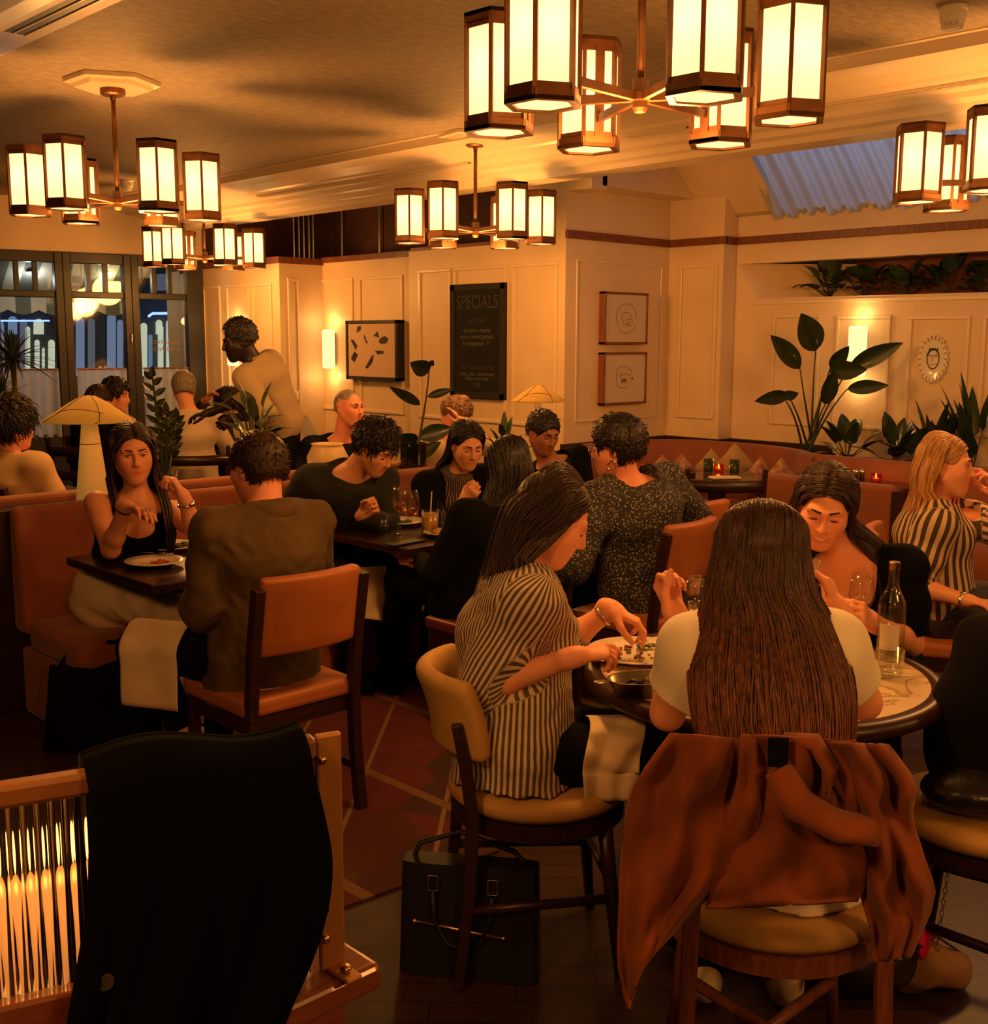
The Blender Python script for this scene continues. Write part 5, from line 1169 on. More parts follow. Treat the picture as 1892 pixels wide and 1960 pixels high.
# ---- woman in black tank top (left booth)
def fig_tank():
    f = (Vector((.05, -1, 0))).normalized(); f = V2(.40, -.92); rt = rightof(f)
    pel = P(232, 1150, 4.80); g = Fig('tank', 'woman in black tank top with long dark hair on orange banquette', (pel.x, pel.y, 0), .98, 'tan', .0048)
    pel.z = .57; nk = P(268, 950, 4.72); g.torso(pel, nk, rt, True)
    fl = tilt(V2(.42, -.90), 7); hc = P(254, 868, 4.68); g.head(hc, fl, UP + r_ * -.03)
    elR = P(212, 1052, 4.52); wrR = P(240, 968, 4.42); g.arm(1, wrR, -UP, elbow=elR)
    elL = P(374, 1018, 4.56); wrL = P(352, 952, 4.50); g.arm(-1, wrL, -UP, elbow=elL)
    g.hand(1, P(300, 982, 4.36) - wrR, -UP * .9 - h_ * .3, curl=((14, 20, 12), (22, 24, 15), (26, 26, 15), (30, 28, 15)), thumb=.3, spread=10)
    g.hand(-1, P(325, 905, 4.50) - wrL, V2(-.8, -.1) , curl=((50, 60, 40), (55, 62, 40), (60, 65, 40), (62, 65, 40)), thumb=.8)
    sit_legs(g, V2(.84, -.54), .085, .43, zk=.56, foot=.0); g.finish_body(); g.face_parts(gaze=V2(.55, -.8))
    pr = g.torso_prims(.007, .05); pr.append(ellip(g.neck + g.fwd * .10 - g.up * .06, (.12, .078, .088), (A3(g.fwd), A3(g.right), A3(g.up)), .015, 's'))
    pr.append(ellip(g.neck - g.fwd * .09 - g.up * .05, (.09, .08, .09), (A3(g.fwd), A3(g.right), A3(g.up)), .015, 's')); pr.append(cut(g.neck - g.up * .050, g.up, g.neck, .11))
    for sd in (-1, 1): sh = g.arm_pts(sd)[0]; pr.append(ellip(sh + g.right * sd * .05 - g.up * .02, (.12, .118, .16), (A3(g.fwd), A3(g.right), A3(g.up)), .01, 's'))
    g.garment('tank_top', pr, C_black, wrink(.002, 40, 2), h=.0042)
    b = MB()
    for sd in (-1, 1): b.tube([g.neck + g.right * sd * .068 + g.fwd * .075 - g.up * .13, g.neck + g.right * sd * .078 + g.fwd * .052 - g.up * .05, g.neck + g.right * sd * .078 + g.fwd * .0 - g.up * .008, g.neck + g.right * sd * .075 - g.fwd * .05 - g.up * .04, g.neck + g.right * sd * .07 - g.fwd * .08 - g.up * .12], .014, 6, flat=.4)
    b.build('strap', C_black, g.root, smooth=True)
    w1 = wrink(.009, 20, 8); g.garment('trousers', g.leg_prims(.026, .05, 'tc') + [ecap(g.pelvis - g.up * .07, g.pelvis + g.up * .07, (.185, .15), (.155, .13), A3(rt), .05)], C_cream, w1, h=.006); shoes(g, C_white)
    T = g.T; hr, hf = g.hr, g.hf
    rows = [(T(.022, 0, .100), .012, .03, hr, UP * .8 - hf * .5), (T(.000, 0, .074), .085, .084, hr, UP * .5 - hf * .8), (T(-.010, 0, .012), .092, .094, hr, -hf), (T(-.02, 0, -.06), .092, .080, hr, -hf), (nk + UP * .03 - f * .02, .100, .06, rt, -f), (nk - UP * .09 - f * .03, .125, .07, rt, -f), (nk - UP * .20 - f * .04, .13, .07, rt, -f), (nk - UP * .30 - f * .04, .11, .06, rt, -f)]
    long_hair(g, H_dark, rows, 1.18, 200, .0026, 51); crop_hair(g, H_dark, .005, .040, -.07, .0006, 2, name='hair_cap'); part_strands(g, H_dark)
    b = MB(); gg = random.Random(29)
    for sd in (-1, 1):
        for i in range(46):
            q = gg.random(); o = Vector((gg.gauss(0, .006), gg.gauss(0, .006), 0))
            pts = [T(.048, sd * .004, .102), T(.060 - .03 * q, sd * .038, .088), T(.050 - .045 * q, sd * .078, .035), T(.030 - .04 * q, sd * .088, -.03), T(.015 - .04 * q, sd * .092, -.10) + o, nk + rt * (sd * (.095 + .02 * q)) + f * (.06 - .06 * q) - UP * .05 + o, nk + rt * (sd * (.10 + .025 * q)) + f * (.115 - .08 * q) - UP * .16 + o, nk + rt * (sd * .10) + f * (.105 - .06 * q) - UP * (.25 + .05 * gg.random()) + o]
            b.tube(pts, [.003, .006, .0065, .006, .006, .006, .005, .001], 5)
    b.build('front_locks', H_dark, g.root, smooth=True)
    b = MB()
    wr, d, n, t = g.hR
    for o in (.010, -.010): c = wr + d * .103 + t * o; b.tube([c + t * (.0108 * math.cos(a)) + n * (.0108 * math.sin(a)) for a in np.linspace(0, 2 * PI, 16, False)], .0024, 5, closed=True)
    b.build('ring', M_silver, g.root, smooth=True)
    dd = (g.wrR - g.elR).normalized(); x, u, _ = frame(dd); c = g.wrR - dd * .02; b = MB(); b.tube([c + x * .029 * math.cos(a) + u * .029 * math.sin(a) for a in np.linspace(0, 2 * PI, 20, False)], .003, 6, closed=True); b.build('hair_tie', C_black, g.root)
    dd = (g.wrL - g.elL).normalized(); x, u, _ = frame(dd); c = g.wrL - dd * .03; b = MB(); b.tube([c + x * .030 * math.cos(a) + u * .030 * math.sin(a) for a in np.linspace(0, 2 * PI, 20, False)], .007, 6, closed=True); b.ell(c + V2(.8, -.5) * .03, (.014, .014, .014)); b.build('wrist_watch', M_silver, g.root, smooth=True)
    return g
g1 = fig_tank()

# ---- man in the olive jacket, from behind
def fig_olive():
    f = Vector((-.05, 1, 0)).normalized(); rt = rightof(f)
    pel = Vector((2.10, 3.35, .57)); g = Fig('olive', 'man in olive jacket seen from behind on orange leather chair', (pel.x, pel.y, 0), 1.04, 'ruddy', .0048)
    nk = P(508, 978, 3.88); g.torso(pel, nk, rt, False, w=1.02)
    fl = tilt((f + rt * -.05).normalized(), 12); hc = P(494, 895, 3.93); g.head(hc, fl)
    elL = P(388, 1165, 3.72); wrL = P(405, 1205, 3.96); g.arm(-1, wrL, -UP - rt, elbow=elL)
    elR = nk + rt * .30 + f * .12 - UP * .36; wrR = Vector((2.30, 3.92, .78)); g.arm(1, wrR, -UP + rt * .4, elbow=elR)
    g.hand(-1, Vector((.05, 1, 0)), -UP, curl=(25, 30, 20)); g.hand(1, Vector((-.25, 1, 0)), -UP, curl=(25, 30, 20))
    sit_legs(g, f, .10, .40, foot=.05)
    # left leg stretched back to the booth side so that the bare ankle shows
    g.leg(-1, P(268, 1240, 3.92), P(345, 1376, 3.95), P(375, 1410, 3.92)); 
    g.finish_body()
    pr = g.torso_prims(.032, .06) + [ecap(g.pelvis - g.up * .12, g.waist, (.225, .165), (.185, .140), A3(rt), .05)]
    for sd in (-1, 1):
        sh, el, wr = g.arm_pts(sd); pr += [cone(sh, el, .078, .072, .022), cone(el, el.lerp(wr, .9), .072, .052, .02)]
    pr += [ecap(g.neck - g.up * .015 + g.fwd * .005, g.neck + g.up * .025 + g.fwd * .01, (.088, .080), (.080, .070), A3(rt), .02), cut(g.neck + g.up * .028, g.up + g.fwd * .3, g.neck, .13)]
    w1, w2 = wrink(.007, 22, 6, (1, 1, .8)), wrink(.003, 55, 7); g.garment('jacket', pr, C_olive, lambda p: w1(p) + w2(p))
    # yoke seam, collar edge
    bk = lambda u, v, o=.006: g.neck + g.right * u - g.fwd * (.125 + .03 + o - .55 * u * u) - g.up * v
    b = MB(); col = [g.neck + g.up * .004 + g.right * (.106 * math.sin(a)) + g.fwd * (-.100 * math.cos(a)) for a in np.linspace(-1.9, 1.9, 20)]
    b.tube(col, .013, 8, flat=2.4); b.build('collar', C_olive, g.root, smooth=True)
    g.garment('trousers', g.leg_prims(.016, .04, 'tc') + [ecap(g.pelvis - g.up * .06, g.pelvis, (.18, .14), (.17, .13), A3(rt), .04)], C_black, wrink(.004, 25, 3), h=.007); shoes(g, C_black)
    # pale shirt tail below the jacket
    b = MB(); b.grid(lambda u, v: g.pelvis + g.right * (.20 * math.sin((u - .5) * 2.6)) - g.fwd * (.165 * math.cos((u - .5) * 2.6)) - g.up * (.095 + .045 * v), 20, 3); b.build('shirt_tail', C_white, g.root, smooth=True, solid=.004)
    crop_hair(g, H_dark, .012, .02, -.075, .0012, 3, tufts=150, tl=.02)
    return g
g2 = fig_olive()
# ---- the guests further back
def up_rows(g, nk, f, rt, down=.25, wd=.10):
    T, hr, hf = g.T, g.hr, g.hf
    r = [(T(.022, 0, .100), .012, .03, hr, UP * .8 - hf * .5), (T(.000, 0, .074), .085, .084, hr, UP * .5 - hf * .8), (T(-.010, 0, .012), .092, .094, hr, -hf), (T(-.02, 0, -.06), .090, .082, hr, -hf), (nk + UP * .03 - f * .02, .095, .065, rt, -f)]
    k = 3
    for i in range(1, k + 1): r.append((nk + UP * (.03 - down * i / k) - f * (.02 + .03 * i / k), wd + .015 * (i == 1), .07 - .005 * i, rt, -f))
    return r
def guest(name, label, pel, nk, hc, f, face, skin='fair', female=False, sc=1.0, w=1.0, h=.006, lookdown=10, pz=.57, wide=1.0, eyes=True, closed=False, roll=None, mouth=0, jaw=1.0):
    f = Vector(f); f.z = 0; f.normalize(); rt = rightof(f); g = Fig(name, label, (pel.x, pel.y, 0), sc, skin, h); pel = Vector(pel); pel.z = pz
    g.torso(pel, nk, rt, female, w=w); fl = tilt(face, lookdown); hu = headup(face, fl)
    if roll: hu = (hu + Vector(roll)).normalized()
    g.head(hc, fl, hu, wide=wide, mouth=mouth, jaw=jaw); g.f = f; g.rt = rt; g.closed = closed; g.eyes = eyes; return g
def arms(g, wrL, wrR, poleL=None, poleR=None, hd=None, curl=(30, 35, 20), skip=0):
    for sd, wr, po in ((-1, wrL, poleL), (1, wrR, poleR)):
        el, w_ = g.arm(sd, wr, po or (-UP + g.rt * sd * .6))
        if sd == skip: continue
        d = hd or ((w_ - el).normalized() * .6 + g.f * .4)
        g.hand(sd, d, -UP - g.rt * sd * .2, curl=curl)
def dress(g, top, sleeve=.95, off=.022, legm=None, wr=None, sloff=.022, neckcut=.0, stripe=False, hem=.08, label=None, nm='sweater', cutdir=.35):
    rt = g.right; pr = g.torso_prims(off, .06) + [ecap(g.pelvis - g.up * hem, g.waist, (.170 * g.sc + off * .5, .130 + off * .5), (.150 * g.sc + off * .4, .115 + off * .4), A3(rt), .05)]
    for sd in (-1, 1):
        if not hasattr(g, 'elR'): break
        sh, el, wr_ = g.arm_pts(sd)
        if sleeve > .5: pr += [cone(sh, el, .050 * g.sc + sloff, .040 * g.sc + sloff, .04), cone(el, el.lerp(wr_, (sleeve - .5) * 2), .040 * g.sc + sloff, .026 * g.sc + sloff * .8, .02)]
        elif sleeve > 0: pr += [cone(sh, sh.lerp(el, sleeve * 2), .052 * g.sc + sloff, .048 * g.sc + sloff, .04), cut(sh.lerp(el, sleeve * 2), el - sh, sh.lerp(el, sleeve * 2 + .05), .10)]
    pr.append(cut(g.neck + g.up * neckcut, g.up + g.fwd * cutdir, g.neck, .13))
    o = g.garment(nm, pr, top, wr or wrink(.005, 26, 3), stripe=stripe)
    if hasattr(g, 'legR'):
        g.garment('trousers', g.leg_prims(.014, .04, 'tc') + [ecap(g.pelvis - g.up * .06, g.pelvis, (.17 * g.sc, .13), (.16 * g.sc, .13), A3(rt), .04)], legm or C_black, h=.010)
    return o
def done(g, shoe=C_black, gaze=None):
    if not hasattr(g, 'legR'): sit_legs(g, g.f, .09, .42)
    g.finish_body()
    if g.eyes: g.face_parts(gaze=gaze, closed=g.closed)
    shoes(g, shoe)

# man in dark sweater, bent over his plate
g = guest('sweater', 'black haired man in dark green sleeved sweater eating, head bent', P(625, 1085, 5.70), P(672, 902, 5.52), P(718, 857, 5.45), V2(.55, -.83), V2(.80, -.55), 'asian', False, 1.02, lookdown=34, closed=True, h=.005)
arms(g, P(695, 985, 5.22), P(560, 1010, 5.3), skip=-1); g.hand(-1, (P(730, 962, 5.18) - g.wrL), V2(-.5, -.1) - UP * .4, curl=(55, 62, 40), thumb=.9)
sit_legs(g, g.f); done(g)
dress(g, mat('dark green knit', (.018, .020, .012), .9, noise=.3, nscale=40), off=.026, wr=wrink(.005, 24, 3))
pr = g.torso_prims(.030, .06); pr = [p for p in pr if p['t'] != 'c']; pr += [cut(g.neck - g.up * .02, g.up + g.fwd * .2, g.neck, .13)]
g.garment('knit_vest', pr, mat('near black knit', (.005, .005, .006), .9, noise=.3, nscale=40))
crop_hair(g, H_black, .016, .012, -.055, .008, 6, tufts=260, tl=.05, top=.014)

# woman with pinstriped halter and black blazer, holding a glass
g = guest('halter', 'woman in black blazer and pinstriped halter top holding a glass', P(880, 1075, 6.05), P(874, 905, 5.95), P(893, 851, 5.88), V2(.25, -.95), V2(.42, -.9), 'asian', True, .96, lookdown=22, closed=True, h=.005)
arms(g, P(985, 985, 5.8), P(888, 958, 5.72), poleR=-UP - g.rt * -.4, skip=1); g.hand(1, (P(912, 935, 5.68) - g.wrR), V2(-.2, .6) - UP * .3, curl=(45, 50, 30), thumb=.7)
sit_legs(g, g.f); done(g)
dress(g, S_halter, 0, off=.008, stripe=True, neckcut=.035, nm='halter_top')
pr = g.torso_prims(.030, .05)
for sd in (-1, 1):
    sh, el, wr_ = g.arm_pts(sd); pr += [cone(sh, el, .070, .062, .04), cone(el, el.lerp(wr_, .45), .062, .055, .02)]
pr += [ecap(g.neck + g.fwd * .12 + g.up * .08, g.pelvis + g.fwd * .16, (.095, .10), (.085, .10), A3(g.right), .012, 's'), cut(g.neck - g.up * .01, g.up + g.fwd * .2, g.neck, .10)]
g.garment('blazer', pr, C_black)
long_hair(g, H_black, up_rows(g, g.neck, g.f, g.rt, .16, .085), 1.12, 110, .0028, 61, nseg=12); crop_hair(g, H_black, .005, .035, -.06, .0006, 2, name='hair_cap'); part_strands(g, H_black, 200, back=.3)

# woman with long black hair seen from behind
g = guest('backhair', 'woman in black with long black hair seen from behind', P(905, 1170, 4.83), P(958, 975, 4.80), P(972, 892, 4.84), Vector((.1, 1, 0)), Vector((.35, 1, 0)), 'fair', True, .98, lookdown=15, eyes=False, h=.007)
arms(g, g.neck + g.f * .30 - UP * .25 - g.rt * .2, g.neck + g.f * .32 - UP * .25 + g.rt * .15); sit_legs(g, g.f); done(g); dress(g, C_black, off=.028)
long_hair(g, H_black, up_rows(g, g.neck, g.f, g.rt, .40, .125), 1.25, 160, .0028, 62, nseg=14); crop_hair(g, H_black, .005, .045, -.06, .0006, 2, name='hair_cap'); part_strands(g, H_black, 200)

# man below the cone lamp
g = guest('lampman', 'dark haired man in black, head lowered, under the small cone lamp', P(1085, 1010, 6.78), P(1052, 885, 6.70), P(1040, 826, 6.62), V2(.55, -.83), V2(.55, -.83), 'brown', False, 1.02, lookdown=26, closed=True)
arms(g, P(1110, 985, 6.4), P(1010, 975, 6.4)); done(g); dress(g, C_black, off=.026); crop_hair(g, H_black, .012, .018, -.055, .004, 8, tufts=60, tl=.03); g.root['label'] = 'dark haired man in black, head lowered, under the small cone lamp'

# woman in floral blouse with short black hair
g = guest('floral', 'woman in dark floral blouse with short black hair and hoop earring', P(1232, 1172, 4.98), P(1205, 922, 4.98), P(1182, 858, 4.98), V2(-.62, .78), V2(-.90, .40), 'ruddy', True, 1.06, w=1.22, lookdown=8, h=.0055)
arms(g, P(1105, 1060, 4.95), P(1255, 1085, 5.2)); done(g, gaze=V2(-1, 0))
dress(g, C_floral, .95, off=.040, sloff=.045, wr=wrink(.008, 18, 5), neckcut=-.022, cutdir=.1, hem=.16, nm='blouse'); crop_hair(g, H_black, .020, .020, -.078, .0025, 11, tufts=110, tl=.035, top=.012, side=.006)
b = MB(); c = g.T(.002, -.082, -.045); b.tube([c + UP * (-.020 + .020 * math.cos(a)) + g.hf * (.020 * math.sin(a)) for a in np.linspace(0, 2 * PI, 24, False)], .0022, 5, closed=True); b.build('hoop_earring', M_silver, g.root, smooth=True)
b = MB(); b.tube([g.T(.02, -.080, .012), g.T(.10, -.062, .014)], .0018, 5); b.tube([g.T(.108, -.034, .004) + g.hr * (.026 * math.cos(a)) + g.hu * (.020 * math.sin(a)) for a in np.linspace(0, 2 * PI, 20, False)], .0018, 5, closed=True); b.tube([g.T(.108, .034, .004) + g.hr * (.026 * math.cos(a)) + g.hu * (.020 * math.sin(a)) for a in np.linspace(0, 2 * PI, 20, False)], .0018, 5, closed=True); b.build('spectacles', M_silver, g.root, smooth=True)

# bald man by the recessed wall
g = guest('bald', 'balding man in dark tee shirt sitting below the abstract picture', P(655, 960, 7.80), P(655, 838, 7.75), P(668, 780, 7.68), V2(.45, -.85), V2(.78, -.6), 'ruddy', False, 1.05, w=1.08, lookdown=4, wide=1.04, jaw=1.3)
arms(g, P(720, 910, 7.5), P(610, 915, 7.5)); done(g, gaze=V2(1, -.2)); dress(g, C_dark, .28, off=.022, neckcut=.0)
crop_hair(g, H_grey, .001, .075, -.05, .001, 4)

# woman with pinned up hair behind the leafy pot plant
g = guest('updo', 'woman in pale top with pinned up hair, hand to head, behind pot plant', P(850, 960, 7.70), P(858, 842, 7.68), P(872, 794, 7.64), V2(-.6, .4), V2(-.85, .45), 'fair', True, .98, lookdown=12)
g.arm(1, P(888, 808, 7.55), V2(.8, -.2) - UP * .5, .285, .255); g.hand(1, P(872, 782, 7.56) - g.wrR, V2(-.6, .6), curl=(15, 20, 10)); g.arm(-1, P(800, 900, 7.5), -UP); g.hand(-1, V2(-.5, -.5), -UP)
done(g); dress(g, mat('oatmeal knit', (.42, .30, .17), .9), .55, off=.024, nm='knit_top')
H_ash = hair_mat('ash blonde hair', (.30, .17, .08), (.10, .05, .025)); crop_hair(g, H_ash, .016, .03, -.05, .006, 14, tufts=90, tl=.03)
b = MB(); b.ell(g.T(-.08, 0, .085), (.045, .045, .038)); b.build('hair_bun', H_ash, g.root, smooth=True)

# standing waiter leaning over a far table
pel = P(532, 800, 7.62); f = V2(-.85, .25); rt = rightof(f); g = Fig('waiter', 'standing dark skinned waiter in white shirt leaning towards a table', (pel.x, pel.y, 0), 1.06, 'dark', .006)
nk = P(487, 692, 7.55); g.f, g.rt = f, rt; pel.z = max(pel.z, 1.02)
g.torso(pel, nk, rt, False); g.head(P(459, 653, 7.52), tilt(V2(-.95, -.30), 14), headup(V2(-.95, -.3), tilt(V2(-.95, -.30), 14)), jaw=1.2); g.beard = .8; g.eyes = True; g.closed = False
g.arm(-1, P(448, 800, 7.35), -UP + rt * -.2); g.hand(-1, V2(-.7, 0) - UP * .6, V2(0, 1), curl=(30, 35, 20)); g.arm(1, P(400, 790, 7.75), -UP); g.hand(1, V2(-.9, 0) - UP * .2, -UP)
for sd in (-1, 1):
    a = g.pelvis + rt * sd * .10; kn = a + f * .05; kn.z = .52; an = a + Vector((0, 0, 0)) - f * .02; an.z = .08; g.leg(sd, kn, an, an + f * .16 - UP * .045)
g.finish_body(); g.face_parts(); shoes(g, C_black)
C_shirt = mat('cream work shirt', (.36, .26, .14), .85)
dress(g, C_shirt, .62, off=.024, legm=C_black, neckcut=.01, hem=.04, nm='shirt')
b = MB(); b.tube([g.neck + g.up * .012 + g.right * (.062 * math.sin(a)) + g.fwd * (.06 * math.cos(a)) for a in np.linspace(.4, 5.9, 16)], .014, 6, flat=1.8); b.build('collar', C_shirt, g.root, smooth=True)
g.garment('apron', [ecap(g.pelvis + UP * .02 + f * .02, g.pelvis - UP * .50 + f * .03, (.19, .16), (.21, .16), A3(rt), .04)], C_black)
crop_hair(g, H_black, .012, .055, -.045, .007, 16, tufts=160, tl=.022, top=.016)

# man in white shirt seen from behind, near the windows
g = guest('whiteback', 'man in white shirt seen from behind near the windows', P(375, 900, 8.20), P(362, 788, 8.20), P(352, 742, 8.20), V2(-.25, .95), V2(-.3, .95), 'fair', False, .96, w=.80, lookdown=8, eyes=False, h=.007)
arms(g, g.neck + g.f * .3 - UP * .3 - g.rt * .2, g.neck + g.f * .3 - UP * .3 + g.rt * .2); done(g); dress(g, mat('white shirt cotton', (.62, .48, .32), .85), off=.026, nm='shirt'); crop_hair(g, H_grey, .010, .03, -.07, .004, 5)
# dark jacketed guest beside him
g = guest('jacket', 'guest in dark jacket reaching across, right of the white shirted back', P(425, 930, 8.6), P(415, 812, 8.6), P(440, 772, 8.6), V2(.7, .3), V2(.9, -.1), 'brown', False, 1.0, lookdown=10, h=.008)
arms(g, P(390, 770, 8.4), P(500, 840, 8.4)); done(g); dress(g, mat('dark brown wool', (.012, .007, .006), .9), off=.03); crop_hair(g, H_black, .016, .02, -.06, .006, 8)
# pair in front of the second window
g = guest('windowman', 'curly dark haired guest facing right before the second window', P(222, 890, 8.9), P(218, 806, 8.9), P(222, 758, 8.9), V2(.9, -.3), V2(.95, -.2), 'fair', False, 1.0, h=.007, lookdown=8)
arms(g, P(270, 860, 8.7), P(240, 870, 8.6)); done(g); dress(g, C_black, off=.026); crop_hair(g, H_black, .022, .02, -.05, .010, 9, tufts=120, tl=.03, top=.01)
g = guest('windowwoman', 'dark haired guest with back to us before the second window', P(185, 900, 8.8), P(190, 812, 8.8), P(192, 768, 8.8), V2(.3, .9), V2(.5, .8), 'fair', True, .98, h=.007, eyes=False)
arms(g, g.neck + g.f * .3 - UP * .3 - g.rt * .2, g.neck + g.f * .3 - UP * .3 + g.rt * .2); done(g); dress(g, C_black, off=.026); crop_hair(g, H_dark, .018, .04, -.09, .004, 3)
# curly haired guest in cream top, at left edge
g = guest('leftedge', 'guest with dark curly hair and cream top cut by the left edge', P(22, 985, 5.95), P(18, 872, 5.95), P(22, 815, 5.98), V2(.35, .9), V2(.75, .6), 'fair', True, 1.0, w=1.06, h=.006, lookdown=6, eyes=False)
arms(g, g.neck + g.f * .3 - UP * .3 - g.rt * .1, g.neck + g.f * .28 - UP * .3 + g.rt * .2); done(g); dress(g, mat('cream blouse', (.46, .30, .14), .85), .3, off=.030, nm='blouse'); 
crop_hair(g, H_black, .030, .03, -.13, .014, 19, tufts=420, tl=.07, top=.012, side=.012)
# the chairs those guests sit on, mostly hidden by the people in front
p_ = P(1795, 1165, 4.52); place(chA, (p_.x, p_.y), V2(.93, -.35), False, 'orange leather chair hidden under the blonde woman in wide stripes')
for px, py, d_, f_, lab in ((655, 960, 7.80, V2(.45, -.85), 'dark wooden chair hidden under the balding man in tee shirt'), (850, 960, 7.70, V2(-.6, .4), 'dark wooden chair hidden under the woman with pinned up hair'), (375, 900, 8.20, V2(-.25, .95), 'dark wooden chair hidden under the man in white shirt near windows'),
        (425, 930, 8.6, V2(.7, .3), 'dark wooden chair hidden under the dark jacketed guest'), (222, 890, 8.9, V2(.9, -.3), 'dark wooden chair hidden under the curly haired guest at second window'), (185, 900, 8.8, V2(.3, .9), 'dark wooden chair hidden under the guest with back to us at second window'),
        (22, 985, 5.95, V2(.35, .9), 'dark wooden chair hidden under the guest in cream top at left edge'), (1085, 1010, 6.78, V2(.55, -.83), 'dark wooden chair hidden under the man below the cone lamp')):
    p_ = P(px, py, d_); place(chF, (p_.x, p_.y), f_, False, lab)
# ================================================================== things on and around the tables
M_wine = glassm('pale wine', (1.0, .80, .42), ior=1.33); M_water = glassm('water', (.97, .98, .97), ior=1.33)
M_food = mat('roasted leftovers', (.20, .075, .025), .7, noise=.6, nscale=60, bump=.6, bscale=90); M_dkfood = mat('dark braised meat', (.025, .012, .008), .4, bump=.8, bscale=60)
M_green = mat('salad green', (.05, .09, .02), .6, noise=.4, nscale=50)
def wine_glass(p, hgt, label, fill=.0, group='stemmed wine glasses', r=None):
    t = thing('wine_glass', label, 'glass', p, group); k = hgt / .21; p = Vector(p)
    o = [(0, 0), (.034, .0), (.034, .002), (.012, .006), (.004, .014), (.0035, .085), (.012, .094), (.030, .110), (.0395, .135), (.040, .150), (.036, .180), (.0305, .21)]
    i = [(.0295, .21), (.035, .180), (.039, .150), (.0385, .135), (.029, .111), (.010, .097), (0, .095)]
    b = MB(); b.lathe([(a * k, z * k) for a, z in o + i], p, 28); b.build('bowl_and_stem', M_glass, t, smooth=True)
    if fill:
        zf = .097 + (.15 - .097) * fill; pr = [(0, .0965)] + [(a * .97, z) for a, z in ((.0095, .098), (.0285, .112), (.037, .134)) if z < zf] + [(.030 + .008 * fill, zf), (0, zf)]
        b = MB(); b.lathe([(a * k, z * k) for a, z in pr], p, 24); b.build('wine', M_wine, t, smooth=True)
    return t
def tumbler(p, label, r=.036, hgt=.09, fill=0, m=None, group='tumblers', liquid=None):
    t = thing('tumbler', label, 'glass', p, group); p = Vector(p)
    b = MB(); b.lathe([(0, 0), (r * .86, 0), (r * .88, .003), (r, hgt), (r - .002, hgt), (r * .86, .010), (0, .009)], p, 28); b.build('glass_wall', m or M_glass, t, smooth=True)
    if fill: b = MB(); b.lathe([(0, .0095), (r * .85, .0105), (r * .86 + (r * .12) * fill, hgt * fill), (0, hgt * fill)], p, 24); b.build('drink', liquid or M_water, t, smooth=True)
    return t
def plate(p, r, label, group='dinner plates'):
    t = thing('plate', label, 'plate', p, group); b = MB(); b.lathe([(0, .004), (r * .62, .004), (r * .70, .009), (r, .019), (r + .002, .022), (r, .024), (r * .70, .013), (r * .62, .0085), (0, .008)], Vector(p), 48); b.build('dish', M_china, t, smooth=True); return t
def lumps(name, t, c, R, n, m, seed, s=.012, z=.010):
    g = random.Random(seed); b = MB()
    for i in range(n):
        a, q = g.uniform(0, 6.28), R * math.sqrt(g.random()); sz = s * g.uniform(.5, 1.4); b.ell((c[0] + q * math.cos(a), c[1] + q * math.sin(a), c[2] + z + sz * .3), (sz, sz * g.uniform(.5, 1), sz * .5), Matrix.Rotation(g.uniform(0, 3), 3, 'Z'), 8, 6)
    return b.build(name, m, t, smooth=True)
def cutlery(a, b_, label, fork=False, name=None):
    a, b_ = Vector(a), Vector(b_); d = (b_ - a).normalized(); s, u, _ = frame(d); L = (b_ - a).length; b = MB()
    b.tube([a, a + d * L * .3, a + d * L * .55], [.005, .0045, .0028], 6, flat=.5)
    if fork:
        b.tube([a + d * L * .55, a + d * L * .72, a + d * L * .78], [.0028, .006, .010], 6, flat=.35)
        for k in (-1.5, -.5, .5, 1.5): b.tube([a + d * L * .77 + s * k * .005, a + d * L + s * k * .0055], [.0016, .0010], 5)
    else: b.tube([a + d * L * .55, a + d * L * .60, a + d * L * .85, a + d * L], [.003, .009, .009, .002], 6, flat=.12)
    return tag(b.build(name or ('fork' if fork else 'knife'), M_silver, smooth=True), label, 'cutlery')
GL_red = glassm('amber red glass', (1.0, .42, .14))
def candle(p, label):
    t = thing('tealight_holder', label, 'candle', p, 'tealight holders'); p = Vector(p)
    b = MB(); b.lathe([(0, 0), (.034, 0), (.036, .006), (.036, .056), (.033, .056), (.033, .008), (0, .008)], p, 24); b.build('red_glass', GL_red, t, smooth=True)
    b = MB(); b.lathe([(0, .008), (.019, .008), (.019, .022), (0, .022)], p, 16); b.build('wax', M_china, t)
    mf = mat('candle flame', (1, .6, .2), .5, emit=(1, .55, .16), estr=14); b = MB(); b.lathe([(.0005, .024), (.006, .030), (.005, .038), (.0004, .050)], p, 10); b.build('flame', mf, t, smooth=True)
    point('glow', (0, 0, .062), .45, t, .01, (1, .42, .10)); return t
Z = .742
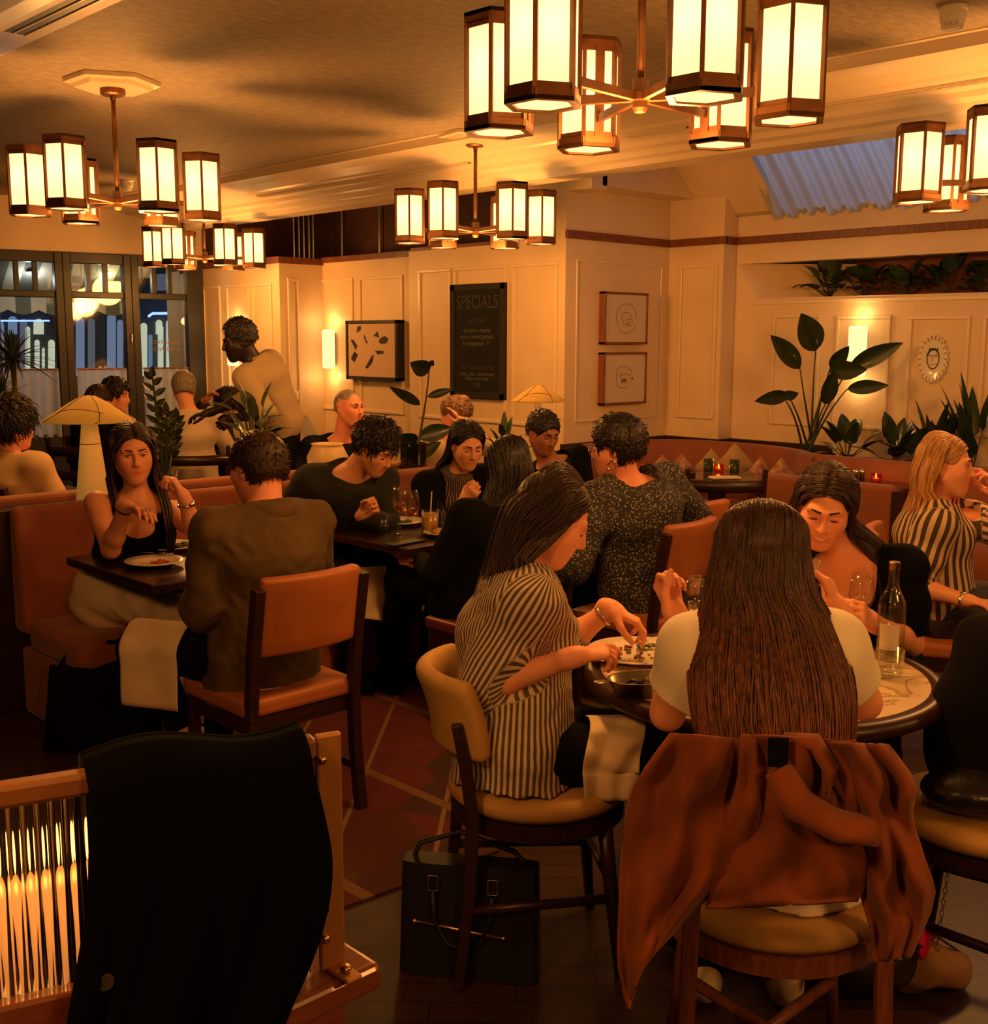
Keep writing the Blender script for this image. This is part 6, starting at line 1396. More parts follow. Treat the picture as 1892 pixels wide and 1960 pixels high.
# round marble table
pt = PZ(1222, 1258, Z); t = plate(pt, .145, 'large white dinner plate with leftovers before the striped shirt woman'); lumps('leftovers', t, pt, .08, 34, M_food, 2, .007); 
b = MB(); c = pt + Vector((.05, .03, .02)); b.ell(c, (.028, .014, .006), Matrix.Rotation(.6, 3, 'Z')); b.ell(c + Vector((.02, -.02, 0)), (.02, .012, .006), Matrix.Rotation(-.4, 3, 'Z')); b.build('salad_leaf', M_green, t, smooth=True)
cutlery(g8.wrR + (g8.hR[1] * .05) - g8.hR[2] * .0 + UP * -.02, PZ(1242, 1262, Z + .028), 'table knife in the right hand of the striped shirt woman')
cutlery(g8.wrL + g8.hL[1] * .09 - UP * .03, PZ(1262, 1252, Z + .025), 'fork in the left hand of the striped shirt woman', True)
pc = PZ(1240, 1312, Z + .02); t = thing('baking_dish', 'oval metal gratin dish of dark food on marble table edge', 'dish', (pc.x, pc.y, Z)); ax = (r_ * .95 + h_ * .3).normalized(); ay = Vector((-ax.y, ax.x, 0))
b = MB()
def od(a, R, z): e = 1 + .0 * a; return Vector((pc.x, pc.y, Z)) + ax * (R * .105 * math.cos(a)) + ay * (R * .062 * math.sin(a)) + UP * z
prof_d = [(.72, .004), (.86, .006), (1.0, .040), (1.06, .042), (1.06, .044), (.98, .043), (.84, .010), (.70, .008)]
b.grid(lambda u, v: od(2 * PI * u, *prof_d[round(v * 7)]), 40, 8, True)
for s in (-1, 1): b.ell(od(0 if s > 0 else PI, 1.22, .041), (.022, .016, .003), Matrix.Rotation(math.atan2(ax.y, ax.x), 3, 'Z'))
b.grid(lambda u, v: od(2 * PI * u, .72 * v, .006), 40, 4, True)
b.build('pan', mat('dull pewter', (.30, .24, .17), .3, metal=1.0), t, smooth=True)
g_ = random.Random(5); b = MB()
for i in range(16): a, q = g_.uniform(0, 6.28), g_.random() ** .5 * .7; b.ell(od(a, q, .014 + .008 * g_.random()), (.018, .013, .010), Matrix.Rotation(g_.uniform(0, 3), 3, 'Z'), 8, 6)
b.build('food', M_dkfood, t, smooth=True)
wine_glass(PZ(1645, 1225, Z), .205, 'empty wine glass left of the clear water bottle'); wine_glass(PZ(1612, 1196, Z), .205, 'empty wine glass half hidden behind the long haired woman\'s right hand'); wine_glass(PZ(1332, 1232, Z), .205, 'empty wine glass behind raised left fist of the long haired woman')
pb = PZ(1703, 1282, Z); pb = PZ(1703, 1262, Z); t = thing('water_bottle', 'clear glass water bottle with gold cap on the marble table', 'bottle', pb)
b = MB(); b.lathe([(0, 0), (.034, 0), (.038, .004), (.0385, .01), (.0385, .155), (.036, .172), (.022, .20), (.0155, .218), (.0140, .262), (.0155, .264), (.0155, .276), (.0125, .276), (.0125, .262), (.014, .216), (.020, .198), (.0345, .171), (.037, .154), (.037, .012), (0, .010)], pb, 32); b.build('glass_body', M_glass, t, smooth=True)
b = MB(); b.lathe([(0, .284), (.0145, .284), (.016, .282), (.016, .262), (.0158, .262)], pb, 20); b.build('cap', M_brass, t)
b = MB(); a0 = math.atan2(-h_.y - r_.y * .5, -h_.x - r_.x * .5); b.grid(lambda u, v: pb + Vector((.0390 * math.cos(a0 + (u - .5) * 1.5), .0390 * math.sin(a0 + (u - .5) * 1.5), .035 + .075 * v)), 12, 2); b.build('label', M_paper, t, smooth=True)
tumbler(PZ(1704, 1298, Z), 'water tumbler right in front of the clear bottle', .036, .080, .35)
wr, d, n, tt = g9.hR; pg = wr + d * .115 + n * .045; tumbler(pg - UP * .045, 'tumbler of dark drink raised in the long haired woman\'s hand', .036, .085, .6, liquid=glassm('dark cola drink', (.22, .09, .04)))
# napkins: cloth sheets that sag over what carries them
def cloth(name, label, c, ux, uy, lx, ly, drop, m=M_linen, cat='napkin', amp=.006, seed=1, nu=36, nv=36, th=.003, group=None):
    """c: middle of the top edge; ux across, uy along the slope; drop(v) -> offset along -z"""
    g = np.random.RandomState(seed); k = g.normal(size=(5, 2)) * 9; ph = g.uniform(0, 6, 5); b = MB(); nz_ = Vector(ux).cross(Vector(uy)).normalized()
    def fn(u, v):
        w_ = sum(math.sin(k[i][0] * (u - .5) + k[i][1] * (v - .5) + ph[i]) for i in range(5)) * amp
        return Vector(c) + Vector(ux) * ((u - .5) * lx * (1 + .03 * math.sin(5 * v + seed))) + Vector(uy) * (v * ly) + nz_ * w_ - UP * drop(u, v)
    b.grid(fn, nu, nv); return tag(b.build(name, m, smooth=True, solid=th), label, cat, group)
# on the striped woman's lap, its tail hanging by the seat
kn = g8.legR[1]; hp = g8.legR[0]; mid = hp.lerp(kn, .80); out = (-h_ - r_ * .05).normalized()
b = MB(); gN = random.Random(3)
def nap8(u, v):
    al = g8.legR[0].lerp(g8.legR[1], .42 + .36 * u); ax_ = (kn - hp).normalized(); R = .104
    a = 1.9 - v * 2.45
    if a > -.15: p = al + UP * (R * math.sin(a)) + (out * math.cos(a)) * R
    else: p = al + out * (R + .004) - UP * ((-.15 - a) * R * 1.9) 
    return p + (out + UP * .3) * (.006 * math.sin(9 * u + 3 * v) + .005 * math.sin(17 * u * v + 1) + .005 * math.sin(23 * v - 4 * u)) + ax_ * (.01 * math.sin(6 * v))
b.grid(nap8, 34, 40); tag(b.build('napkin', M_linen, smooth=True, solid=.003), 'crumpled cream napkin on the lap of the striped shirt woman', 'napkin')
# on the olive jacket man's left thigh
kn2, hp2 = g2.legL[1], g2.legL[0]; ax2 = (kn2 - hp2).normalized(); out2 = (-h_ * .8 - r_ * .5).normalized(); out2 = (out2 - ax2 * out2.dot(ax2)).normalized()
b = MB()
def nap2(u, v):
    al = hp2.lerp(kn2, .46 + .56 * u); R = .106; a = 1.7 - v * 2.6
    p = al + UP * (R * math.sin(max(a, -.05))) + out2 * (R * math.cos(max(a, -.05))) - UP * (max(0, -.05 - a) * R * 1.9)
    return p + (out2 + UP * .3) * (.005 * math.sin(7 * u + 2 * v) + .003 * math.sin(15 * v))
b.grid(nap2, 30, 34); tag(b.build('napkin', M_linen, smooth=True, solid=.003), 'large cream napkin over left thigh of the man in olive jacket', 'napkin')
cloth('napkin', 'cream napkin hanging under the wine glass table, beside orange chair', PZ(700, 1085, .60), V2(.8, .3), (V2(.3, -.7) * .35 - UP * .94).normalized(), .20, .22, lambda u, v: .05 * u * v, seed=4)
b = MB(); c = PZ(845, 1150, .50)
b.grid(lambda u, v: c + r_ * ((u - .5) * .17) + UP * (.10 * (v - .5) + .03 * math.sin(u * 7)) + h_ * (.05 * math.sin(u * 9 + 2 * v)) , 26, 14); tag(b.build('napkin', M_linen, smooth=True, solid=.003), 'crumpled cream napkin on the dark red chair seat', 'napkin')
# the couple's table
pt = PZ(296, 1082, Z); t = plate(pt, .115, 'cream dinner plate with scraps nearest the front of couple\'s table'); lumps('scraps', t, pt + Vector((.03, -.01, 0)), .04, 14, mat('red tomato scraps', (.40, .07, .02), .5), 7, .008)
pt = PZ(398, 1074, Z); t = plate(pt, .075, 'small side dish beside the front dinner plate, couple\'s table', 'side dishes'); lumps('scraps', t, pt, .03, 10, M_green, 8, .008)
pt = PZ(318, 1052, Z); t = plate(pt, .125, 'dinner plate far side of couple\'s table in front of tank top'); lumps('greens', t, pt + Vector((.07, -.03, 0)), .05, 40, mat('charred greens', (.03, .025, .012), .7), 9, .012)
cutlery(PZ(252, 1056, Z + .026), PZ(330, 1060, Z + .03), 'fork laid across the far plate on couple\'s table', True)
# wine glass table
wine_glass(PZ(767, 1022, Z), .225, 'left of the two white wine glasses on middle table', .75, 'white wine glasses'); wine_glass(PZ(787, 1033, Z), .225, 'right and nearer of two white wine glasses on middle table', .75, 'white wine glasses')
b = MB(); c = PZ(790, 1036, Z); b.lathe([(0, 0), (.055, 0), (.055, .004), (0, .004)], c + UP * .0, 24); 
pt = PZ(768, 1004, Z); t = plate(pt, .115, 'dinner plate with green food before the man in dark sweater'); lumps('greens', t, pt, .06, 30, M_green, 12, .010)
tumbler(PZ(823, 1022, Z), 'iced amber drink with straw on the middle table', .042, .115, .85, liquid=mat('cloudy amber iced drink', (.50, .26, .07), .3, noise=.4, nscale=60)); b = MB(); c = PZ(823, 1022, Z); b.tube([c + UP * .02, c + UP * .20 + r_ * .01], .003, 6); tag(b.build('drinking_straw', M_paper), 'pale straw standing in the iced amber drink', 'straw')
tumbler(PZ(730, 1018, Z), 'dark tumbler under the fist of the man in dark sweater', .036, .085, .5)
tumbler(PZ(858, 1012, Z), 'water tumbler right of the iced amber drink', .034, .085, .4)
pt = PZ(848, 1026, Z); t = plate(pt, .09, 'side plate with bread at the right of the middle table', 'side dishes'); lumps('bread', t, pt, .05, 8, mat('toasted bread', (.50, .28, .10), .8), 13, .022)
pbs = PZ(843, 1010, Z); b = MB(); b.lathe([(0, 0), (.027, 0), (.028, .07), (.013, .105), (.012, .125), (.014, .128), (0, .128)], pbs, 20); tag(b.build('small_bottle', M_glass, smooth=True), 'small clear mixer bottle behind the iced drink', 'bottle')
sl = MB().box(PZ(775, 1038, Z + .004), (.20, .07, .006), .1).build('menu_slate', M_black); tag(sl, 'small dark slate mat under the nearer wine glass', 'mat')
# far table things
wine_glass(PZ(573, 902, Z), .19, 'single wine glass on dark table left of cream vase'); tumbler(PZ(592, 906, Z), 'small water tumbler beside the single wine glass', .034, .08, .3)
wine_glass(PZ(36, 951, Z), .21, 'red wine glass at the left edge', .35); tumbler(PZ(72, 952, Z), 'empty tumbler beside the wine glass at left edge', .036, .075)
candle(PZ(367, 866, Z), 'lit tealight on far table behind the couple'); candle(PZ(547, 914, Z), 'lit tealight right of the olive jacketed man\'s head')
candle(PZ(1376, 903, Z), 'lit tealight between two tumblers on small wall table'); candle(PZ(1677, 922, Z), 'lit tealight on the right wall table')
m_gd = glassm('green tinted glass', (.55, .62, .42))
tumbler(PZ(1356, 906, Z), 'green tinted tumbler left of the tealight on wall table', .036, .10, 0, m_gd); tumbler(PZ(1406, 908, Z), 'green tinted tumbler right of the tealight on wall table', .036, .10, 0, m_gd)
tag(MB().box(PZ(1388, 914, Z + .008), (.20, .09, .014), -.6).build('napkin', M_linen, bev=.004), 'folded cream napkin on the small wall table', 'napkin')
for px, l in ((1638, 'left of two small silver shakers on right wall table'), (1650, 'right of two small silver shakers on right wall table')):
    b = MB(); b.lathe([(0, 0), (.018, 0), (.016, .045), (.019, .05), (.017, .062), (.008, .07), (0, .072)], PZ(px, 918, Z), 16); tag(b.build('shaker', M_silver, smooth=True), l, 'shaker', 'salt and pepper shakers')
# cream vase, menu stand
b = MB(); b.lathe([(0, 0), (.08, 0), (.13, .06), (.135, .14), (.105, .20), (.098, .215), (.11, .225), (.10, .226), (.09, .20), (0, .19)], PZ(628, 914, .742), 32); v_ = b.build('vase', mat('cream glazed clay', (.66, .48, .24), .4), smooth=True); tag(v_, 'round cream vase behind the man in dark sweater', 'vase')
pm = P(585, 828, 7.9); b = MB(); b.add([pm + r_ * -.07 + UP * .12 - r_ * .03, pm + r_ * .05 + UP * .12 - r_ * .03, pm + r_ * .10 - UP * .03, pm + r_ * -.04 - UP * .03], [(0, 1, 2, 3)]); tag(b.build('menu_card', M_paper, solid=.004), 'white menu card leaning in the waiter\'s hand', 'menu')
# ------------------------------------------------------------------ bags and coats
M_case = mat('black pebbled leather', (.010, .009, .008), .5, bump=.15, bscale=300)
ca, cb = PZ(762, 1862, 0), PZ(1030, 1888, 0); cx = (cb - ca).normalized(); cy = Vector((-cx.y, cx.x, 0)); cw = (cb - ca).length
t = thing('briefcase', 'black leather briefcase standing on floor under striped woman\'s chair', 'bag', ((ca + cb) / 2))
b = MB(); 
def case(u, v):
    z = .30 * v; w_ = cw * (1 - .04 * v) ; dp = .11 * (1 - .35 * v); a = 2 * PI * u; ex = .28
    cs, sn = math.cos(a), math.sin(a); X_ = math.copysign(abs(cs) ** ex, cs) * w_ / 2; Y_ = math.copysign(abs(sn) ** ex, sn) * dp / 2
    return (ca + cb) / 2 + cx * X_ + cy * (Y_ + .05) + UP * (z + .003)
b.grid(case, 64, 14, True); b.add([case(i / 64, 1) for i in range(64)], [tuple(range(64))]); b.build('case_body', M_case, t, smooth=True)
fr = lambda u, z: (ca + cb) / 2 + cx * (cw * (u - .5)) + cy * (-.012 + .02 * z) + UP * z
b = MB(); b.tube([fr(.26, .245), fr(.27, .16), fr(.36, .10), fr(.50, .085), fr(.60, .11), fr(.66, .17), fr(.68, .235)], .007, 8); b.build('handle', M_case, t, smooth=True)
for u in (.26, .68):
    b = MB(); c = fr(u, .262)
    b.tube([c + cx * -.012 + UP * .02, c + cx * .012 + UP * .02, c + cx * .012 - UP * .02, c + cx * -.012 - UP * .02], .0022, 6, closed=True); b.build('buckle', M_silver, t)
b = MB(); b.tube([fr(.13, .155), fr(.76, .128)], .004, 8); b.ell(fr(.13, .155), (.007, .007, .007)); b.ell(fr(.76, .128), (.006, .006, .006)); b.build('zip', mat('copper zip', (.85, .50, .30), .3, metal=1), t, smooth=True)
b = MB(); b.tube([fr(.02, .24) + cy * .05, fr(.12, .33) + cy * .08, fr(.4, .36) + cy * .10, fr(.8, .32) + cy * .09, fr(.98, .27) + cy * .05], .007, 6); b.build('shoulder_strap', M_case, t, smooth=True)
# black tote beside the banquette
ta = PZ(130, 1435, 0); t = thing('tote_bag', 'black fabric tote bag on floor at the end of the orange banquette', 'bag', PZ(215, 1428, 0)); tb = PZ(300, 1425, 0)
b = MB(); c0_ = PZ(205, 1425, .0); sx_ = r_ * .24; sy_ = h_ * .11
def tote(u, v):
    a = 2 * PI * u; ex = .4; cs, sn = math.cos(a), math.sin(a); k = 1 - .12 * v + .03 * math.sin(5 * a) * v
    return c0_ + sx_ * (math.copysign(abs(cs) ** ex, cs) * k) + sy_ * (math.copysign(abs(sn) ** ex, sn) * (1 - .4 * v)) + UP * (.33 * v + .004 + .02 * math.sin(2 * a) * v)
b.grid(tote, 48, 12, True); b.add([tote(i / 48, 1) for i in range(48)], [tuple(range(48))]); b.build('bag_body', C_black, t, smooth=True)
b = MB(); b.tube([tote(.10, 1), tote(.10, 1) + UP * .08 + sx_ * -.2, tote(.4, 1) + UP * .08 + sx_ * .2, tote(.4, 1)], .009, 6); b.build('handle', C_black, t, smooth=True)
# rust jacket over the chair of the woman in white
m_jk = mat('rust brown suede', (.23, .060, .016), .9, spec=.15, noise=.35, nscale=9, sheen=.12, bump=.15, bscale=250)
cC = Vector((S9.x, S9.y, 0)); bx = rightof(F9); back9 = cC - F9 * .27
def jk(name, fn, nu, nv, parent, th=.006):
    b = MB(); b.grid(fn, nu, nv); return b.build(name, m_jk, parent, smooth=True, solid=th)
t = thing('jacket', 'rust brown suede jacket draped over the chair back in front', 'jacket', (back9.x, back9.y, 0))
gj = np.random.RandomState(4); kj = gj.normal(size=(7, 2)) * np.array([11, 6]); pj = gj.uniform(0, 6, 7)
def fold(u, v, s=1.0): return s * sum(math.sin(kj[i][0] * u + kj[i][1] * v + pj[i]) for i in range(7)) * .0030
def pxj(px, py, off=0.0):   # point on the drape surface behind the chair back (its own plane, slightly bellied)
    pl_ = back9 - F9 * (.055 + off); v = Vector(_ray(px, py)); O_ = Vector(_O); k = (pl_ - O_).dot(F9) / v.dot(F9); return O_ + v * k
def drape(left, right, nv, nu, s=1.0, belly=.02, off=0.0):
    def fn(u, v):
        i = v * (len(left) - 1); a = min(int(i), len(left) - 2); f = i - a
        L_ = Vector(left[a]).lerp(Vector(left[a + 1]), f); R_ = Vector(right[a]).lerp(Vector(right[a + 1]), f); q = L_.lerp(R_, u)
        return pxj(q.x, q.y, off + belly * math.sin(PI * u) + fold(u * 2, v * 2, s) * 2.2 + .008 * math.sin(u * 14 + 5 * v) * s)
    return fn
# body of the jacket: left wing hanging low, dark hollow in the middle, right side with sleeve
def smp(pts, n=14):   # resample polyline
    pts = [Vector((*p, 0)) for p in pts]; out = []
    for i in range(n):
        s = i / (n - 1) * (len(pts) - 1); a = min(int(s), len(pts) - 2); f = s - a; p0, p1, p2, p3 = pts[max(a - 1, 0)], pts[a], pts[a + 1], pts[min(a + 2, len(pts) - 1)]; out.append(p1 + (p2 - p0) * f * .5 + (2 * p0 - 5 * p1 + 4 * p2 - p3) * (f * f * .5) + (3 * (p1 - p2) + p3 - p0) * (f ** 3 * .5))
    return out
jk('left_front', drape(smp([(1285, 1402), (1232, 1475), (1205, 1530), (1192, 1620), (1186, 1740), (1184, 1850), (1205, 1935)]), smp([(1462, 1418), (1470, 1480), (1452, 1560), (1430, 1640), (1370, 1700), (1295, 1780), (1225, 1850)]), 0, 0, 1.0, .03), 34, 46, t)
jk('middle_back', drape(smp([(1420, 1405), (1410, 1500), (1380, 1600), (1360, 1700), (1352, 1738)]), smp([(1640, 1418), (1650, 1500), (1660, 1600), (1655, 1695), (1640, 1726)]), 0, 0, .8, .014, .012), 34, 30, t)
jk('right_front', drape(smp([(1560, 1420), (1580, 1480), (1620, 1560), (1640, 1680), (1668, 1780), (1672, 1842)]), smp([(1700, 1425), (1752, 1500), (1745, 1560), (1772, 1650), (1788, 1720), (1742, 1832)]), 0, 0, 1.3, .045), 34, 40, t)
b = MB(); sp_ = [pxj(1490, 1470, .05), pxj(1530, 1540, .07), pxj(1600, 1580, .08), pxj(1672, 1590, .07)]
pts = [sp_[0], sp_[0].lerp(sp_[1], .5), sp_[1], sp_[1].lerp(sp_[2], .5), sp_[2], sp_[2].lerp(sp_[3], .5), sp_[3]]
b.tube(pts, [.040, .046, .046, .042, .042, .038, .036], 14, flat=.55); b.build('sleeve', m_jk, t, smooth=True)
b = MB(); pts = [pxj(1500, 1412, .02), pxj(1560, 1420, .035), pxj(1590, 1470, .045), pxj(1580, 1525, .05)]; b.tube(pts, [.018, .030, .030, .012], 12, flat=.5); b.build('collar', m_jk, t, smooth=True)
b = MB(); q = pxj(1490, 1440, .06); R3 = Matrix((bx, -F9, UP)).transposed(); b.box(q, (.036, .006, .055), M=R3); b.build('label', C_black, t, bev=.002)
# black handbag with chain and black coat on the chair at the right edge
pbg = PZ(1868, 1552, .51); t = thing('handbag', 'glossy black leather handbag with silver chain on the right chair', 'bag', pbg)
m_pat = mat('glossy black leather', (.010, .009, .009), .28, bump=.3, bscale=25)
b = MB(); b.ell(pbg + UP * .055 + r_ * .02, (.155, .10, .06), Matrix.Rotation(math.atan2(r_.y, r_.x), 3, 'Z'), 28, 16); b.build('bag_body', m_pat, t, smooth=True)
b = MB(); p0 = PZ(1745, 1532, .50)
ch = [PZ(1752, 1532, .51) , PZ(1765, 1530, .52), PZ(1778, 1526, .53)]
for i, c in enumerate([P(1748 + 9 * k, 1532 - 2 * k, 2.66) for k in range(4)] + [P(1818 - 1.6 * k, 1650 + 11 * k, 2.62) for k in range(16)]):
    Rm = Matrix.Rotation(i * PI / 2, 3, 'Z'); b.tube([c + Rm @ Vector((.005 * math.cos(a), 0, .008 * math.sin(a))) for a in np.linspace(0, 2 * PI, 10, False)], .0014, 5, closed=True)
b.build('chain', M_silver, t, smooth=True)
t = thing('coat', 'black coat heaped on the chair back at the right edge', 'coat', PZ(1880, 1560, .45) + Vector((.05, 0, 0)))
Vc, Fc = sdf_mesh([ellip(P(1905, 1400, 2.78), (.16, .17, .26), (A3(r_), A3(h_), (0, 0, 1)), .05), ellip(P(1880, 1320, 2.85), (.085, .12, .20), (A3(r_), A3(h_), (0, 0, 1)), .05), ellip(P(1870, 1470, 2.72), (.12, .12, .09), (A3(r_), A3(h_), (0, 0, 1)), .05)], .008, wrink(.012, 16, 5)); np_object('coat_cloth', smooth_v(Vc, Fc, 2), Fc, C_black, t)
# things on the floor under the woman in white
t = thing('backpack', 'dark bag with straps lying on floor beneath the jacket', 'bag', PZ(1600, 1890, .0))
cbk = PZ(1640, 1880, .0); Vc, Fc = sdf_mesh([ellip(cbk + UP * .09, (.17, .13, .10), (A3(r_), A3(h_), (0, 0, 1)), .05), ellip(cbk + UP * .14 - r_ * .05, (.09, .09, .09), (A3(r_), A3(h_), (0, 0, 1)), .05)], .008, wrink(.008, 22, 7)); np_object('bag_body', smooth_v(Vc, Fc, 2), Fc, mat('dark plum nylon', (.018, .010, .012), .5), t)
b = MB(); b.tube([PZ(1520, 1900, .04), PZ(1545, 1840, .10), PZ(1600, 1830, .16), PZ(1640, 1850, .18)], .010, 6, flat=.4); b.tube([PZ(1700, 1850, .18), PZ(1790, 1790, .16), PZ(1850, 1830, .05), PZ(1760, 1850, .05)], .009, 6, flat=.4); b.build('strap', m_pat, t, smooth=True)
b = MB(); b.ell(PZ(1770, 1800, .17), (.03, .012, .05)); tag(b.build('pink_pouch', mat('hot pink fabric', (.80, .015, .10), .6), smooth=True), 'bright pink pouch poking out behind the rust jacket', 'pouch')
cp = PZ(1745, 1890, .0); Vc, Fc = sdf_mesh([ellip(cp + UP * .07, (.10, .07, .075), (A3(r_), A3(h_), (0, 0, 1)), .04), ellip(cp + UP * .05 + r_ * .09, (.06, .05, .05), (A3(r_), A3(h_), (0, 0, 1)), .03), ellip(cp + UP * .15 + r_ * .02, (.05, .035, .035), (A3(r_), A3(h_), (0, 0, 1)), .02, 's')], .007, wrink(.008, 30, 8)); tag(np_object('scarf', smooth_v(Vc, Fc, 1), Fc, mat('tan brown cloth', (.28, .14, .055), .8), None), 'crumpled tan cloth on the floor at bottom right', 'scarf')
# ------------------------------------------------------------------ foreground screen with reeded glass, and the black coat over it
s0, s1 = Vector((.12, 1.497, 0)), Vector((.885, 1.255, 0)); sd = (s1 - s0).normalized(); sn = Vector((sd.y, -sd.x, 0))
t = thing('booth_screen', 'wooden booth end with brass post and reeded glass screen, bottom left', 'screen', (.5, 1.35, 0))
m_lw = mat('varnished orange wood', (.20, .055, .014), .32, noise=.35, nscale=6, stretch=(1, 8, 8), coat=.3)
b = MB(); b.bb((-.3, 1.215, .705), (.948, 1.50, .75)); b.build('ledge', m_lw, t, bev=.014, seg=4)
b = MB(); b.bb((-.3, 1.245, 0), (.90, 1.47, .705)); b.build('base_panel', m_lw, t)
b = MB(); b.bar(s1 + UP * .75, s1 + UP * 1.10, .036, .014, sn); b.bb((s1.x - .014, s1.y - .055, .75), (s1.x + .014, s1.y + .0, .757)); b.build('post', mat('matt brass post', (.42, .20, .055), .5, metal=.5), t, bev=.004)
for z in (.80, .845, 1.065): b = MB(); q = s1 - sd * .012 + UP * z; b.lathe([(0, -.008), (.007, -.008), (.008, 0), (.006, .012), (0, .013)], q, 12, Matrix((sn, UP.cross(sn), UP)).transposed() @ Matrix.Rotation(PI / 2, 3, 'Y')); b.build('standoff', M_brass, t, smooth=True)
b = MB(); b.ell(s1 + sn * .03 + UP * .762 + sd * .01, (.009, .009, .006)); b.build('screw', M_brass, t, smooth=True)
b = MB(); b.bar(s0 + UP * 1.085, s1 - sd * .02 + UP * 1.085, .030, .030, sn); b.build('top_rail', mat('warm oak rail', (.24, .095, .026), .45), t, bev=.006)
m_rg = mat('reeded glass', (1.0, .93, .82), .06, trans=1, ior=1.45)
b = MB(); b.bar(s0 + UP * .785 + sn * .012, s1 - sd * .05 + UP * .785 + sn * .012, .03, .07, (0, 0, 1)); b.build('bottom_rail', m_lw, t, bev=.005)
b = MB(); npr = 48; Ls = (s1 - s0).length - .03
def reed(u, v): 
    x = u * Ls; k = (x / Ls * npr) % 1.0; return s0 + sd * x + sn * (.008 * math.sin(PI * k) ) + UP * (.752 + .32 * v)
nU = npr * 8 + 1
for vv in (0,):
    b.grid(reed, nU, 2); b.grid(lambda u, v: s0 + sd * (u * Ls) - sn * .006 + UP * (.752 + .32 * v), 2, 2)
b.build('reeded_glass', m_rg, t, smooth=True)
# jar lamp seen through the reeds
pj_ = PZ(60, 1730, .76); pj_ = P(25, 1700, 1.66); pj_.z = .70
square_table(pj_.x - .40, pj_.x + .16, pj_.y - .09, pj_.y + .40, 'dark table behind the reeded glass screen at left', z=.70)
t = thing('table_lamp', 'small glowing cylinder lamp seen through the reeded glass', 'lamp', pj_); b = MB(); b.lathe([(0, 0), (.05, 0), (.05, .02), (0, .02)], pj_, 24); b.build('base', M_brass, t); b = MB(); b.lathe([(.035, .02), (.095, .19), (.0, .19)], pj_, 24); b.build('shade', mat('glowing paper shade', (.8, .6, .35), .8, emit=(1, .31, .06), estr=.70), t, smooth=True); point('glow', (0, 0, .24), .8, t, .03)
# coat: folded over the rail, two sides hanging
t = thing('coat', 'heavy black coat hung over reeded glass screen in foreground', 'coat', (s0.lerp(s1, .7).x, s0.lerp(s1, .7).y, .75))
def coat(side):
    def fn(u, v):
        vv_ = max(0, v - .35); a = s0.lerp(s1, .60 + (.352 - .20 * vv_ ** 1.6 * (side > 0)) * u - (.10 * vv_ if side > 0 else 0) * (1 - u)); zt_ = 1.105 + .012 * math.sin(u * 6.0) + .004 * u
        if v < .12: th = (v / .12) * PI / 2; p = a + sn * side * (.048 * math.sin(th)) + UP * (zt_ - .035 + .040 * math.cos(th))
        else: q = (v - .12) / .88; p = a + sn * side * (.048 + .06 * q * (side > 0) + .016 * math.sin(u * 15 + 2 * q) * q + .010 * math.sin(u * 31 + 1) * q) + UP * (zt_ - .035 - (.42 - .06 * u if side > 0 else .30) * q * (1 - .10 * math.sin(u * 5))) + sd * (-.13 * q * (u < 2) * (1 - u) * (1 - q) + .02 * math.sin(q * 4) )
        return p
    return fn
for sd_ in (1, -1): b = MB(); b.grid(coat(sd_), 60, 40); b.build('coat_front' if sd_ > 0 else 'coat_back', mat('thick black wool', (.0022, .0022, .0024), .95, spec=.05), t, smooth=True, solid=.022)
b = MB(); q = coat(1)(.13, .62); b.lathe([(0, -.003), (.010, -.003), (.011, .0), (.010, .003), (0, .002)], q + sn * .013, 16, Matrix((sd, UP, sn)).transposed()); b.build('button', mat('horn button', (.05, .045, .04), .3), t)
# ------------------------------------------------------------------ paper lamps
m_ps = mat('lit yellow paper', (.44, .235, .05), .9, noise=.12, nscale=5, emit=(1.0, .40, .035), estr=.16); m_pt = mat('lit cream paper tube', (.56, .30, .085), .9, emit=(1.0, .45, .07), estr=.22)
def paper_lamp(p, R, hs, htot, stem, label, dome=False):
    t = thing('table_lamp', label, 'lamp', p, 'paper cone lamps'); p = Vector(p); z0 = htot - hs
    b = MB(); pr = [(R, 0), (R * .99, .006), (R * .72, hs * .36), (R * .42, hs * .72), (R * .15, hs * .97), (.001, hs)]
    b.lathe([(r, z0 + z) for r, z in pr], p, 48); b.build('paper_shade', m_ps, t, smooth=True, solid=.002)
    b = MB(); b.lathe([(stem[0], 0), (stem[1], .12), (stem[2], z0 + .06)], p, 28); b.build('stem', m_pt, t, smooth=True)
    for a in (.3, 1.6, 3.0, 4.4, 5.5): b = MB(); b.tube([p + Vector((math.cos(a + .10 * k) * r * 1.004, math.sin(a + .10 * k) * r * 1.004, z0 + z + .002)) for k, (r, z) in enumerate(pr[:-1])], .0016, 5); b.build('wire', M_black, t, smooth=True)
    b = MB(); b.tube([p + Vector((math.cos(a) * R * .72 * 1.006, math.sin(a) * R * .72 * 1.006, z0 + hs * .37 + .02 * math.sin(2 * a))) for a in np.linspace(0, 2 * PI, 40, False)], .0016, 5, closed=True); b.build('wire', M_black, t, smooth=True)
    rz_ = z0 * .72; rr_ = stem[1] + (stem[2] - stem[1]) * ((rz_ - .12) / (z0 - .06)); b = MB(); b.tube([p + Vector((math.cos(a) * rr_ * 1.02, math.sin(a) * rr_ * 1.02, rz_)) for a in np.linspace(0, 2 * PI, 24, False)], .0016, 5, closed=True); b.build('wire', M_black, t, smooth=True)
    point('glow', (0, 0, z0 - .02), 1.6, t, .05, (1, .44, .11)); return t
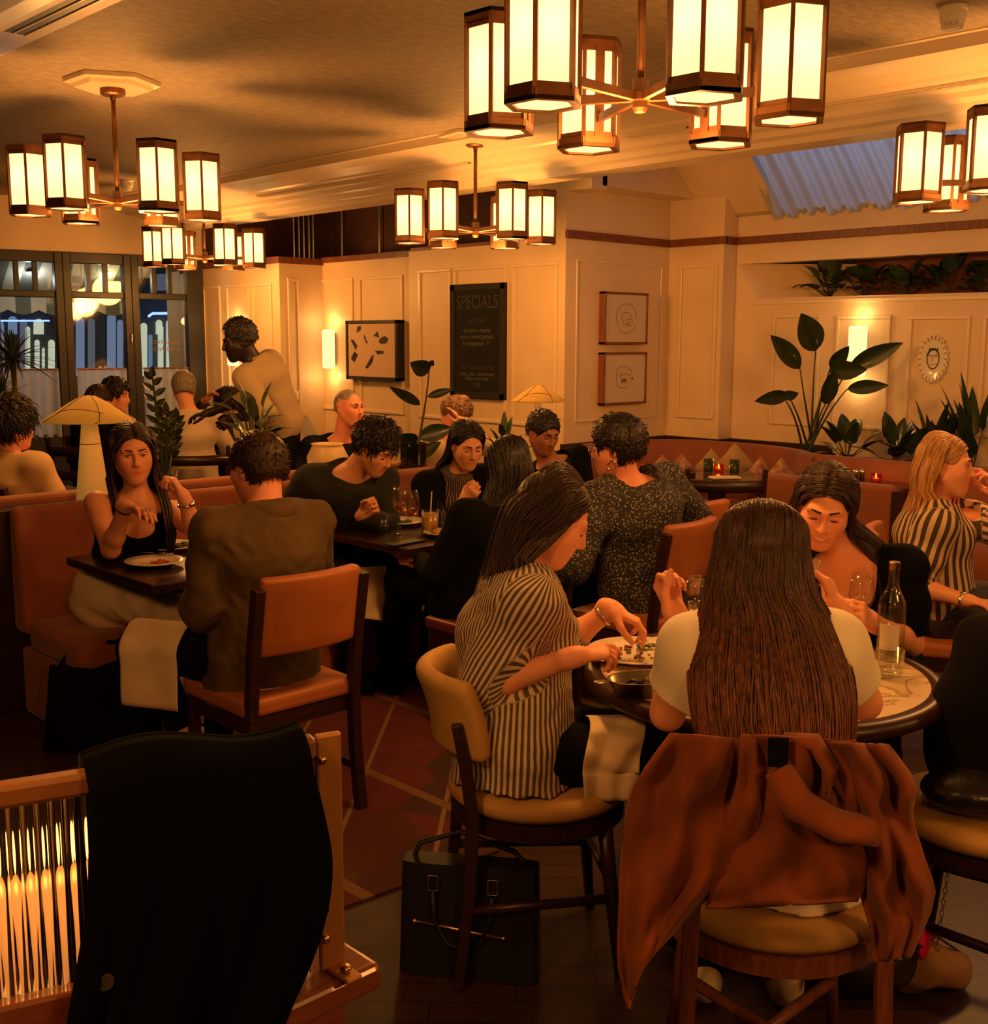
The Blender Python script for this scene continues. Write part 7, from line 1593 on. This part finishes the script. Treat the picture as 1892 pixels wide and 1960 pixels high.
lp = PY(170, 786, 5.07); zl = PY(170, 757, 5.07).z; paper_lamp((lp.x, lp.y, .90), .205, .118, zl - .90, (.075, .062, .028), 'large yellow paper lamp glowing behind the tank top woman')
lp = P(1030, 770, 7.35); zl = P(1030, 737, 7.35).z; square_table(lp.x - .45, lp.x + .12, lp.y - .12, lp.y + .40, 'dark side table holding the smaller paper lamp'); paper_lamp((lp.x, lp.y, .742), .172, .105, zl - .742, (.05, .042, .02), 'smaller yellow paper lamp before the wall corner')
# ------------------------------------------------------------------ on the walls
def framed(name, label, cat, a, b_, z0, z1, nrm_, fm, pm, dep=.03, fw=.018):
    c = (a + b_) / 2; t = thing(name, label, cat, (c.x, c.y, z0)); d = (b_ - a).normalized(); n = nrm_; b = MB()
    for (p, q) in ((a + UP * 0, b_), ): pass
    R = Matrix((d, n, UP)).transposed(); W = (b_ - a).length; Hh = z1 - z0; cz = Vector((c.x, c.y, (z0 + z1) / 2))
    for o, s in ((d * (-W / 2 + fw / 2), (fw, dep, Hh)), (d * (W / 2 - fw / 2), (fw, dep, Hh)), (UP * (Hh / 2 - fw / 2), (W, dep, fw)), (UP * (-Hh / 2 + fw / 2), (W, dep, fw))): b.box(cz + o + n * dep / 2, s, M=R)
    b.build('frame', fm, t, bev=.002); b = MB(); b.box(cz + n * (dep - .014), (W - fw, .012, Hh - fw), M=R); b.build('sheet', pm, t); return t, cz + n * (dep - .0075), d, n
def flatpoly(t, o, d, polys, m, name):
    b = MB()
    for pl_ in polys: b.add([o + d * x + UP * y for x, y in pl_], [tuple(range(len(pl_)))])
    return b.build(name, m, t, solid=.001)
M_art = mat('pale pink art paper', (.55, .38, .26), .8); M_ink = mat('black ink', (.012, .010, .009), .6)
a, b_ = PX(677, 660, XA2), PX(775, 660, XA2); z0, z1 = PX(677, 725, XA2).z, PX(677, 614, XA2).z
t, o, d, n = framed('framed_picture', 'framed abstract picture of scattered black shapes beside lit sconce', 'picture', Vector((a.x, a.y, 0)), Vector((b_.x, b_.y, 0)), z0, z1, nX, M_black, M_art, .09, .03)
W, Hh = abs(a.y - b_.y), z1 - z0
def ap(px, py): return ((px - 726) / 98 * W, -(py - 669.5) / 111 * Hh)
shp = [[(700, 625), (707, 624), (706, 632), (698, 637)], [(686, 650), (691, 650), (699, 661), (696, 670)], [(693, 672), (700, 678), (693, 693), (686, 686)], [(713, 640), (719, 656), (717, 657), (712, 645)], [(731, 643), (738, 634), (742, 646)], [(742, 648), (752, 643), (759, 648), (755, 656), (745, 658)], [(733, 670), (749, 670), (750, 675), (738, 677)], [(727, 680), (731, 677), (728, 692), (718, 704), (714, 702)], [(740, 652), (745, 650), (743, 657)]]
for s in shp: flatpoly(t, o + n * .001, d, [[ap(*q) for q in s]], M_ink, 'black_shape')
M_drw = mat('off white drawing paper', (.62, .50, .36), .85); M_pen = mat('brown pen line', (.16, .085, .04), .8)
for nm, py0, py1, lab, k in (('framed_drawing', 558, 661, 'upper of two framed circle drawings on the right return wall', 0), ('framed_drawing', 672, 775, 'lower of two framed circle drawings on the right return wall', 1)):
    a, b_ = PY(1147, 600, YB), PY(1230, 600, YB); z1_, z0_ = PY(1190, py0 + 2, YB).z, PY(1190, py1 - 2, YB).z
    t, o, d, n = framed(nm, lab, 'picture', Vector((a.x, a.y, 0)), Vector((b_.x, b_.y, 0)), z0_, z1_, nY, M_redwood, M_drw, .06, .018)
    b = MB(); g_ = random.Random(k)
    for R_, cx_, cz_, wob in (((.120, 0, .0, .006), (.055, .0, .0, .008), (.035, .035, -.03, .01)) if k == 0 else ((.095, -.02, .01, .010), (.05, -.01, .0, .02))):
        b.tube([o + n * .002 + d * (cx_ + (R_ + wob * math.sin(3 * a_ + k)) * math.cos(a_)) + UP * (cz_ + (R_ + wob * math.cos(2 * a_)) * math.sin(a_)) for a_ in np.linspace(0, 2 * PI * .93, 30)], .0016, 4)
    if k:
        for i in range(4): b.ell(o + d * (-.03 + .03 * i * (i % 2) + .01 * i) + UP * (.005 * i - .02) + n * .001, (.010, .003, .012), None, 8, 6)
    b.build('pen_lines', M_pen, t)
# chalkboard
def text(s, parent, p, dr, nrm_, size, m, mirror=False, align='CENTER', name='lettering', sx=1.0):
    cu = bpy.data.curves.new(name, 'FONT'); cu.body = s; cu.size = size; cu.align_x = align; cu.extrude = .0006; cu.offset = -.002 * size
    tmp = bpy.data.objects.new('tmp', cu); COL.objects.link(tmp); dg = bpy.context.evaluated_depsgraph_get(); me = bpy.data.meshes.new_from_object(tmp.evaluated_get(dg)); bpy.data.objects.remove(tmp)
    o = bpy.data.objects.new(name, me); COL.objects.link(o); me.materials.clear(); me.materials.append(m); off = worldloc(parent); k = -1 if mirror else 1
    for v in me.vertices: q = Vector(p) + Vector(dr) * (v.co.x * k * sx) + UP * v.co.y + Vector(nrm_) * v.co.z - off; v.co = q
    o.parent = parent; return o
a, b_ = PX(868, 650, XA), PX(971, 650, XA); z1 = PX(920, 543, XA).z; z0 = PX(960, 765, XA).z
M_chalkb = mat('chalkboard black', (.006, .006, .005), .9, noise=.3, nscale=8); M_chalk = mat('faded chalk', (.12, .115, .09), .95); M_chalk2 = mat('dim chalk', (.055, .052, .04), .95)
t, o, d, n = framed('chalkboard', 'tall black chalkboard of specials hung on the panelled wall', 'board', Vector((a.x, a.y, 0)), Vector((b_.x, b_.y, 0)), z0, z1, nX, mat('charcoal wood frame', (.016, .013, .009), .8), M_chalkb, .035, .05)
Hh = z1 - z0; zp = lambda f_: UP * (Hh * (.5 - f_))
M_ch = M_chalk
text('SPECIALS', t, o + n * .002 + zp(.215), d, n, .155, M_chalk2, sx=.78)
for s, f_, sz, mm in (('pan fried', .335, .055, M_chalk2), ('sea bass, creamy', .42, .05, M_chalk), ('sauce, sweet potato', .475, .05, M_chalk), ('& mangetout  17.', .535, .05, M_chalk), ('Pear Grove Spritz', .745, .055, M_chalk2), ('vodka, pear, elderflower,', .80, .044, M_chalk), ('lemon and mint', .84, .044, M_chalk), ('£13', .90, .05, M_chalk)): text(s, t, o + n * .002 + zp(f_), d, n, sz * 1.05, mm, sx=.92)
# oval plate
pp = PX(1788, 687, XC); t = thing('wall_plate', 'oval scalloped wall plate painted with a simple face', 'plate', pp); wz = .165; wy = .105
b = MB(); ey = Vector((0, 1, 0))
def op(u, v): a_ = 2 * PI * u; R_ = v * (1 + .045 * (v > .9) * math.cos(22 * a_)); return pp + ey * (wy * R_ * math.cos(a_)) + UP * (wz * R_ * math.sin(a_)) + nX * (.006 + .03 * max(0, v - .6))
b.grid(op, 132, 10, True); b.build('dish', M_china, t, smooth=True, solid=.006)
b = MB()
for i in range(22): a_ = 2 * PI * i / 22; b.tube([op(i / 22, .80) + nX * .004, op(i / 22, .93) + nX * .004], [.0035, .006], 6)
b.build('rim_dabs', mat('ochre glaze', (.42, .24, .08), .3), t)
b = MB(); fp = lambda x, z: pp + ey * -x + UP * z + nX * .012
face = [fp(.042 * math.cos(a_) * (1 if math.sin(a_) < .2 else 1.05), .068 * math.sin(a_)) for a_ in np.linspace(0, 2 * PI, 28, False)]; b.tube(face, [.0035 if math.sin(a_) < .3 else .006 for a_ in np.linspace(0, 2 * PI, 28, False)], 5, closed=True)
b.tube([fp(.002, .03), fp(-.003, .0), fp(-.012, -.012), fp(.004, -.016)], .0016, 4)
for s in (-1, 1): b.tube([fp(s * .012, .022), fp(s * .022, .026), fp(s * .03, .021)], .0018, 4); b.ell(fp(s * .02, .014), (.003, .004, .004), None, 8, 6)
b.tube([fp(-.014, -.035), fp(.0, -.039), fp(.015, -.033)], .0018, 4)
for x in (-.03, -.015, 0, .015, .03): b.tube([fp(x, .058), fp(x * .9 + .004, .074)], .004, 5)
b.build('painted_face', mat('dark green glaze', (.02, .024, .018), .4), t)
# detectors, sensor, socket
def detector(p, label):
    t = thing('smoke_detector', label, 'detector', p, 'ceiling smoke detectors'); b = MB(); p = Vector(p); b.lathe([(0, 0), (.055, 0), (.056, -.012), (.05, -.018), (.05, -.024), (.052, -.026), (.050, -.046), (.044, -.062), (.030, -.064), (.030, -.078), (.026, -.084), (0, -.085)], p, 32); b.build('housing', M_china, t)
    b = MB()
    for i in range(12): a_ = 2 * PI * i / 12; b.box(p + Vector((.040 * math.cos(a_), .040 * math.sin(a_), -.068)), (.003, .010, .018), a_)
    b.build('grille', M_china, t); return t
q = PZ(1826, 14, ZC); detector(q, 'white smoke detector on the ceiling at upper right'); q = PZ(243, 345, ZC); detector(q, 'small white smoke detector behind the left chandelier')
q = PZ(541, 325, ZC); b = MB(); b.lathe([(0, 0), (.14, 0), (.14, -.006), (.12, -.008), (.118, -.004), (0, -.004)], q, 40); tag(b.build('ceiling_speaker', M_ceil), 'flush round speaker cover in the ceiling between left and middle chandeliers', 'speaker')
q = PX(593, 521, XA2 - .04); t = thing('motion_sensor', 'small white round sensor high in the wall corner', 'sensor', q); b = MB(); b.ell(q, (.045, .045, .05)); b.build('dome', mat('white plastic', (.8, .8, .8), .4), t, smooth=True); b = MB(); b.ell(q + nX * .035 - ey * .01, (.02, .026, .028)); b.build('led', mat('blue white led', (.6, .75, 1), .3, emit=(.45, .62, 1.0), estr=1.0), t, smooth=True)
q = PY(564, 757, YD); t = thing('wall_socket', 'small square socket low on the bright pier', 'socket', q); b = MB(); b.box(q + nY * .006, (.085, .012, .085)); b.build('plate', M_china, t, bev=.003); b = MB(); b.ell(q + nY * .013, (.014, .004, .014)); b.build('jack', M_black, t)
# cushions standing on a corner along the wall banquette
m_cu = [mat('cream patterned cushion', (.45, .30, .18), .9, noise=.5, nscale=22, col2=(.22, .05, .03)), mat('pale ochre cushion', (.36, .23, .10), .9, noise=.2, nscale=8)]
for i, (px, py, d_, sz, k, lab) in enumerate(((1268, 873, 8.95, .20, 0, 'first small patterned cushion from the left on wall banquette'), (1305, 872, 8.9, .20, 0, 'second small patterned cushion from the left, wall banquette'), (1362, 862, 8.7, .20, 1, 'plain ochre cushion left of wall table tumblers'), (1407, 852, 8.62, .26, 1, 'tallest plain ochre cushion behind the wall table tealight'), (1456, 878, 8.4, .22, 0, 'red patterned cushion right of the wall table'), (1496, 880, 8.2, .20, 0, 'patterned cushion nearest smiling woman\'s head'))):
    tip = P(px, py, d_ - .35); c = tip - UP * (sz * .62); b = MB(); fx = r_
    def cu_(u, v, s):
        x, y = u * 2 - 1, v * 2 - 1; bulge = .05 * (1 - abs(x) ** 3) * (1 - abs(y) ** 3); e = sz / 2 * (1 - .06 * (1 - abs(x)) * (abs(y) > .0) ); X_, Y_ = x * e, y * e
        return c + fx * ((X_ - Y_) * .62) + UP * ((X_ + Y_) * .7) + h_ * (s * bulge)
    for s in (-1, 1): b.grid(lambda u, v: cu_(u, v, s), 14, 14)
    tag(b.build('cushion', m_cu[k], smooth=True), lab, 'cushion', 'cushions on the wall banquette')
# ================================================================== plants
M_leaf = mat('dark glossy leaf', (.022, .040, .010), .35, noise=.35, nscale=12, coat=.2); M_leaf2 = mat('mid green leaf', (.045, .075, .016), .4, noise=.3, nscale=14); M_stem = mat('green brown stem', (.06, .05, .02), .6)
def leaf(b, base, d, L, W, up=UP, curl=.25, n=10, fold=.25, taper=.5):
    d = Vector(d).normalized(); s = d.cross(Vector(up)); s = s.normalized() if s.length > 1e-4 else r_; u = s.cross(d).normalized()
    def fn(a, v):
        w_ = W * (math.sin(PI * min(1, v ** taper)) ** .85 if 0 < v < 1 else 0) + .0006; x = (a - .5) * 2
        dr = d * (L * v) - UP * (curl * L * v * v)
        return Vector(base) + dr + s * (x * w_ * .5) + u * (abs(x) * w_ * fold * .5)
    b.grid(fn, 5, n)
def sbez(a, m, c, n=8): a, m, c = Vector(a), Vector(m), Vector(c); return [a * (1 - t) ** 2 + m * 2 * t * (1 - t) + c * t * t for t in [i / (n - 1) for i in range(n)]]
# tall strap leaved plant in the planter
base = P(1548, 868, 8.20); base.z = .80; t = thing('bird_of_paradise_plant', 'tall plant with paddle leaves in front of the right wall sconce', 'plant', base)
lv = [((1562, 672), (1530, 598), 48, 8.2, 0), ((1532, 706), (1470, 643), 34, 8.1, 0), ((1510, 758), (1447, 778), 26, 8.0, 1), ((1625, 706), (1735, 660), 34, 8.15, 0), ((1622, 745), (1702, 748), 26, 8.0, 1), ((1588, 712), (1660, 718), 34, 8.1, 0), ((1590, 705), (1632, 665), 26, 8.25, 0), ((1580, 775), (1600, 705), 30, 8.15, 0), ((1500, 760), (1530, 765), 20, 8.15, 1)]
b = MB(); bl = []
for (bx_, by_), (tx_, ty_), w_, d_, cl in lv:
    q = P(bx_, by_, d_); e = P(tx_, ty_, d_ - .12); b.tube(sbez(base + Vector((rnd.uniform(-.05, .05), rnd.uniform(-.05, .05), 0)), base.lerp(q, .5) + UP * .12 - (q - base) * .08, q), [.010, .010, .009, .008, .007, .006, .005, .005], 6); bl.append((q, e, w_ / 2181 * d_ * 1.15))
b.build('stalks', M_leaf, t, smooth=True)
for q, e, w_ in bl: b = MB(); leaf(b, q, e - q + UP * .06, (e - q).length * 1.02, w_ * .92, up=-h_, curl=.08, n=12, fold=.3, taper=.8); b.build('leaf', M_leaf, t, smooth=True)
def bush(name, label, base, n, L, W, seed, m=M_leaf, spread=.8, stemh=.0, group=None, curl=.3, cat='plant', dirs=None):
    g = random.Random(seed); t = thing(name, label, cat, base, group); base = Vector(base); st = MB()
    for i in range(n):
        a = g.uniform(0, 6.28); el = g.uniform(.25, 1.3); d = Vector((math.cos(a) * math.cos(el) * spread, math.sin(a) * math.cos(el) * spread, math.sin(el))); l = L * g.uniform(.65, 1.15)
        q = base + UP * (stemh * g.random()) + d * (l * .5); st.tube([base, base + UP * (stemh * .4) + d * l * .15, q], [.006, .005, .003], 5)
        b = MB(); leaf(b, q, d + UP * .05, l * .75, W * g.uniform(.8, 1.2), curl=curl); b.build('leaf', m, t, smooth=True)
    st.build('stems', M_stem, t, smooth=True); return t
pz = lambda px, x=7.38, z=.80: Vector((x, PX(px, 800, x).y, z))
bush('leafy_plant', 'low broad leaved plant right of the tall strap plant', pz(1625), 14, .34, .11, 1, group='planter plants')
bush('leafy_plant', 'low spreading plant in planter, middle of the row', pz(1718), 16, .36, .10, 2, group='planter plants')
bush('leafy_plant', 'spiky upright plant in the planter behind the blonde woman', pz(1790), 16, .42, .09, 6, spread=.55, group='planter plants', curl=.12)
bush('leafy_plant', 'tall upright plant in the planter at the right edge', pz(1868), 14, .55, .11, 4, spread=.5, group='planter plants', curl=.1)
bush('leafy_plant', 'low leaves in the planter left of the spiky upright plant', pz(1755), 12, .30, .10, 5, group='planter plants')
# niche plants
for i, (px, lab) in enumerate(((1590, 'dark broad leaved plant at the left end of the wall niche'), (1660, 'second leafy plant from the left in wall niche'), (1740, 'third leafy plant from left in the wall niche, paler leaf'), (1820, 'fourth leafy plant from the left in wall niche'), (1885, 'leafy plant at the right edge in wall niche'))):
    q = Vector((XC + .28, PX(px, 540, XC + .28).y, z_r0 + .0)); bush('niche_plant', lab, q, 14, .34, .13, 20 + i, m=M_leaf2 if i % 2 == 0 else M_leaf, spread=1.0, group='plants in the wall niche', curl=.45)
# palm-like plant at the left edge
base = P(20, 790, 8.6); base.z = 0; t = thing('dracaena_plant', 'spiky dracaena with thin stem before the left window', 'plant', base)
b = MB(); top = P(25, 690, 8.6); b.tube([base, base.lerp(top, .5) + r_ * .03, top], .022, 8); b.build('trunk', M_stem, t, smooth=True)
b = MB(); g_ = random.Random(3)
for c in (top, top - UP * .35 - r_ * .12):
    for i in range(56):
        a = g_.uniform(0, 6.28); el = g_.uniform(-.3, 1.4); d = Vector((math.cos(a) * math.cos(el), math.sin(a) * math.cos(el), math.sin(el))); leaf(b, c, d, g_.uniform(.28, .48), .022, curl=.35, n=7, fold=.4)
b.build('leaves', M_leaf, t, smooth=True)
# zamioculcas stem with paired leaves behind the tank top woman
base = P(312, 960, 5.6); base.z = .0
def zz(name, label, base, tops, n, L, W, m=M_leaf):
    t = thing(name, label, 'plant', base)
    for k, tp in enumerate(tops):
        b = MB(); pts = sbez(base, base.lerp(tp, .6) + (tp - base) * 0 + UP * .02, tp, 12); b.tube(pts, [.012 - .0007 * i for i in range(12)], 6); b.build('stalk', M_leaf, t, smooth=True)
        b = MB(); 
        for i in range(n):
            f_ = .42 + .56 * i / (n - 1); q = base.lerp(tp, f_); s = r_ * (1 if i % 2 else -1); leaf(b, q, s * .8 + UP * .75 - h_ * (.25 if i % 3 else -.3), L * (1.05 - .4 * abs(f_ - .7)), W, up=-h_, curl=.1, n=7, fold=.3, taper=.8)
        leaf(b, tp, UP, L, W * 1.2, up=-h_); b.build('leaves', m, t, smooth=True)
    return t
base = PY(318, 940, 5.07); base.z = .90; t = zz('zz_plant', 'upright plant with paired leaves behind the tank top woman', base, [PY(292, 722, 5.07), PY(338, 800, 5.12), PY(318, 790, 5.04)], 13, .072, .030)
b = MB(); b.lathe([(0, 0), (.05, 0), (.06, .10), (.052, .10), (.045, .01), (0, .01)], Vector((base.x, base.y, .90)), 20); b.build('glass_pot', M_glass, t, smooth=True)
bush('leafy_plant', 'broad leaved plant between the waiter and the olive jacketed man', Vector((PY(490, 850, 5.07).x, 5.07, .90)), 26, .25, .07, 31, m=M_leaf, stemh=.32, spread=1.0)
# leafy stem in a dark ribbed pot, in front of the chalkboard wall
base = PY(792, 905, 5.07); base.z = .90; t = thing('potted_plant', 'tall leafy stem in dark ribbed glass pot left of the chalkboard', 'plant', base)
b = MB(); b.lathe([(0, 0), (.07, 0), (.075, .01), (.082, .15), (.076, .15), (.07, .02), (0, .02)], base, 36); b.build('ribbed_pot', mat('black ribbed glass', (.012, .010, .012), .12, coat=.6), t)
b = MB(); tip = PY(822, 705, 5.07); st = sbez(base + UP * .02, base.lerp(tip, .6) + r_ * .02, tip, 10); b.tube(st, [.009 - .0006 * i for i in range(10)], 6); b.build('stalk', M_stem, t, smooth=True)
for (ax_, ay_), (bx_, by_), w_ in (((822, 712), (785, 690), 34), ((805, 775), (745, 735), 20), ((818, 760), (868, 742), 16), ((800, 838), (868, 815), 34), ((795, 850), (765, 828), 34), ((790, 880), (845, 842), 26), ((800, 880), (770, 850), 30), ((824, 700), (830, 688), 12)):
    q, e = PY(ax_, ay_, 5.07), PY(bx_, by_, 5.02); b = MB(); leaf(b, q, e - q, (e - q).length, w_ / 2181 * 6 * 1.1, up=-h_, curl=.05, taper=.8); b.build('leaf', M_leaf, t, smooth=True)
bush('leafy_plant', 'small light green plant right of the pinned up hair', Vector((*P(965, 860, 7.3).xy, .742)), 18, .24, .05, 41, m=M_leaf2, stemh=.22)
# ================================================================== outside the windows
def EX(px, py, dist):   # point outside: on a plane parallel to the window wall, dist beyond it
    v = Vector(_ray(px, py)); O_ = Vector(_O); k = ((W0 - nrm * dist) - O_).dot(nrm) / v.dot(nrm); return O_ + v * k
m_aw = mat('striped awning canvas', (.50, .36, .12), .9); N, L, B = nodes(m_aw); tc = N.new('ShaderNodeTexCoord'); mp = N.new('ShaderNodeMapping'); mp.inputs['Rotation'].default_value = (0, 0, -math.atan2(wd.y, wd.x)); L.new(tc.outputs['Object'], mp.inputs[0])
sp = N.new('ShaderNodeSeparateXYZ'); L.new(mp.outputs[0], sp.inputs[0]); mu = N.new('ShaderNodeMath'); mu.operation = 'PINGPONG'; mu.inputs[1].default_value = .15; L.new(sp.outputs[0], mu.inputs[0]); lt = N.new('ShaderNodeMath'); lt.operation = 'LESS_THAN'; lt.inputs[1].default_value = .075; L.new(mu.outputs[0], lt.inputs[0])
mx = N.new('ShaderNodeMixRGB'); mx.inputs[1].default_value = (.16, .15, .10, 1); mx.inputs[2].default_value = (.62, .52, .32, 1); L.new(lt.outputs[0], mx.inputs[0]); L.new(mx.outputs[0], B.inputs['Base Color'])
t = thing('awning', 'striped scalloped awning outside the windows', 'awning', W0 + wd * 2)
zv1 = EX(180, 572, 1.2).z; zv0 = EX(180, 604, 1.2).z; s_end = (EX(262, 580, 1.2) - W0).dot(wd)
b = MB(); b.grid(lambda u, v: W0 + wd * (-1 + (s_end + 1) * u) - nrm * (.06 + 1.14 * v) + UP * (2.62 + (zv1 - 2.62) * v), 2, 2); b.build('canopy', m_aw, t, solid=.004)
b = MB(); b.grid(lambda u, v: W0 + wd * (-1 + (s_end + 1) * u) - nrm * 1.2 + UP * (zv1 + (zv0 - zv1) * v * (.72 + .28 * abs(math.sin(PI * u * (s_end + 1) / .30)))), 300, 3); b.build('valance', m_aw, t, solid=.004)
t = thing('street_building', 'lit street front with tall arched openings seen through the windows', 'building', W0 - nrm * 3)
b = MB(); wall_d = 3.0
m_ext = mat('grey street stucco', (.10, .10, .10), .9); m_lit = mat('lit shop window', (.2, .2, .2), .5, emit=(.85, .88, .60), estr=.65); m_blue = mat('blue lit window', (.2, .2, .2), .5, emit=(.36, .50, .80), estr=.32); m_neon = mat('blue neon tube', (.2, .3, .6), .4, emit=(.20, .32, 1.0), estr=3.0); m_dim = mat('dim lilac window', (.2, .2, .2), .5, emit=(.24, .27, .33), estr=.28)
q0, q1 = EX(-80, 470, 4.0), EX(420, 900, 4.0); b.add([EX(-120, 460, 4.0), EX(430, 460, 4.0), EX(430, 1000, 4.0), EX(-120, 1000, 4.0)], [(0, 1, 2, 3)]); b.build('facade', m_ext, t, solid=.05)
def arch(b, x0, x1, y0, y1, dist):
    w_ = (x1 - x0) / 2; pts = [EX(x0, y1, dist), EX(x1, y1, dist)] + [EX((x0 + x1) / 2 + w_ * math.cos(a), y0 + w_ + (-w_ * math.sin(a)), dist) for a in np.linspace(0, PI, 9)]; b.add(pts, [tuple(range(len(pts)))])
for i, (x0, x1, y0, y1, mm) in enumerate(((-20, 8, 610, 720, m_blue), (15, 33, 605, 640, m_blue), (38, 52, 610, 720, m_dim), (48, 58, 625, 720, m_lit), (64, 84, 610, 640, m_lit), (66, 76, 650, 720, m_lit), (80, 86, 665, 720, m_lit), (92, 105, 650, 720, m_lit), (145, 162, 608, 720, m_blue), (168, 182, 610, 720, m_dim), (205, 222, 600, 720, m_blue), (224, 236, 612, 720, m_blue), (268, 282, 618, 720, m_lit), (298, 311, 612, 640, m_lit), (302, 313, 622, 720, m_lit), (318, 331, 612, 720, m_lit), (337, 350, 608, 720, m_lit), (284, 292, 640, 720, m_blue))):
    b = MB(); arch(b, x0, x1, y0, y1, 3.9); b.build('window', mm, t)
b = MB(); b.tube([EX(284, 606, 3.8), EX(292, 600, 3.8), EX(420, 599, 3.8)], .018, 6); b.build('neon', m_neon, t); b = MB(); b.tube([EX(-30, 614, 3.8), EX(95, 614, 3.8)], .012, 6); b.build('neon', m_neon, t)
b = MB(); b.add([EX(300, 524, 3.9), EX(352, 524, 3.9), EX(352, 556, 3.9), EX(300, 556, 3.9)], [(0, 1, 2, 3)]); b.build('window', m_dim, t)
w3 = bpy.data.objects['window_3']; M_gold = mat('gold window lettering', (.45, .24, .08), .5)
pw = lambda px, py: W0 + wd * sof(px, py)[0] + UP * sof(px, py)[1] - nrm * .012
text('BREAKFAST', w3, pw(318, 659), wd, nrm, .058, M_gold, mirror=True, name='window_lettering'); text('& BRUNCH', w3, pw(318, 672), wd, nrm, .058, M_gold, mirror=True, name='window_lettering')
for i, (px, py, di, en, co) in enumerate(((60, 520, .7, 4, (.75, .85, 1.0)), (200, 520, .7, 3.5, (1.0, .85, .55)), (345, 590, 1.9, 22, (.8, .9, 1.0)))):  # lights added outside to brighten the awning and cafe curtains
    t = thing('outside_fill_light', ['white street lamp glow under the awning at left', 'warm street lamp glow under the awning at right', 'white street lamp outside the third window'][i], 'lamp', EX(px, py, di)); q = EX(px, py, di)
    b = MB(); b.lathe([(0, .06), (.04, .05), (.05, 0), (0, -.005)], q, 16); b.build('fill_head', M_black, t)
    if i == 2: b = MB(); b.tube([Vector((q.x, q.y, 0)), q + UP * .055], .02, 8); b.build('fill_post', M_black, t)
    point('glow', (0, 0, -.08), en, t, .05, co)
